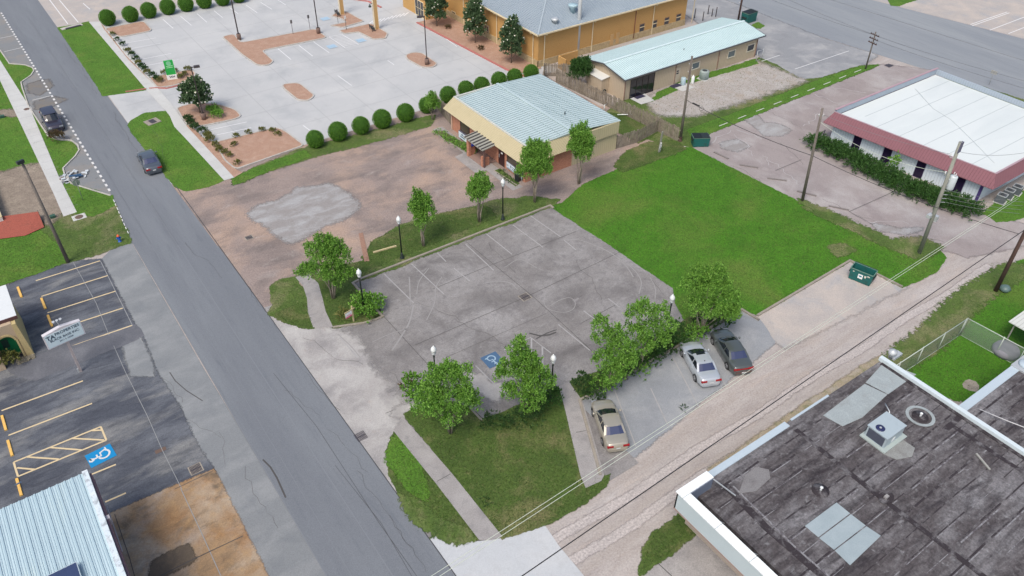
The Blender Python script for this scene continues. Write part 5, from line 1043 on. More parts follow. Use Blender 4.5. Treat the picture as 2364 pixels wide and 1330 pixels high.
# lot islands: tall tapered columns with lantern and bench
COLM = surf('column_yellow', (.52, .33, .14), kind='object', grain=.1)
def column(px, label, lab2, lab3):
    t = empty('entrance_column', G(*px), 0, label, 'column', 'tall yellow columns of the entrance'); m = MB(); m.box(-.28, .28, -.2, .2, 0, 6.2); m.build('column', COLM, t); m = MB(); m.box(-.32, -.28, -.22, .22, 0, 6.2); m.box(.28, .32, -.22, .22, 0, 6.2); m.build('trim', plain('column_trim', (.66, .58, .42), .7), t)
    m = MB(); m.bar((-.3, 0, 3.9), (-.75, 0, 3.9), .05, .05); m.lathe([(.03, 0), (.2, -.3), (.22, -.42)], (-.75, 0, 3.88), 10); m.build('lantern', BLKM, t); m = MB(); m.lathe([(.08, 0), (.1, -.1), (.02, -.16)], (-.75, 0, 3.50), 8); m.build('bulb', GLOBE, t)
    b = empty('bench', G(*px)+Vector((-.75, -.1, 0)), R(80), lab2, 'bench', 'black benches by the columns'); m = MB(); [m.box(-.7, .7, y, y+.09, .43, .47) for y in (-.22, -.1, .02, .14)]; m.build('seat', BLKM, b); m = MB(); [m.box(-.7, .7, .26, .3, z, z+.07) for z in (.55, .67, .79)]; m.build('backrest', BLKM, b)
    for x in (-.62, .62): m = MB(); m.bar((x, -.2, 0), (x, -.2, .44), .05, .05); m.bar((x, .24, 0), (x, .28, .86), .05, .05); m.bar((x, -.2, .62), (x, .26, .62), .05, .05); m.build('leg', BLKM, b)
column((870, 68), 'nearer tall yellow column with a hanging lantern', 'black bench at the foot of the nearer yellow column', ''); column((790, 34), 'farther tall yellow column with a hanging lantern', 'black bench at the foot of the farther yellow column', '')
# ------------------------------------------------------------------ buildings
GLASS = surf('window_glass', (.030, .035, .045), grain=0, bump=0, rough=.08, spec=.8); GLASSB = surf('bronze_glass', (.085, .070, .052), grain=0, bump=0, rough=.15, spec=.6)
def ribbed(m, a, b, c, d, n, w_=.05, h_=.04):
    """ribs running from edge a-b to edge d-c (a->d direction), n of them"""
    a, b, c, d = map(Vector, (a, b, c, d)); nn = (b-a).cross(d-a).normalized()
    if nn.z < 0: nn = -nn
    for i in range(n):
        t = (i+.5)/n; m.bar(a.lerp(b, t)+nn*h_/2, d.lerp(c, t)+nn*h_/2, w_, h_, nn)
    return m
def slabq(m, a, b, c, d, th=.08):
    """thin slab under the quad a-b-c-d (counter-clockwise from above)"""
    q = [Vector(p) for p in (a, b, c, d)]; lo = [p-Vector((0, 0, th)) for p in q]
    m.add(q+lo, [(0, 1, 2, 3), (7, 6, 5, 4), (4, 5, 1, 0), (5, 6, 2, 1), (6, 7, 3, 2), (7, 4, 0, 3)]); return m
def window(parent, x0, x1, y0, y1, z0, z1, nrm, frame, fw=.09, glass=GLASS, bars=(1, 1), label=None):
    """a window on an axis-aligned wall; nrm is '-x' or '-y'"""
    m = MB(); g = MB()
    if nrm == '-y':
        Y = y0
        m.box(x0-fw, x1+fw, Y-.06, Y-.003, z1, z1+fw); m.box(x0-fw, x1+fw, Y-.07, Y-.003, z0-fw, z0); m.box(x0-fw, x0, Y-.055, Y-.003, z0, z1); m.box(x1, x1+fw, Y-.055, Y-.003, z0, z1)
        for i in range(1, bars[0]): x = x0+(x1-x0)*i/bars[0]; m.box(x-.03, x+.03, Y-.05, Y-.003, z0, z1)
        for i in range(1, bars[1]): z = z0+(z1-z0)*i/bars[1]; m.box(x0, x1, Y-.045, Y-.003, z-.025, z+.025)
        g.box(x0, x1, Y-.02, Y-.004, z0, z1)
    else:
        X = x0
        m.box(X-.06, X-.003, y0-fw, y1+fw, z1, z1+fw); m.box(X-.07, X-.003, y0-fw, y1+fw, z0-fw, z0); m.box(X-.055, X-.003, y0-fw, y0, z0, z1); m.box(X-.055, X-.003, y1, y1+fw, z0, z1)
        for i in range(1, bars[0]): y = y0+(y1-y0)*i/bars[0]; m.box(X-.05, X-.003, y-.03, y+.03, z0, z1)
        for i in range(1, bars[1]): z = z0+(z1-z0)*i/bars[1]; m.box(X-.045, X-.003, y0, y1, z-.025, z+.025)
        g.box(X-.02, X-.004, y0, y1, z0, z1)
    o = m.build('window', frame, parent, label=label); g.build('pane', glass, o); return o
# ---- shop with the cream mansard and the pale metal roof
BR = surf('red_brick', (.42, .20, .13), grain=.15, wall='brick'); CRM = surf('cream_ribbed_metal', (.50, .44, .28), [((.42, .36, .22), .8, .5, .8, .5)], grain=.05, wall='rib'); DARKB = plain('dark_brown', (.03, .02, .02), .5)
MROOF = surf('pale_metal_roof', (.40, .50, .51), [((.49, .59, .60), .7, .4, .7, .7, (3, .3, 1)), ((.38, .44, .45), 1.5, .55, .75, .5, (.5, 3, 1))], rough=.5, grain=.06, spec=.4)
MRIB = surf('roof_rib_metal', (.30, .385, .395), grain=0, bump=0, rough=.5)
C = empty('brick_shop', (50.5, 66, 0), 0, 'brick shop with a cream mansard front and pale blue-green ribbed metal roof', 'building'); C0 = Vector((-50.5, -66, 0))
def cb(name, m, mat, par=None, **k): m.v = [(v[0]+C0.x, v[1]+C0.y, v[2]) for v in m.v]; return m.build(name, mat, par or C, **k)
xf, xb, yn, yf = 43.9, 56.6, 58.8, 73.4
m = MB(); m.box(xf, 50.2, yn, yf, 0, 3.0); cb('wall', m, BR)
m = MB(); m.box(50.2, xb, yn-.02, yf+.02, 0, 3.3); cb('rear_wall', m, CRM)
m = MB()          # mansard front: slanting, with returns
for (a, b, c, d) in (((43.3, 58.2, 2.45), (44.35, 59.15, 3.95), (44.35, 73.5, 3.95), (43.3, 74.3, 2.45)), ((43.3, 58.2, 2.45), (50.2, 58.35, 2.45), (50.2, 59.15, 3.72), (44.35, 59.15, 3.95)), ((43.3, 74.3, 2.45), (44.35, 73.5, 3.95), (50.2, 73.5, 3.75), (50.2, 74.2, 2.45))): m.quad(a, d, c, b)
m.quad((43.3, 58.2, 2.44), (50.2, 58.35, 2.44), (50.2, 74.2, 2.44), (43.3, 74.3, 2.44)); cb('mansard', m, CRM)
m = MB(); m.box(50.2, xb+.03, yn-.22, yn-.03, 2.2, 3.62); cb('side_fascia', m, CRM)
m = MB(); m.box(44.3, 44.5, 59.1, 73.5, 3.7, 4.0); m.box(44.5, 50.1, 73.3, 73.5, 3.7, 4.0); m.box(44.5, 50.1, 59.12, 59.26, 3.6, 3.9); cb('parapet_cap', m, plain('cap_metal', (.55, .56, .50), .5))
m = MB(); A_, B_, Cc, D_ = (44.5, 59.2, 3.72), (50.3, 59.0, 4.05), (50.3, 73.3, 4.05), (44.5, 73.3, 3.72); slabq(m, A_, B_, Cc, D_); slabq(m, (50.3, 59.0, 4.05), (56.8, 58.6, 3.66), (56.8, 73.4, 3.66), (50.3, 73.3, 4.05)); rf = cb('roof', m, MROOF)
m = MB(); ribbed(m, A_, D_, Cc, B_, 34, .05, .05); ribbed(m, (50.3, 59.0, 4.05), (50.3, 73.3, 4.05), (56.8, 73.4, 3.66), (56.8, 58.6, 3.66), 34, .05, .05)
for x in (46., 47.4, 48.8, 51.6, 53., 54.4, 55.8):
    z = 4.05-(abs(x-50.3)/5.9*.34); 
    for i in range(34): y = 59.2+14.1*(i+.5)/34; m.box(x-.03, x+.03, y-.05, y+.05, z+.02, z+.07)
o = m.build('roof_ribs', MRIB, rf); o.location = C0
m = MB(); m.box(50.12, 50.48, 59.0, 73.35, 4.07, 4.14); cb('ridge_cap', m, MROOF)
m = MB(); m.tube([(52.2, 62.8, 3.9), (52.2, 62.8, 4.3)], .06, 8); cb('roof_vent', m, BLKM)
FR = plain('window_frame_tan', (.30, .22, .17), .6)
for (y0, y1, z0, z1, gl) in ((69.6, 71.4, .75, 2.4, GLASSB), (60.1, 62.0, .7, 2.35, GLASSB)): w_ = window(C, xf, xf, y0, y1, z0, z1, '-x', DARKB, .07, gl); w_.location = C0; [setattr(ch, 'location', (0, 0, 0)) for ch in w_.children]
m = MB(); m.box(xf-.05, xf-.003, 62.6, 63.7, .05, 2.25); dr = cb('door', m, plain('door_maroon', (.035, .012, .014), .35)); m = MB(); m.box(xf-.09, xf-.05, 63.5, 63.55, .9, 1.3); o = m.build('handle', GALV, dr); o.location = C0; m = MB(); m.box(xf-.07, xf-.052, 62.9, 63.2, 1.5, 1.7); o = m.build('notice', WH, dr); o.location = C0
m = MB(); m.box(xf-.12, xf-.02, 73.2, 73.4, 0, 2.5); cb('corner_trim', m, plain('trim_tan', (.55, .38, .28), .7))
m = MB(); ax0, ay0, ay1 = 41.7, 63.6, 67.4; slabq(m, (ax0, ay0, 2.35), (xf+.1, ay0, 2.6), (xf+.1, ay1, 2.6), (ax0, ay1, 2.35), .1); pr = cb('porch_roof', m, plain('porch_metal', (.30, .30, .26), .6))
m = MB(); ribbed(m, (ax0, ay0, 2.35), (ax0, ay1, 2.35), (xf+.1, ay1, 2.6), (xf+.1, ay0, 2.6), 7, .16, .07); o = m.build('porch_ribs', plain('porch_dark', (.06, .055, .05), .6), pr); o.location = C0
for i, y in enumerate((66.9, 64.1)): m = MB(); m.box(41.9, 42.25, y-.2, y+.2, 0, 2.0 if i == 0 else 1.25); m.box(42.25, 42.85, y-.1, y+.1, 0, 1.0); cb('brick_pier', m, BR)
m = MB(); m.box(41.95, 42.1, 63.72, 63.86, 0, 2.3); cb('porch_post', m, plain('post_brown', (.14, .08, .07), .7))
m = MB(); m.box(41.9, 43.9, 64.2, 66.8, .02, .12); cb('porch_floor', m, plain('porch_tile', (.28, .19, .16), .8))
# banners in front of the shop
def banner(a, b, z0, z1, label, blue):
    A, B = G(*a), G(*b); A.z = B.z = 0; d = B-A; t = empty('banner_sign', A, math.atan2(d.y, d.x), label, 'banner', 'banner boards before the shop'); L = d.length
    m = MB(); m.box(0, L, -.0, .16, z0, z1); m.build('frame', plain('banner_frame', (.10, .10, .13), .5), t)
    sp = .52 if blue else 1
    m = MB(); m.box(.05, L*sp, -.02, -.003, z0+.06, z1-.06) if blue else m.box(.05, L-.05, -.02, -.003, z0+.06, z1-.06); m.build('face', plain('banner_white', (.62, .70, .76), .5, var=0), t)
    if blue: m = MB(); m.box(L*sp, L-.05, -.019, -.003, z0+.06, z1-.06); m.build('face', plain('banner_blue', (.015, .03, .30), .5, var=0), t); m = MB(); [m.box(L*.56, L*(.72+.05*k), -.025, -.02, z1-.25-.17*k, z1-.18-.17*k) for k in range(3)]; m.build('print', plain('banner_print', (.5, .52, .75), .5), t)
    TEAL = plain('banner_teal', (.03, .10, .16), .5, var=0); m = MB(); c = L*.26 if blue else L*.30; zc = (z0+z1)/2+.1
    if blue:
        m.tube([(c-.25, -.03, zc), (c, -.03, zc+.22), (c+.25, -.03, zc)], .035, 5); m.tube([(c-.1, -.03, zc), (c, -.03, zc+.06), (c+.1, -.03, zc)], .03, 5)
        m.box(c-.45, c+.5, -.025, -.02, zc-.28, zc-.16)
    else:
        m.add([(c-.1, -.03, zc), (c, -.03, zc-.22), (c+.1, -.03, zc), (c, -.03, zc+.22)], [(0, 1, 2, 3)]); m.box(c+.25, c+1.0, -.025, -.02, zc, zc+.07); m.box(c+.25, c+.9, -.025, -.02, zc-.2, zc-.14); m.box(.2, L*.8, -.025, -.02, z0+.12, z0+.17)
    m.build('emblem', TEAL, t)
    for x in (.2, L-.2): m = MB(); m.box(x-.05, x+.05, .02, .12, 0, z0); m.build('post', plain('banner_post', (.35, .33, .33), .6), t)
a = G(1057, 303, 1.2), G(1094, 337, .3)
banner((1059, 321), (1096, 349), .25, 1.15, 'long low banner board, half white and half deep blue, left of the shop porch', True)
banner((1169, 391), (1205, 420), .25, 1.1, 'long low white banner board right of the shop door, behind the wheelie bin', False)
# ---- long tan metal building
TANM = surf('tan_ribbed_metal', (.50, .41, .30), [((.44, .36, .26), 1, .5, .8, .5)], grain=.04, wall='rib')
PROOF = surf('pale_green_metal_roof', (.47, .60, .60), [((.56, .69, .69), .5, .4, .7, .7, (.4, 2, 1)), ((.38, .48, .48), 1.2, .58, .8, .4)], rough=.5, grain=.06)
T = empty('tan_metal_building', (77, 71, 0), 0, 'long low tan metal building with a pale green ribbed gable roof', 'building'); T0 = Vector((-77, -71, 0))
def tbd(name, m, mat, par=None): m.v = [(v[0]+T0.x, v[1]+T0.y, v[2]) for v in m.v]; return m.build(name, mat, par or T)
m = MB(); x0, x1, y0, y1 = 65.5, 89.9, 67.6, 75.0
m.prism([(x0, y0), (x1, y0), (x1, y1), (x0, y1)], 0, 2.95); m.quad((x0, y0, 2.951), (x0, y1, 2.951), (x0, (y0+y1)/2, 3.6)); m.quad((x1, y0, 2.951), (x1, (y0+y1)/2, 3.6), (x1, y1, 2.951)); tbd('wall', m, TANM)
m = MB(); e = .35; ym = (y0+y1)/2; slabq(m, (x0-e, y0-e, 3.0), (x1+1.0, y0-e, 3.0), (x1+1.0, ym, 3.72), (x0-e, ym, 3.72)); slabq(m, (x0-e, ym, 3.72), (x1+1.0, ym, 3.72), (x1+1.0, y1+e, 3.0), (x0-e, y1+e, 3.0)); rf = tbd('roof', m, PROOF)
m = MB(); ribbed(m, (x0-e, y0-e, 3.0), (x1+1.0, y0-e, 3.0), (x1+1.0, ym, 3.72), (x0-e, ym, 3.72), 82, .04, .04); ribbed(m, (x0-e, y1+e, 3.0), (x1+1.0, y1+e, 3.0), (x1+1.0, ym, 3.72), (x0-e, ym, 3.72), 82, .04, .04); o = m.build('roof_ribs', surf('pale_green_rib', (.38, .49, .50), grain=0, bump=0, rough=.5), rf); o.location = T0
m = MB(); m.box(x0-e, x1+1.0, ym-.16, ym+.16, 3.74, 3.80); tbd('ridge_cap', m, plain('ridge_pale', (.60, .72, .72), .5))
m = MB(); m.box(x0-e, x1+1.0, y0-e-.1, y0-e, 2.86, 3.02); m.bar((x0-e-.03, y0-e, 2.97), (x0-e-.03, ym, 3.68), .06, .14); m.bar((x0-e-.03, y1+e, 2.97), (x0-e-.03, ym, 3.68), .06, .14); m.bar((x1+1.03, y0-e, 2.97), (x1+1.03, ym, 3.68), .06, .14); tbd('gutter', m, plain('gutter_grey', (.10, .10, .11), .5))
m = MB()
for x in (x0+.1, 74.3, 82.3, x1-.1): m.box(x-.05, x+.05, y0-.1, y0-.003, .1, 2.86)
tbd('downpipe', m, plain('pipe_brown', (.28, .18, .14), .6))
def tw(xa, xb_, za, zb_, fr, gl=GLASS, bars=(1, 1), fw=.12): w_ = window(T, xa, xb_, y0, y0, za, zb_, '-y', fr, fw, gl, bars); w_.location = T0; return w_
CF_ = plain('cream_frame', (.62, .57, .46), .6)
(xa, _), (xb1, _) = PY(1456, 195, y0), PY(1509, 190, y0); tw(xa, xb1, .1, 2.5, DARKB, surf('dark_storefront_glass', (.012, .014, .02), grain=0, bump=0, rough=.06, spec=.8), (4, 1), .05)
for p in ((1605, 155), (1688, 127), (1732, 114)): x, z = PY(*p, y0); tw(x-.65, x+.65, 1.25, 2.05, CF_, surf('grey_pane', (.13, .16, .17), grain=0, bump=0, rough=.15) if p[0] < 1700 else GLASS)
x, z = PY(1562, 180, y0); m = MB(); m.box(x-.5, x+.45, y0-.05, y0-.004, .1, 2.2); d_ = tbd('door', m, plain('door_tan', (.50, .43, .33), .6)); m = MB(); m.box(x-.22, x+.2, y0-.06, y0-.051, 1.3, 1.5); m.box(x-.22, x+.2, y0-.06, y0-.051, 1.6, 1.8); o = m.build('pane', GLASS, d_); o.location = T0
m = MB(); m.box(64.2, 65.5, 70.4, 73.2, 0, 2.1); tbd('annexe', m, TANM); m = MB(); slabq(m, (64.1, 70.3, 2.15), (65.5, 70.3, 2.3), (65.5, 73.3, 2.3), (64.1, 73.3, 2.15)); tbd('annexe_roof', m, plain('annexe_roof_white', (.62, .62, .58), .6))
m = MB(); m.tube([(77.2, 69.3, 3.2), (77.2, 69.3, 3.6)], .05, 6); tbd('roof_vent', m, BLKM)
def condenser(px, r, h, label, mat, rnd_=True):
    t = empty('air_conditioner', G(*px), .2, label, 'air conditioner', 'ground air-conditioning units'); m = MB()
    if rnd_: m.lathe([(r, .05), (r, h*.92), (r*.95, h), (r*.6, h+.02)], n=16)
    else: m.box(-r, r, -r, r, .05, h)
    m.build('casing', mat, t); m = MB(); m.lathe([(r*.55, h+.02), (r*.5, h+.05), (.02, h+.05)], n=14); m.build('fan_grille', plain('fan_dark', (.05, .055, .06), .5), t)
    m = MB()
    for i in range(24): a = i*.2618; m.box(-.012, .012, -.012, .012, .1, h*.9, Matrix.Translation((math.cos(a)*(r+.006), math.sin(a)*(r+.006), 0))) if rnd_ else None
    if m.v: m.build('fins', MRIB, t)
    m = MB(); m.box(-r-.1, r+.1, -r-.1, r+.1, -.02, .05); m.build('pad', WALK, t); return t
condenser((1624, 182), .6, 1.15, 'large grey-green round air conditioner by the small window of the tan building', plain('ac_green_grey', (.30, .36, .34), .5))
t = empty('water_tank', G(1576, 196), 0, 'pale blue barrel in front of the tan building door, left of the pole', 'barrel', 'pale barrels by the tan building'); m = MB(); m.lathe([(.3, 0), (.33, .05), (.33, .95), (.29, 1.0), (.25, 1.0)], n=16); m.build('drum', plain('drum_blue', (.38, .50, .54), .5), t); m = MB(); m.lathe([(.26, .98), (.01, .98)], n=14); m.build('top', DI, t)
t = empty('gas_bottle', G(1598, 193), 0, 'white cylinder standing right of the pale blue barrel', 'cylinder'); m = MB(); m.lathe([(.2, 0), (.22, .05), (.22, .9), (.15, 1.03), (.05, 1.1), (.05, 1.2)], n=14); m.build('bottle', GLOBE, t)
for px, rz, lab in (((1476, 224), 0, 'dark doormat on the slab before the black glass front'), ((1560, 199), 0, 'dark doormat on the slab before the small tan door')):
    tag(MB().box(-.75, .75, -.42, .42, .04, .065).build('doormat', plain('mat_navy', (.03, .028, .06), .9)), lab, 'doormat', 'dark doormats').location = G(*px)
condenser((1392, 208), .38, .7, 'small round air conditioner between annexe and picket fence', plain('ac_dark', (.12, .13, .14), .5)); 
m = MB(); m.tube([(.3*math.cos(t*.5), 0, .35+.3*math.sin(t*.5)) for t in range(13)], .08, 7); o = m.build('tyre', BLKM); o.location = (64.6, 70.2, .1); tag(o, 'old black tyre hung on the annexe corner', 'tyre')
t = empty('chain_gate', G(1758, 138), 0, 'small wire gate at the far corner of the tan building', 'gate'); m = MB(); m.tube([(0, 0, 0), (0, 0, 1.6)], .04, 6); m.tube([(-1.2, 0, 0), (-1.2, 0, 1.6)], .04, 6); m.tube([(-1.2, 0, 1.5), (0, 0, 1.5)], .025, 5); m.tube([(-1.2, 0, .1), (0, 0, .1)], .025, 5); m.build('frame', GALV, t)
# ---- yellow building
YW = surf('yellow_lap_siding', (.56, .335, .125), [((.49, .29, .105), .6, .5, .8, .5)], grain=.05, wall='lap'); SR = surf('blue_grey_seam_roof', (.25, .30, .34), [((.31, .36, .40), .4, .4, .7, .6)], rough=.45, grain=.05); CT = plain('cream_trim', (.68, .58, .38), .6)
STONE = surf('tan_stone', (.42, .33, .19), [((.25, .2, .12), 1.5, .5, .7, .7), ((.55, .45, .3), 2.5, .5, .7, .6)], grain=.3)
O = empty('yellow_building', (76, 93, 0), 0, 'large yellow-orange sided building with a blue-grey standing-seam hip roof', 'building'); O0 = Vector((-76, -93, 0))
def ob(name, m, mat, par=None): m.v = [(v[0]+O0.x, v[1]+O0.y, v[2]) for v in m.v]; return m.build(name, mat, par or O)
x0, x1, y0, y1 = 62.7, 90.2, 81.7, 105.; 
m = MB(); m.prism([(x0, y0), (x1, y0), (x1, y1), (x0, y1)], .0, 4.75); m.box(59.0, x0+.01, y1+.0, 112., 0, 4.0); ob('wall', m, YW)
m = MB(); m.box(x0-.08, x1+.08, y0-.08, y0-.003, 0, .95); m.box(x0-.08, x0-.003, y0-.08, y1, 0, .95); ob('stone_base', m, STONE)
e = .55; hz = 4.8; sl = .42; dp = (y1-y0)/2+e; rz_ = hz+dp*sl; yc = (y0+y1)/2
A, B, Cq, D = (x0-e, y0-e, hz), (x1+e, y0-e, hz), (x1+e, y1+e, hz), (x0-e, y1+e, hz); E_, F_ = (x0-e+dp, yc, rz_), (x1+e-dp, yc, rz_)
m = MB(); m.quad(A, B, F_, E_); m.quad(B, Cq, F_); m.quad(Cq, D, E_, F_); m.quad(D, A, E_); m.box(x0-e, x1+e, y0-e, y1+e, hz-.22, hz-.01); rf = ob('roof', m, SR)
m = MB(); nv = Vector((0, -sl, 1)).normalized(); n_ = 66
for i in range(n_):
    x = x0-e+(x1-x0+2*e)*(i+.5)/n_; L = min(x-(x0-e), (x1+e)-x, dp); a = Vector((x, y0-e, hz)); m.bar(a+Vector((0, 0, .02)), Vector((x, y0-e+L, hz+L*sl+.02)), .04, .07)
for i in range(int((y1-y0+2*e)/.43)):
    y = y0-e+.43*(i+.5); L = min(y-(y0-e), (y1+e)-y, dp); m.bar((x0-e, y, hz+.02), (x0-e+L, y, hz+L*sl+.02), .04, .07)
m.bar(Vector(A)+Vector((0, 0, .03)), Vector(E_)+Vector((0, 0, .03)), .2, .07); m.bar(Vector(B)+Vector((0, 0, .03)), Vector(F_)+Vector((0, 0, .03)), .2, .07); o = m.build('roof_seams', surf('seam_metal', (.33, .385, .42), grain=0, bump=0, rough=.45), rf); o.location = O0
m = MB(); m.box(x0-e-.1, x1+e+.1, y0-e-.12, y0-e, hz-.16, hz+.02); m.box(x0-e-.12, x0-e, y0-e-.12, y1+e, hz-.16, hz+.02); ob('gutter', m, CT)
m = MB()
for px in (1256, 1365, 1500, 1588): x = PY(px, 100, y0)[0]; m.box(x-.07, x+.07, y0-.13, y0-.085, .1, hz-.2); m.box(x-.07, x+.07, y0-.6, y0-.085, hz-.34, hz-.2)
for px, py in ((1232, 100), (1148, 60), (1072, 40)): y = PX(px, py, x0)[0]; m.box(x0-.13, x0-.085, y-.07, y+.07, .1, hz-.2); m.box(x0-.6, x0-.085, y-.07, y+.07, hz-.34, hz-.2)
m.box(x0-.12, x0+.12, y0-.12, y0+.12, .96, hz-.2) if False else None
ob('downpipe', m, CT)
for px, py in ((1481, 69), (1510, 61), (1538, 54), (1565, 46)): x, z = PY(px, py, y0); w_ = window(O, x-.42, x+.42, y0, y0, z-.85, z+.85, '-y', plain('brown_frame', (.30, .19, .11), .6), .08, GLASS, (1, 1)); w_.location = O0; m = MB(); m.box(x-.5, x+.5, y0-.09, y0-.065, z+.38, z+.5); o = m.build('transom', CT, w_)
for px, py, hw in ((1048, 40, .45), (1121, 70, .85), (1196, 108, .45)): y, z = PX(px, py, x0); w_ = window(O, x0, x0, y-hw, y+hw, z-.8, z+.8, '-x', CT, .1, GLASS, (3 if hw > .5 else 1, 2)); w_.location = O0
y, z = PX(968, 12, 59.0); w_ = window(O, 59.0, 59.0, 105.6, 108.0, .1, 2.4, '-x', CT, .1, GLASS, (3, 2), label='glazed entrance doors'); w_.location = O0
m = MB(); x = PY(1462, 80, y0)[0]; m.tube([(x, y0-.12, .3), (x, y0-.12, 4.3)], .05, 6); ob('drain_pipe', m, plain('rust_pipe', (.22, .07, .05), .6))
m = MB(); 
for px in (1411, 1424): x = PY(px, 95, y0)[0]; m.box(x-.3, x+.3, y0-.12, y0-.05, .2, 1.8)
ob('service_panel', m, plain('panel_tan', (.50, .32, .14), .7))
for px, py, nm, lab in ((1282, 30, 1.0, 'left'), (1323, 12, 1.2, 'right')):
    p = G(px, py, 6.6); z = hz+(p.y-(y0-e))*sl; m = MB(); m.lathe([(.35, -.3), (.35, .25), (.5, .3), (.5, .55), (.3, .65)] if lab == 'left' else [(.4, -.3), (.4, .5), (.75, .9), (.7, 1.0), (.02, 1.0)], (p.x, p.y, z), 12 if lab == 'left' else 6); ob('roof_ventilator', m, GALV if lab == 'left' else plain('vent_blue', (.36, .50, .55), .5))
m = MB(); m.box(64.9, 68.2, 80.0, 80.12, 0, 1.7); m.box(64.9, 65.02, 78.5, 80.0, 0, 1.7); t = empty('yard_screen', (66, 79.5, 0), 0, 'low yellow screen wall at the foot of the tall mast', 'screen wall'); m.v = [(v[0]-66, v[1]-79.5, v[2]) for v in m.v]; m.build('panel', YW, t)
# ---- white roof with maroon mansard
MAR = surf('maroon_metal', (.235, .110, .128), [((.19, .09, .105), 1, .5, .8, .5)], grain=.06, wall='riby'); MARX = surf('maroon_metal_side', (.235, .110, .128), grain=.06, wall='ribx'); MARC = plain('maroon_cap', (.40, .27, .30), .5)
WR = surf('white_roof_coating', (.60, .645, .635), [((.52, .57, .57), .22, .45, .7, .7, (.35, 1.2, 1)), ((.55, .60, .61), .5, .6, .85, .5)], grain=.04); WW = surf('white_ribbed_wall', (.60, .68, .72), [((.52, .6, .64), 1, .5, .8, .4)], grain=.05, wall='riby'); PB = surf('blue_grey_ribbed_parapet', (.36, .42, .48), [((.45, .5, .55), .7, .4, .7, .5)], grain=.05, wall='ribx'); PBY = surf('blue_grey_parapet', (.36, .42, .48), grain=.05, wall='riby')
Mb = empty('maroon_building', (88, 37.5, 0), 0, 'flat white-roofed building with a maroon ribbed mansard band', 'building'); M0 = Vector((-88, -37.5, 0))
def mb_(name, m, mat, par=None): m.v = [(v[0]+M0.x, v[1]+M0.y, v[2]) for v in m.v]; return m.build(name, mat, par or Mb)
x0, x1, y0, y1 = 78.35, 98.2, 29.3, 46.2
m = MB(); m.box(x0, x1, y0, y1, 0, 3.1); mb_('wall', m, WW)
m = MB(); m.box(x0+.1, x1-.1, y0-.5, y1+.1, 3.12, 3.2); rf = mb_('roof', m, WR)
m = MB()
for x, yy in ((79.3, 44.3), (79.3, 42.0), (79.3, 39.3), (79.3, 36.6), (79.3, 34.0), (79.3, 31.4)): m.box(x+ (1.5 if yy > 44 else 0), 98.0, yy-.03, yy+.03, 3.205, 3.215)
o = m.build('roof_seams', plain('roof_seam_grey', (.40, .45, .46), .8), rf); o.location = M0
m = MB(); a = Vector((97., 42, 3.25)); pts = [PX2 for PX2 in (G(2112, 205, 3.25), G(2150, 252, 3.25), G(2190, 280, 3.25), G(2232, 330, 3.25), G(2275, 388, 3.25))]; m.tube(pts, .014, 5); mb_('roof_cable', m, plain('roof_cable_grey', (.50, .54, .54), .6))
m = MB(); m.quad((77.55, 28.0, 2.35), (78.3, 28.6, 3.62), (78.3, 46.5, 3.62), (77.55, 47.1, 2.35)); m.f[-1] = m.f[-1][::-1]; m.box(77.56, 78.4, 28.1, 47.0, 2.28, 2.34); mb_('mansard', m, MAR)
m = MB(); m.quad((77.55, 28.0, 2.35), (x1+.3, 28.0, 2.35), (x1+.3, 28.6, 3.62), (78.3, 28.6, 3.62)); mb_('side_mansard', m, MARX); m = MB(); m.quad((78.3, 46.5, 3.62), (x1+.3, 46.6, 3.95), (x1+.3, 47.1, 2.35), (77.55, 47.1, 2.35)); mb_('side_mansard', m, MARX)
m = MB(); m.box(78.3, x1+.3, 28.55, 28.75, 3.62, 3.68); m.box(78.28, 78.42, 28.6, 46.5, 3.62, 3.67); m.box(78.3, x1+.3, 46.35, 46.6, 3.9, 3.97); mb_('parapet_cap', m, MARC)
m = MB(); m.box(78.45, x1+.2, 46.38, 46.56, 3.2, 3.9); mb_('parapet', m, PB); m = MB(); m.box(x1, x1+.25, 28.8, 46.35, 3.2, 3.8); mb_('parapet', m, PBY); m = MB(); m.box(78.43, 78.52, 28.76, 46.36, 3.2, 3.6); m.box(78.53, x1, 28.76, 28.84, 3.2, 3.6); mb_('parapet', m, WR)
DW = surf('dark_purple_glass', (.018, .012, .035), grain=0, bump=0, rough=.12)
for px, py in ((1974, 342), (2043, 370), (2118, 405), (2208, 440)):
    y = 38.
    for _ in range(6): y, z = PX(px, py, x0+(46.8-y)*.118)
    w_ = window(Mb, x0, x0, y-.42, y+.42, .05, 2.28, '-x', surf('purple_frame', (.035, .02, .08), grain=0, bump=0, rough=.5), .05, DW); w_.location = M0
m = MB(); m.box(78.25, 78.45, 29.2, 29.45, 0, 2.3); mb_('corner_trim', m, plain('purple_trim', (.06, .04, .16), .6))
def shear(o, off):      # the street front of this building runs a few degrees off the others
    for ch in o.children:
        of = off+ch.location
        if ch.type == 'MESH':
            for v in ch.data.vertices: v.co.x += (46.8-(v.co.y+of.y))*.118*max(0, min(1, (99.-(v.co.x+of.x))/20))
        shear(ch, of)
shear(Mb, Vector(Mb.location))
for i, (px, lab) in enumerate((((2308, 466), 'left air conditioner of the row against the maroon building'), ((2325, 455), 'middle air conditioner of the row against the maroon building'), ((2344, 446), 'right air conditioner of the row against the maroon building'))):
    t = condenser(px, .46, .85, lab, plain('ac_slate', (.10, .115, .13), .5), False); m = MB()
    for a, b in (((-.42, -.42), (.42, -.42)), ((.42, -.42), (.42, .42)), ((.42, .42), (-.42, .42)), ((-.42, .42), (-.42, -.42))): m.bar((a[0], a[1], .88), (b[0], b[1], .88), .07, .05)
    m.build('top_frame', GALV, t)
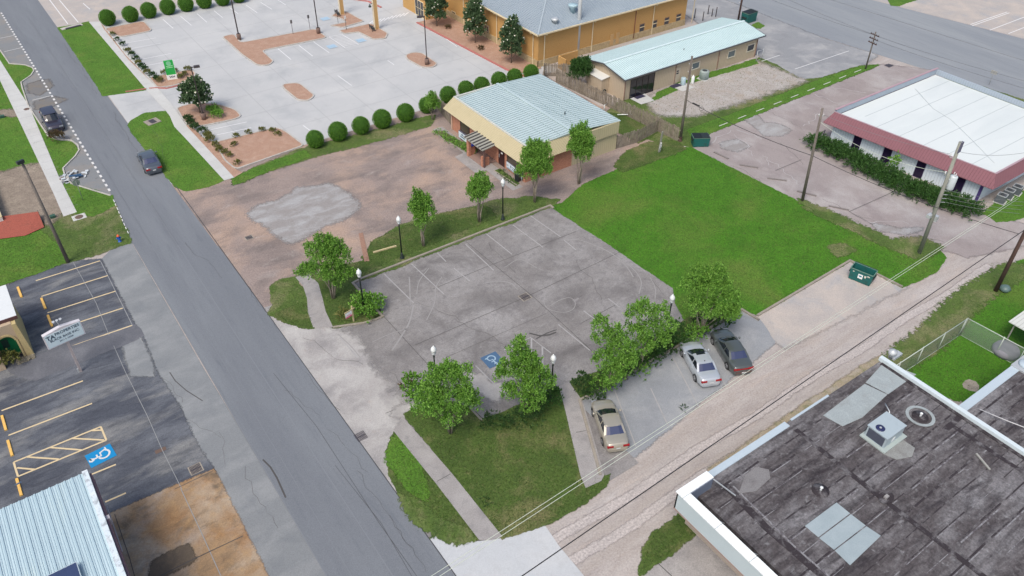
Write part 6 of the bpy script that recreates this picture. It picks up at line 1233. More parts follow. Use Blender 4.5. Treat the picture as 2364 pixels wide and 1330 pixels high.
t = empty('porch_bracket', G(1898, 322), 0, 'thin dark bar bench beside the first juniper', 'bench'); m = MB(); m.box(-.9, .9, -.06, .06, .75, .82, Matrix.Rotation(.5, 4, 'Z')); m.tube([(-.7, -.4, 0), (-.7, -.4, .75)], .03, 5); m.tube([(.7, .4, 0), (.7, .4, .75)], .03, 5); m.build('bar', DARKB, t)
# ---- dark flat roof in the lower right
BIT = surf('bitumen_roof', (.072, .064, .066), [((.30, .30, .31), .30, .47, .72, .68, (.6, 1.6, 1)), ((.18, .172, .175), .9, .44, .68, .65, (.6, 2.2, 1)), ((.40, .41, .42), 2.0, .58, .75, .4), ((.028, .024, .028), .7, .50, .68, .8, (.5, 2, 1))], grain=.35, gscale=6, bump=.4)
BITD = surf('dark_bitumen_seam', (.036, .030, .034), [((.16, .155, .16), 1.6, .48, .64, .8)], grain=.3); LICH = surf('pale_seam_lichen', (.24, .24, .25), [((.08, .07, .08), 2.5, .45, .6, .9)], grain=.3)
GP = surf('grey_roof_sheet', (.29, .35, .37), [((.37, .43, .45), .8, .4, .7, .5)], grain=.06, rough=.6); GPO = surf('old_roof_sheet', (.30, .34, .345), [((.22, .23, .22), .9, .5, .75, .7), ((.38, .43, .44), 1.5, .5, .75, .6)], grain=.15); COP = surf('blue_white_coping', (.42, .50, .55), [((.30, .35, .38), 1.2, .6, .8, .5)], grain=.05); FAS = surf('pale_blue_fascia', (.42, .50, .52), [((.48, .56, .57), .5, .4, .7, .5)], grain=.03, rough=.4)
D_ = empty('flat_roof_building', (40, 8, 0), 0, 'building with a dark mottled bitumen flat roof and a white-capped pale fascia', 'building'); D0 = Vector((-40, -8, 0))
def db_(name, m, mat, par=None): m.v = [(v[0]+D0.x, v[1]+D0.y, v[2]) for v in m.v]; return m.build(name, mat, par or D_)
ZR = 3.9; yt = 18.75; WLL = surf('tan_block_wall', (.40, .34, .28), grain=.15)
m = MB(); m.box(27.6, 47.1, -12, yt-.15, 0, ZR-.3); m.box(47.1, 60, -12, 12.6, 0, ZR-.3); db_('wall', m, WLL)
m = MB(); m.box(27.3, 47.3, -12, yt, ZR-.28, ZR); m.box(47.3, 60.2, -12, 12.8, ZR-.4, ZR-.12); rf = db_('roof', m, BIT)
def dr_(name, m, mat): m.v = [(v[0]+D0.x, v[1]+D0.y, v[2]) for v in m.v]; return m.build(name, mat, rf)
rr = random.Random(9); m = MB(); ml = MB()
ys = [yt-1.15-i*.98 for i in range(30)]
for y in ys:
    x = 27.6+rr.uniform(0, 1.5)
    while x < 47:
        L = rr.uniform(2.5, 7); xe = min(x+L, 47.0)
        if rr.random() < .88: strip(m, [(float(x), y+rr.uniform(-.03, .03)), (float((x+xe)/2), y+rr.uniform(-.05, .05)), (float(xe), y+rr.uniform(-.03, .03))], rr.uniform(.05, .14), ZR+.006)
        if rr.random() < .6: strip(ml, [(float(x+rr.uniform(0, 1)), y-.12), (float(xe-rr.uniform(0, 1)), y-.12+rr.uniform(-.03, .03))], rr.uniform(.03, .09), ZR+.011)
        x = xe+rr.uniform(.1, .6)
for y in [yy for yy in ys if yy < 12]: strip(m, [(47.6, y), (60.0, y)], .14, ZR-.12+.006)
strip(m, [(36.6, 18.), (36.5, 12.), (36.7, 2.), (36.6, -10.)], .38, ZR+.014); strip(m, [(29.3, 17.6), (29.0, 14.), (29.2, 8.), (29., -5.)], .5, ZR+.015); strip(ml, [(29.65, 17.2), (29.35, 12.), (29.55, 5.)], .12, ZR+.018); strip(m, [(45.6, 12.4), (45.8, 4.), (45.6, -5.)], .35, ZR+.014); strip(m, [(44.8, 12.2), (47., 12.3)], .4, ZR+.017)
dr_('roof_seams', m, BITD); dr_('pale_seams', ml, LICH)
def roofsheet(pts, mat, z, nm='roof_sheet'):
    P = [G(*p, ZR) for p in pts]; m = MB(); m.prism([(p.x, p.y) for p in P], ZR+z, ZR+z+.02); return dr_(nm, m, mat)
for i, q in enumerate((((1858, 1215), (1931, 1161), (1962, 1186), (1889, 1241)), ((1891, 1243), (1964, 1188), (1998, 1214), (1925, 1270)), ((1927, 1272), (2000, 1216), (2033, 1238), (1962, 1306)))): roofsheet(q, GP, .02+.003*i)
for i, q in enumerate((((2040, 838), (2115, 865), (2050, 911), (1998, 884)), ((1996, 887), (2048, 912), (1990, 965), (1945, 985), (1900, 960)),)): roofsheet(q, GPO, .02+.004*i)
roofsheet(((2012, 1000), (2040, 990), (2090, 1020), (2112, 1035), (2105, 1055), (2070, 1062), (2040, 1050)), surf('worn_roof_patch', (.25, .26, .25), [((.17, .165, .16), .9, .5, .7, .7)], grain=.2), .019, 'roof_patch'); roofsheet(((1720, 1098), (1745, 1078), (1775, 1085), (1778, 1105), (1745, 1135), (1705, 1140)), surf('dull_roof_patch', (.20, .195, .195), [((.13, .12, .12), .9, .5, .7, .7)], grain=.2), .019, 'roof_patch')
m = MB(); m.box(28.9, 36.5, yt-.35, yt+.12, ZR-.02, ZR+.06); m.box(37.0, 41.0, yt-.10, yt+.06, ZR-.02, ZR+.05); db_('coping', m, COP)
m = MB(); m.box(47.0, 47.35, 5.0, yt+.15, ZR, ZR+.3); db_('parapet_cap', m, plain('pale_gutter', (.58, .66, .68), .4)); m = MB(); m.box(46.72, 46.98, 7.5, yt-.2, ZR+.001, ZR+.06); db_('flashing', m, BITD); m = MB(); m.box(47.6, 60.2, 12.35, 12.95, ZR-.13, ZR-.06); db_('coping', m, COP)
# fascia with white cap
m = MB(); m.box(25.85, 25.95, -12, 18.45, 3.35, 4.84); m.box(25.85, 28.4, 18.35, 18.45, 3.35, 4.84) ; db_('fascia', m, FAS)
m = MB(); m.box(25.83, 25.97, -12, 18.47, 3.22, 3.35); db_('fascia_edge', m, plain('brown_edge', (.30, .22, .19), .7))
m = MB(); W_ = plain('white_cap', (.80, .84, .83), .4, var=.05)
ye = 17.9
for i in range(12): m.box(25.78, 26.40, ye-2.62*(i+1)+.03, ye-2.62*i, 4.84, 4.92)
m.box(25.78, 28.45, 17.93, 18.52, 4.84, 4.92); db_('white_cap', m, W_)
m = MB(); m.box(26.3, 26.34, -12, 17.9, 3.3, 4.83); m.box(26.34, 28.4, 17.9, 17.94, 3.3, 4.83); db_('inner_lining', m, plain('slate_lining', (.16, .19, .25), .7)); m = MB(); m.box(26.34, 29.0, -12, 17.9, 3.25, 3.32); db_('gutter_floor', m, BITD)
m = MB(); m.bar((28.4, 17.9, 4.8), (29.2, 16.6, 3.95), .06, .06)
for i in range(6): y = 16-2.6*i; m.bar((26.4, y, 4.6), (27.3, y-.3, 3.7), .04, .04)
db_('brace', m, GALV)
# things on the flat roof
def roofthing(name, px, label, cat, z=ZR, rz=0): return empty(name, G(*px, z), rz, label, cat)
t = roofthing('rooftop_air_conditioner', (2040, 1010), 'grey rooftop air-conditioning unit with a round fan on the dark flat roof', 'air conditioner')
ACM = plain('ac_pale_grey', (.36, .43, .46), .45)
t.location = (40.9, 14.3, ZR); m = MB(); m.box(-1.25, 1.25, -1.0, .9, .02, .12); m.build('curb', plain('curb_green_grey', (.36, .42, .40), .6), t)
m = MB(); m.box(-1.0, 1.0, -.72, .72, .12, 1.05); m.build('casing', ACM, t); m = MB(); m.box(-1.05, 1.05, -.77, .77, 1.05, 1.10); m.build('top_panel', ACM, t)
m = MB(); m.lathe([(.30, 0), (.30, .03), (.24, .04)], (-.6, .1, 1.10), 20); [m.bar((-.6, .1, 1.145), (-.6+.24*math.cos(k*.785), .1+.24*math.sin(k*.785), 1.145), .015, .01) for k in range(8)]; m.build('fan', plain('fan_navy', (.025, .03, .09), .4), t); m = MB(); m.lathe([(.08, 0), (.08, .03)], (-.6, .1, 1.15), 10); m.build('fan_hub', GALV, t)
m = MB(); m.box(-1.02, -1.0, -.6, .6, .2, .95); [m.box(-1.035, -1.02, -.6, .6, z, z+.02) for z in [.25+.07*k for k in range(10)]]; m.build('grille', plain('coil_dark', (.07, .08, .11), .6), t); m = MB(); m.box(-.2, .1, -.735, -.72, .3, .6); m.build('notice', WH, t)
m = MB(); a = Vector((.9, .4, .9)); m.tube([a, a+Vector((.4, .3, .1)), a+Vector((1.4, 1.1, -.5))], .035, 7); m.build('conduit', GLOBE, t)
for px, lab in (((2124, 962), 'small white roof vent inside the round tar patch behind the rooftop unit'), ((1894, 1133), 'small white roof vent between fascia and grey panel')):
    t = roofthing('roof_vent', px, lab, 'roof vent'); m = MB(); m.tube([(0, 0, 0), (0, 0, .32)], .07, 10); m.lathe([(.1, .28), (.1, .36), (.02, .38)], n=10); m.build('pipe', GLOBE, t); m = MB(); m.lathe([(.55, .012), (.55, .03), (.02, .03)], n=16); m.build('flashing', BITD, t)
    if px[0] > 2000: m = MB(); pts = arc(0., 0., .85, 0, 360, 24); strip(m, pts, .22, .036); m.build('tar_ring', GPO, t)
t = roofthing('roof_vent', (2045, 1150), 'dark roof hatch pipe at the middle of the flat roof', 'roof vent'); m = MB(); m.prism([(.6*math.cos(a*.524), .4*math.sin(a*.524)) for a in range(12)], .02, .07); m.build('base', BITD, t); m = MB(); m.box(-.14, .14, -.1, .1, .07, .22); m.build('pipe', plain('vent_grey', (.30, .29, .28), .6), t)
A, B = G(2253, 1049, ZR), G(2284, 1086, ZR); m = MB(); m.bar(Vector((0, 0, .08)), B-A+Vector((0, 0, .08)), .12, .08); o = m.build('loose_timber', plain('weathered_board', (.32, .32, .29), .8)); o.location = A; tag(o, 'loose pale board lying on the dark flat roof', 'board')
t = roofthing('rooftop_air_conditioner', (2056, 826), 'old grey turbine vent at the far corner of the flat roof', 'roof vent'); t['category'] = 'roof vent'; t.name = 'turbine_vent'; m = MB(); m.lathe([(.2, 0), (.2, .3), (.32, .45), (.3, .7), (.05, .8)], n=12); m.build('turbine', GALV, t); m = MB(); m.box(-.1, .9, -.35, .1, 0, .22); m.build('base', GALV, t)
m = MB(); a = G(2262, 945, ZR+.2); b = G(2400, 1000, ZR+.5); m.tube([Vector((0, 0, 0)), (b-a)*.5+Vector((0, 0, -.05)), b-a], .03, 6); o = m.build('roof_cable', INSUL); o.location = a; tag(o, 'white cable drooping across the wing of the flat roof', 'cable')
t = roofthing('skylight', (2364, 850), 'pale blue dome skylight at the right edge of the flat roof wing', 'skylight', ZR-.1); m = MB(); m.box(-.6, 1.2, -.7, .7, 0, .15); m.build('kerb_frame', GALV, t); m = MB(); m.lathe([(.6, .15), (.5, .3), (.02, .36)], (.3, 0, 0), 14); m.build('dome', COP, t)
# ---- metal roofed building in the lower left
BROOF = surf('pale_blue_metal_roof', (.42, .54, .585), [((.50, .63, .67), .3, .4, .65, .8, (1.5, .35, 1)), ((.50, .585, .52), .35, .52, .72, .6, (1, .4, 1))], rough=.45, grain=.04)
Bd = empty('metal_roof_building', (-10, 33, 0), 0, 'building with a pale blue standing-rib metal roof at the lower left', 'building'); B0 = Vector((10, -33, 0))
def bb_(name, m, mat, par=None): m.v = [(v[0]+B0.x, v[1]+B0.y, v[2]) for v in m.v]; return m.build(name, mat, par or Bd)
xr, yb = -3.25, 40.3
m = MB(); m.box(-20, xr, 15, yb-.1, 0, 4.55); bb_('wall', m, surf('plum_wall', (.14, .09, .09), [((.45, .44, .42), 1.2, .5, .65, .6)], grain=.1))
m = MB(); slabq(m, (-20, 15, 4.9), (xr+.12, 15, 4.9), (xr+.12, yb+.1, 4.9), (-20, yb+.1, 4.9), .14); rf = bb_('roof', m, BROOF)
m = MB(); n_ = int((xr+20)/.42)
for i in range(n_): x = xr-.2-.42*i; m.box(x-.05, x+.05, 15, yb+.1, 4.9, 4.95); m.box(x-.02-.14, x+.02-.14, 15, yb+.1, 4.9, 4.92); m.box(x-.02-.28, x+.02-.28, 15, yb+.1, 4.9, 4.92)
o = m.build('roof_ribs', surf('rib_blue', (.36, .48, .53), grain=0, bump=0, rough=.45), rf); o.location = B0
m = MB(); m.box(xr+.0, xr+.32, 15, yb+.15, 4.8, 5.02); bb_('verge_trim', m, surf('peeling_white_trim', (.58, .66, .70), [((.30, .33, .35), 2.2, .5, .62, .8), ((.7, .74, .76), 1.1, .5, .7, .6)], grain=.1)); m = MB(); m.box(xr+.33, xr+.45, 15, yb, 3.9, 4.75); bb_('soffit_board', m, plain('plum_board', (.16, .10, .12), .7))
m = MB(); m.bar((xr+.5, 38.6, 3.2), (xr+.5, 34, 4.2), .05, .05); m.box(xr+.33, xr+.55, 36.2, 36.5, 4.2, 4.8); bb_('bracket', m, plain('bracket_grey', (.4, .38, .4), .6))
P = G(140, 1326, 5.2); m = MB(); m.box(P.x-.9, P.x+.9, P.y-.9, P.y+.25, 4.96, 5.3); bb_('roof_box', m, COP); m = MB(); m.box(P.x-.85, P.x+.85, P.y-.86, P.y+.2, 5.301, 5.32); bb_('roof_box_lid', m, plain('navy_lid', (.03, .05, .12), .5))
tag(MB().bar((0, 0, .5), (.45, -.7, 1.2), .08, .08).build('prop', plain('prop_blue', (.10, .16, .25), .5)), 'blue-grey prop leaning on the lowest yellow parking block', 'pole').location = G(42, 1130)
# ---- small building with the green arch
STU = surf('tan_stucco', (.46, .36, .25), [((.38, .29, .2), .8, .5, .75, .5)], grain=.2, gscale=22); YST = surf('yellow_stucco', (.50, .40, .20), grain=.15); AWN = surf('green_awning', (.004, .13, .045), [((.003, .09, .03), 1.5, .5, .7, .6)], grain=.08, rough=.5)
Lb = empty('arched_building', (-8, 62, 0), 0, 'small tan building with a rounded green arched entrance and white flat roof', 'building'); L0 = Vector((8, -62, 0))
def lbd(name, m, mat, par=None): m.v = [(v[0]+L0.x, v[1]+L0.y, v[2]) for v in m.v]; return m.build(name, mat, par or Lb)
m = MB(); m.box(-16, -4.25, 60.6, 65.2, 0, 3.55); lbd('wall', m, STU); m = MB(); m.box(-16.1, -3.9, 60.45, 65.1, 3.6, 3.75); lbd('roof', m, surf('white_flat_roof', (.62, .65, .65), [((.4, .4, .4), .8, .6, .8, .6)], grain=.08)); m = MB(); m.box(-16.1, -3.88, 60.36, 60.44, 3.5, 3.78); lbd('roof_edge', m, plain('plum_edge', (.09, .04, .04), .6))
# front wall with arch (arch centre x=-6.4)
ax, ar, top = -5.3, .66, 1.95; yF, yB = 60.0, 60.45; m = MB(); P = [(ax+ar*math.cos(R(a)), top+ar*math.sin(R(a))) for a in range(0, 181, 15)]
def xs(z): return -3.95-.0*z
outer = [(-3.95, 3.5), (-16, 3.5)]
m.box(-16, ax-ar-.12, 59.35, yB, 0, 3.5); m.box(ax-ar-.12, ax-ar, yF, yB, 0, 3.5); m.box(ax+ar, -4.45, yF, yB, 0, 3.5)
for i in range(12):
    (xa, za), (xb_, zb_) = P[i], P[i+1]; m.add([(xa, yF, za), (xa, yF, 3.5), (xb_, yF, 3.5), (xb_, yF, zb_), (xa, yB, za), (xa, yB, 3.5), (xb_, yB, 3.5), (xb_, yB, zb_)], [(0, 1, 2, 3), (4, 7, 6, 5), (0, 3, 7, 4), (1, 5, 6, 2)])
lbd('front_wall', m, STU)
m = MB()
for i in range(12): (xa, za), (xb_, zb_) = P[i], P[i+1]; m.bar((xa, yF-.03, za), (xb_, yF-.03, zb_), .08, .16)
m.box(ax+ar-.02, ax+ar+.12, yF-.08, yF-.002, 0, top); m.box(ax-ar-.12, ax-ar+.02, yF-.08, yF-.002, 0, top); lbd('arch_trim', m, YST)
m = MB(); m.box(-4.45, -4.15, yF-.1, 65.2, 0, 3.45); m.quad((-4.15, yF-.1, 3.4), (-4.15, yF-.1, 0), (-3.95, yF-.1, 0)); m.quad((-4.15, 65.2, 3.4), (-3.95, 65.2, 0), (-4.15, 65.2, 0)); m.quad((-4.15, yF-.1, 3.4), (-3.95, yF-.1, 0), (-3.95, 65.2, 0), (-4.15, 65.2, 3.4)); lbd('side_wall', m, YST)
m = MB(); n_ = 10
for i in range(12):
    (xa, za), (xb_, zb_) = P[i], P[i+1]; m.quad((xa*.97+ax*.03, yF+.0, za-.03), (xb_*.97+ax*.03, yF+.0, zb_-.03), (xb_*.97+ax*.03, yB, zb_-.03), (xa*.97+ax*.03, yB, za-.03))
m.box(ax-ar+.02, ax+ar-.02, yF+.25, yF+.3, .4, top+.45); lbd('green_awning', m, AWN); m = MB(); m.box(ax-.35, ax+.1, yF+.22, yF+.249, 1.3, 2.1); lbd('doorway', m, plain('dark_green_opening', (.004, .03, .02), .6))
t = empty('stone_bed', G(62, 818), 0, 'rough stone-edged planting bed at the foot of the arched building', 'stone bed'); m = MB(); rr = random.Random(2)
for i in range(150):
    p = Vector((rr.uniform(-5.2, -4.0), rr.uniform(59.4, 59.95), 0))-G(62, 818)
    if True: m.box(-.1, .1, -.07, .07, 0, rr.uniform(.05, .2), Matrix.Translation(p)@Matrix.Rotation(rr.uniform(0, 3), 4, 'Z'))
m.build('stones', surf('field_stones', (.30, .27, .2), [((.15, .13, .1), 3, .4, .6, .7)], grain=.3), t)
# small corner of another shed roof on the right edge
t = empty('open_shed', G(2375, 800), 0, 'corner of a pale ribbed shed roof at the right edge above the fenced yard', 'shed'); q = G(2340, 748, 2.4)-G(2375, 800); m = MB(); m.box(q.x, q.x+5, q.y-3.0, q.y+.4, 2.32, 2.4, Matrix.Identity(4)); m.build('roof', surf('shed_roof', (.56, .58, .54), grain=.05, wall='riby'), t); m = MB(); m.box(q.x+.2, q.x+.3, q.y-.1, q.y, 0, 2.32); m.box(q.x+.2, q.x+.3, q.y-2.7, q.y-2.6, 0, 2.32); m.build('post', WOODG, t)
# ---- fences
PKT = surf('grey_pickets', (.26, .225, .175), [((.15, .125, .10), 2.5, .45, .65, .8), ((.36, .33, .27), 1.5, .5, .75, .6)], grain=.3); 
def fence(pts, h, label, lean=0, seed=1, gap=.16):
    P = [W(p) for p in pts]; t = empty('picket_fence', P[0], 0, label, 'fence', 'weathered wooden picket fences'); rr = random.Random(seed); m = MB(); mp = MB(); ml = MB()
    for i in range(len(P)-1):
        a, b = P[i]-P[0], P[i+1]-P[0]; d = b-a; L = d.length; d.normalize(); n = int(L/gap)
        for k in range(n):
            q = a+d*(k+.5)*gap; hh = h*rr.uniform(.93, 1.03); tl = Vector((rr.uniform(-.04, .04), rr.uniform(-.04, .04), 0)); m.bar(q, q+Vector((0, 0, hh))+tl, .115, .022, Vector((-d.y, d.x, 0)))
        for z in (.35, h*.8): ml.bar(a+Vector((-d.y, d.x, 0))*.03+Vector((0, 0, z)), b+Vector((-d.y, d.x, 0))*.03+Vector((0, 0, z)), .04, .09)
        for k in range(int(L/2.4)+1): q = a+d*min(k*2.4, L)+Vector((-d.y, d.x, 0))*.08; mp.box(q.x-.05, q.x+.05, q.y-.05, q.y+.05, 0, h)
    m.build('pickets', PKT, t); ml.build('rail', PKT, t); mp.build('post', PKT, t)
fence([(45.2, 79.2), (44.2, 73.6)], 1.9, 'short weathered fence left of the brick shop', seed=1); fence([(57.2, 73.4), (61.8, 79.0), (64.0, 77.4), (64.6, 75.5)], 1.8, 'weathered fence behind the brick shop meeting the long picket fence', seed=2)
fence([(1283, 190), (1395, 243), (1480, 285), (1567, 328)], 1.8, 'long leaning picket fence between the yard and the tan building', seed=3); fence([(1423, 344), (1470, 330), (1526, 300)], 1.7, 'picket fence closing the shop yard beside the lawn', seed=4)
MESH = None
mm, nt, p = new_mat('chain_link'); v = coords(nt, 'object'); s = nt.nodes.new('ShaderNodeSeparateXYZ'); nt.links.new(v, s.inputs[0]); sm = mth(nt, 'ADD', s.outputs[0], s.outputs[1])
f1 = mth(nt, 'LESS_THAN', mth(nt, 'FRACT', mth(nt, 'MULTIPLY', mth(nt, 'ADD', sm, s.outputs[2]), 9)), .22); f2 = mth(nt, 'LESS_THAN', mth(nt, 'FRACT', mth(nt, 'MULTIPLY', mth(nt, 'SUBTRACT', sm, s.outputs[2]), 9)), .22)
al = mth(nt, 'MAXIMUM', f1, f2); nt.links.new(mth(nt, 'MULTIPLY', al, .75), p.inputs['Alpha']); p.inputs['Base Color'].default_value = (.33, .38, .36, 1)
t = empty('chain_link_fence', (60.2, 18.5, 0), 0, 'chain-link fence around the small grass yard beside the flat roof', 'fence'); P = [Vector((53.0-5.5, 18.9, 0)), G(2216, 774), G(2345, 845)]; P = [q-Vector((60.2, 18.5, 0)) for q in P]
P[0].y = P[1].y+.1; m = MB(); ml = MB()
for i in range(2):
    a, b = P[i], P[i+1]; d = b-a; m.quad(a+Vector((0, 0, .05)), b+Vector((0, 0, .05)), b+Vector((0, 0, 1.85)), a+Vector((0, 0, 1.85))); ml.tube([a+Vector((0, 0, 1.87)), b+Vector((0, 0, 1.87))], .035, 7); ml.tube([a+Vector((0, 0, .05)), b+Vector((0, 0, .05))], .018, 5)
    for k in range(int(d.length/3)+2): q = a+d*min(1, k*3/d.length); ml.tube([q, q+Vector((0, 0, 1.95))], .04, 7)
m.build('mesh', mm, t); ml.build('frame', plain('fence_pipe', (.50, .56, .50), .5), t)
m = MB(); rr = random.Random(8)
for i in range(4): m.prism([(math.cos(a*.7)*rr.uniform(.6, .9), math.sin(a*.7)*rr.uniform(.5, .8)) for a in range(9)], 0, .03); break
o = m.build('stone_slab', KERBD); o.location = G(2242, 890)+Vector((0, 0, .01)); tag(o, 'flat pale stone in the fenced grass yard', 'stone'); 
m = MB(); m.lathe([(1.0, 0), (1.05, .3), (.9, .62), (.3, .7), (.01, .7)], n=18); o = m.build('covered_pile', plain('grey_tarp', (.22, .22, .25), .8)); o.location = G(2322, 820)+Vector((.2, .2, 0)); tag(o, 'grey covered heap behind the chain-link fence', 'covered heap')
# bits in the shop yard
m = MB(); m.tube([(0, 0, .3), (1.6, -1.0, .3)], .06, 6); m.tube([(1.2, -.9, .1), (2.0, -.2, .9), (1.7, .2, 1.0)], .05, 6); o = m.build('bare_branch', GLOBE); o.location = G(1425, 270); tag(o, 'pale bare branch lying in the shop yard', 'branch'); m = MB(); m.tube([(0, 0, 0), (0, 0, .9), (.3, 0, .95)], .07, 6); o = m.build('white_pipe', GLOBE); o.location = G(1394, 258); tag(o, 'bent white standpipe behind the brick shop', 'pipe')
# fence posts beyond the tan building
for i, (px, h) in enumerate((((1603, 42), 1.5), ((1622, 48), 1.4), ((1634, 33), 1.4), ((1643, 38), 1.2), ((1652, 39), 1.5))): m = MB(); m.tube([(0, 0, 0), (0, 0, h)], .07, 7); o = m.build('fence_post', DKM); o.location = G(*px); tag(o, '%s dark post from the left in the yard beyond the yellow building' % ords[i], 'post', 'posts beyond the yellow building')

# ------------------------------------------------------------------ cars
TYRE = plain('tyre_rubber', (.018, .018, .02), .8, var=0); RIM = plain('alloy_rim', (.45, .46, .47), .3, .6, var=0); CGL = surf('car_glass', (.012, .016, .022), grain=0, bump=0, rough=.04, spec=1.0); CGR = surf('rear_glass', (.035, .045, .10), grain=0, bump=0, rough=.05, spec=1.0); RED = plain('tail_red', (.30, .01, .012), .2, var=0); HL = plain('headlight_clear', (.26, .28, .30), .1, var=0); BKP = plain('black_trim', (.015, .015, .016), .5, var=0); PLT = plain('number_plate', (.6, .62, .62), .5, var=0)
def interp(x, tab):
    for (a, va), (b, vb) in zip(tab, tab[1:]):
        if x <= b: t = (x-a)/(b-a) if b > a else 0; t = max(0, min(1, t)); t = t*t*(3-2*t); return va+(vb-va)*t
    return tab[-1][1]
def car(label, name, paint, Lc, Wc, kind='sedan', sunroof=False, plate=True, twotone=None, tailbar=False):
    t = empty(name, (0, 0, 0), 0, label, 'car'); s = Lc/4.85; w = Wc/2; hL = Lc/2
    if kind == 'sedan':
        zt = [(-hL, .60), (-hL+.10*s, .97), (-hL+.5*s, 1.02), (-1.35*s, 1.02), (-.6, .93), (.6*s, .90), (1.25*s, .90), (1.6*s, .87), (hL-.35*s, .76), (hL-.08, .66), (hL, .50)]
        gb, gt = (-1.66*s, 1.26*s), (-.95*s, .16*s); H = 1.42; bw, tw_ = .865, .66
    else:
        zt = [(-hL, .75), (-hL+.08, 1.05), (-hL+.3, 1.10), (-.6, 1.02), (1.0*s, 1.0), (1.5*s, .97), (hL-.35*s, .92), (hL-.08, .75), (hL, .55)]
        gb, gt = (-2.12*s, 1.15*s), (-1.88*s, .32*s); H = 1.68; bw, tw_ = .88, .70
    hw = [(-hL, w*.74), (-hL+.12, w*.88), (-hL+.55, w*.97), (-.8, w), (.8, w), (hL-.6, w*.96), (hL-.15, w*.84), (hL, w*.66)]
    N = 46; rows = []; m = MB()
    for i in range(N+1):
        y = -hL+Lc*i/N; z = interp(y, zt); q = interp(y, hw); zb = .20 if .1 < i/N < .9 else .27
        half = [(q*.88, zb), (q*.97, zb+.08), (q*1.0, .45), (q*1.0, min(.62, z-.1)), (q*.975, max(z-.14, .5)), (q*.90, z-.03), (q*.78, z+.005), (q*.4, z+.03), (0, z+.035)]
        row = [(x, y, zz) for x, zz in half]+[(-x, y, zz) for x, zz in half[::-1][1:]]
        rows.append(row)
    K = len(rows[0]); vs = [p for r_ in rows for p in r_]; fs = []
    for i in range(N):
        for k in range(K-1): a = i*K+k; fs.append((a, a+1, a+K+1, a+K))
        fs.append((i*K+K-1, i*K, (i+1)*K, (i+1)*K+K-1))
    m.add(vs, [f for f in fs], True); m.add([vs[k] for k in range(K)], [tuple(range(K))]); m.add([vs[N*K+k] for k in range(K)], [tuple(range(K))[::-1]])
    body = m.build('body', paint, t)
    bmm = bmesh.new(); bmm.from_mesh(body.data); bmesh.ops.remove_doubles(bmm, verts=bmm.verts, dist=.0005); bmesh.ops.recalc_face_normals(bmm, faces=bmm.faces); bmm.to_mesh(body.data); bmm.free()
    # greenhouse: (y, half width, z) contours bottom to top
    def ring(f):
        e = f**.85; y0_, y1_ = gb[0]+(gt[0]-gb[0])*e, gb[1]+(gt[1]-gb[1])*e; q = w*(bw+(tw_-bw)*f); z = .90+(H-.03-.90)*f; c = .32*(1-.25*f)
        return [(q, y0_+.16, z), (q, y1_-.42, z), (q*.93, y1_-.2, z), (q*.6, y1_-.04, z), (0, y1_+.03, z), (-q*.6, y1_-.04, z), (-q*.93, y1_-.2, z), (-q, y1_-.42, z), (-q, y0_+.16, z), (-q*.9, y0_+.04, z), (-q*.5, y0_-.02, z), (q*.5, y0_-.02, z), (q*.9, y0_+.04, z)]
    F_ = [0, .25, .5, .75, 1]; R_ = [ring(f) for f in F_]; K = 13; m = MB(); vs = [p for r_ in R_ for p in r_]
    side = []; 
    for i in range(4):
        for k in range(K): side.append((i*K+k, i*K+(k+1) % K, (i+1)*K+(k+1) % K, (i+1)*K+k))
    m.add(vs, side, False); gh = m.build('windows', CGL, t); 
    m = MB(); rq = [R_[0][k] for k in (9, 10, 11, 12)], [R_[4][k] for k in (9, 10, 11, 12)]
    off = Vector((0, -.012, .008)); 
    for k in range(3): m.add([Vector(rq[0][k])+off, Vector(rq[0][k+1])+off, Vector(rq[1][k+1])+off, Vector(rq[1][k])+off], [(0, 1, 2, 3)])
    m.build('rear_window', CGR if kind == 'sedan' else CGL, t)
    # roof panel
    m = MB(); top = R_[4]; ny, nx = 8, 8; y0_, y1_ = gt[0]-.03, gt[1]+.05; q = w*tw_+.025; V = []
    for j in range(ny+1):
        fy = j/ny; y = y0_+(y1_-y0_)*fy; ql = q*(1-.06*abs(fy-.5)**2*4*.5); 
        for i in range(nx+1): fx = i/nx*2-1; yy = y+(1-fx*fx)*(.05 if fy > .5 else -.04)*abs(fy-.5)*2; V.append((ql*fx, yy, H-.055+.055*(1-fx**4*.9)*(1-(2*fy-1)**4*.45)))
    m.add(V, [(j*(nx+1)+i, j*(nx+1)+i+1, (j+1)*(nx+1)+i+1, (j+1)*(nx+1)+i) for j in range(ny) for i in range(nx)], True); m.build('roof', paint, t)
    # pillars
    m = MB()
    for sx in (-1, 1):
        def pt(k, f, o=.012): r_ = ring(f); x, y, z = r_[k]; return Vector((abs(x)*sx+o*sx, y, z+o*.4))
        m.bar(pt(2, 0), pt(2, .5), .09, .05); m.bar(pt(2, .5), pt(2, 1), .09, .05)                       # front
        m.bar(pt(12, 0)+Vector((0, .08, 0)), pt(12, 1)+Vector((0, .05, 0)), .26 if kind == 'sedan' else .2, .05); 
        yB = (gb[0]+gb[1])/2-.1*s; q0 = w*bw; q1 = w*tw_
        m.bar((sx*(q0+.005), yB, .95), (sx*(q1+.012), yB+.0, H-.05), .07, .03)
        m.bar((sx*(q1+.01), gt[0], H-.045), (sx*(q1+.01), gt[1]-.1, H-.045), .06, .05)
        m.bar((sx*(q0+.02), gb[0]+.15, .965), (sx*(q0+.02), gb[1]-.25, .975), .05, .04)
    m.build('pillar', paint, t)
    ax = (hL-.95*s, -hL+1.05*s)
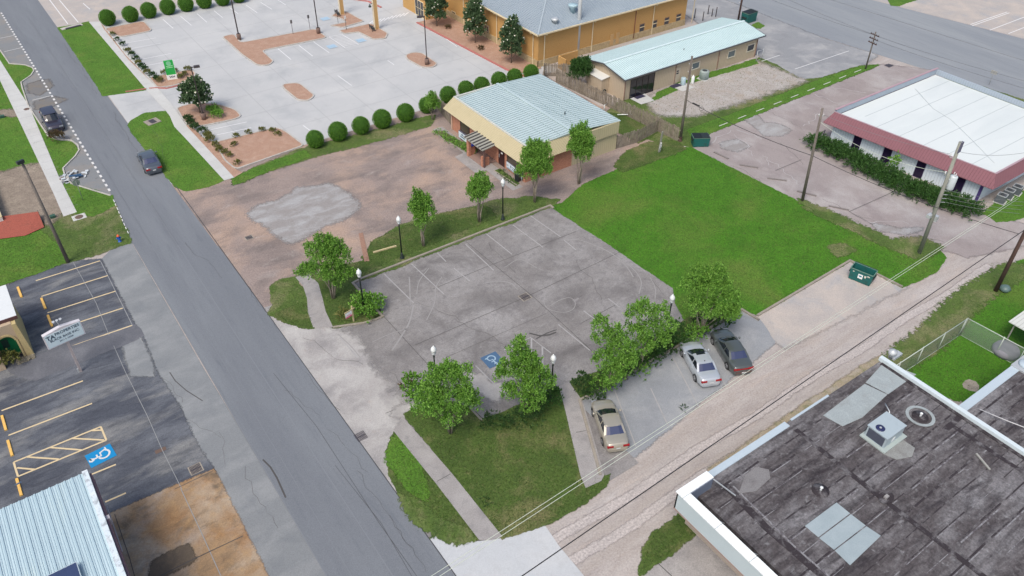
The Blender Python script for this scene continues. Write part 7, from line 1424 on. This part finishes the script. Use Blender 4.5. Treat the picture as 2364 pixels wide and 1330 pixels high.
    for y in ax:
        for sx in (-1, 1):
            q = interp(y, hw); m = MB(); a = [(sx*(q+.004), y+.395*math.cos(k*math.pi/12), .33+.395*math.sin(k*math.pi/12)) for k in range(13)]; a.append((sx*(q+.004), y-.39, .2)); a.append((sx*(q+.004), y+.39, .2)); m.add(a, [tuple(range(15))]); m.build('wheel_arch', BKP, t)
            m = MB(); m.tube([(sx*(q-.2), y, .33), (sx*(q-.01), y, .33), (sx*(q+.02), y, .33)], [.33, .33, .315], 22); wh = m.build('wheel', TYRE, t)
            m = MB(); m.tube([(sx*(q+.021), y, .33), (sx*(q+.03), y, .33)], .07, 10); m.tube([(sx*(q+.012), y, .33), (sx*(q+.024), y, .33)], .20, 18)
            m.build('rim', RIM, wh)
            m = MB(); [m.bar((sx*(q+.026), y+.06*math.cos(k*1.257+.63), .33+.06*math.sin(k*1.257+.63)), (sx*(q+.026), y+.19*math.cos(k*1.257+.63), .33+.19*math.sin(k*1.257+.63)), .05, .008, (1, 0, 0)) for k in range(5)]; m.build('rim_openings', BKP, wh)
    for sx in (-1, 1):
        m = MB(); zl = .80 if kind == 'sedan' else .98; q = interp(-hL+.1, hw)
        m.box(min(sx*q*.45, sx*q*1.03), max(sx*q*.45, sx*q*1.03), -hL-.005, -hL+.12, zl-.07, zl+.07); m.build('tail_light', RED, t)
        m = MB(); q = interp(hL-.12, hw); m.box(min(sx*q*.5, sx*q*1.03), max(sx*q*.5, sx*q*1.03), hL-.2, hL-.03, .56 if kind == 'sedan' else .68, .66 if kind == 'sedan' else .80); m.build('headlight', HL, t)
        m = MB(); m.box(sx*(w*.9+.02)-.02, sx*(w*.9+.02)+.02, gb[1]-.5, gb[1]-.42, .96, 1.0); m.lathe([(.03, 0), (.09, .03), (.1, .1), (.05, .15)], (sx*(w+.10), gb[1]-.48, .94), 8); m.build('mirror', paint, t)
        for yy in (.25*s, -.75*s): m = MB(); m.box(min(sx*w, sx*(w+.03)), max(sx*w, sx*(w+.03)), yy-.1, yy+.1, .80, .84); m.build('door_handle', paint, t)
    if tailbar: m = MB(); m.box(-w*.62, w*.62, -hL-.008, -hL+.05, .76, .84); m.build('tail_light_bar', RED, t)
    m = MB(); m.box(-w*.72, w*.72, -hL-.035, -hL+.04, .40, .56); m.build('bumper', twotone or paint, t); m = MB(); m.box(-w*.62, w*.62, hL-.04, hL+.03, .34, .50); m.build('bumper', paint, t)
    m = MB(); m.box(-w*.5, w*.5, hL-.035, hL+.012, .54, .64); m.build('grille', BKP, t)
    m = MB(); m.box(-.16, .16, -hL-.045, -hL-.036, .60, .72) if kind == 'sedan' and not tailbar else m.box(-.16, .16, -hL-.05, -hL-.036, .42, .53); m.build('number_plate', PLT, t)
    if sunroof: m = MB(); m.box(-.36, .36, .0, .36, H-.004, H+.006); m.build('sunroof', CGL, t); m = MB(); m.lathe([(.05, 0), (.03, .06), (.01, .1)], (0, gt[0]+.2, H-.01), 8); m.build('antenna', BKP, t)
    # panel gaps
    m = MB(); q = w+.003
    for sx in (-1, 1):
        for y in (gb[1]-.38, (gb[0]+gb[1])/2-.1*s, gb[0]+.55): m.box(min(sx*q, sx*(q+.002)), max(sx*q, sx*(q+.002)), y-.008, y+.008, .32, .82)
    m.build('door_gap', BKP, t)
    return t
def paint(name, c, met=.35): 
    return surf(name, c, grain=0, bump=0, rough=.28, metal=met, spec=.5, coat=.8)
def place(t, c, heading): t.location = c; t.rotation_euler = (0, 0, heading)
def head(a, b): d = W(b)-W(a); return math.atan2(d.y, d.x)-math.pi/2
st1 = head((1468, 1031), (1419, 902)); st2 = head((1613, 940), (1551, 821))
P_ = plain
place(car('gold-beige saloon parked nearest the footpath end of the bays', 'gold_car', paint('beige_paint', (.40, .37, .30)), 4.75, 1.80), G(1405, 990), st1)
place(car('silver saloon with a sunroof parked beside the dark one', 'silver_car', paint('silver_paint', (.50, .54, .57)), 4.80, 1.83, sunroof=True), G(1612, 848), st2)
place(car('dark grey-green saloon with a full-width red tail light, parked right of the silver one', 'dark_car', paint('dark_green_grey_paint', (.10, .115, .11)), 4.95, 1.86, tailbar=True, twotone=paint('bumper_brown', (.12, .07, .06))), G(1684, 820), st2)
place(car('dark grey saloon driving away up the street', 'street_car', paint('slate_paint', (.09, .105, .125)), 4.85, 1.84), G(348, 382), head((360, 398), (335, 352)))
place(car('dark purple-black estate car parked at the kerb, facing the camera', 'parked_estate_car', paint('plum_black_paint', (.045, .04, .06)), 4.70, 1.86, 'suv'), G(124, 290), head((105, 250), (128, 292)))
for o in list(bpy.data.objects):
    if o.parent is None and o.type == 'EMPTY' and 'label' not in o.keys(): print('unlabelled', o.name)
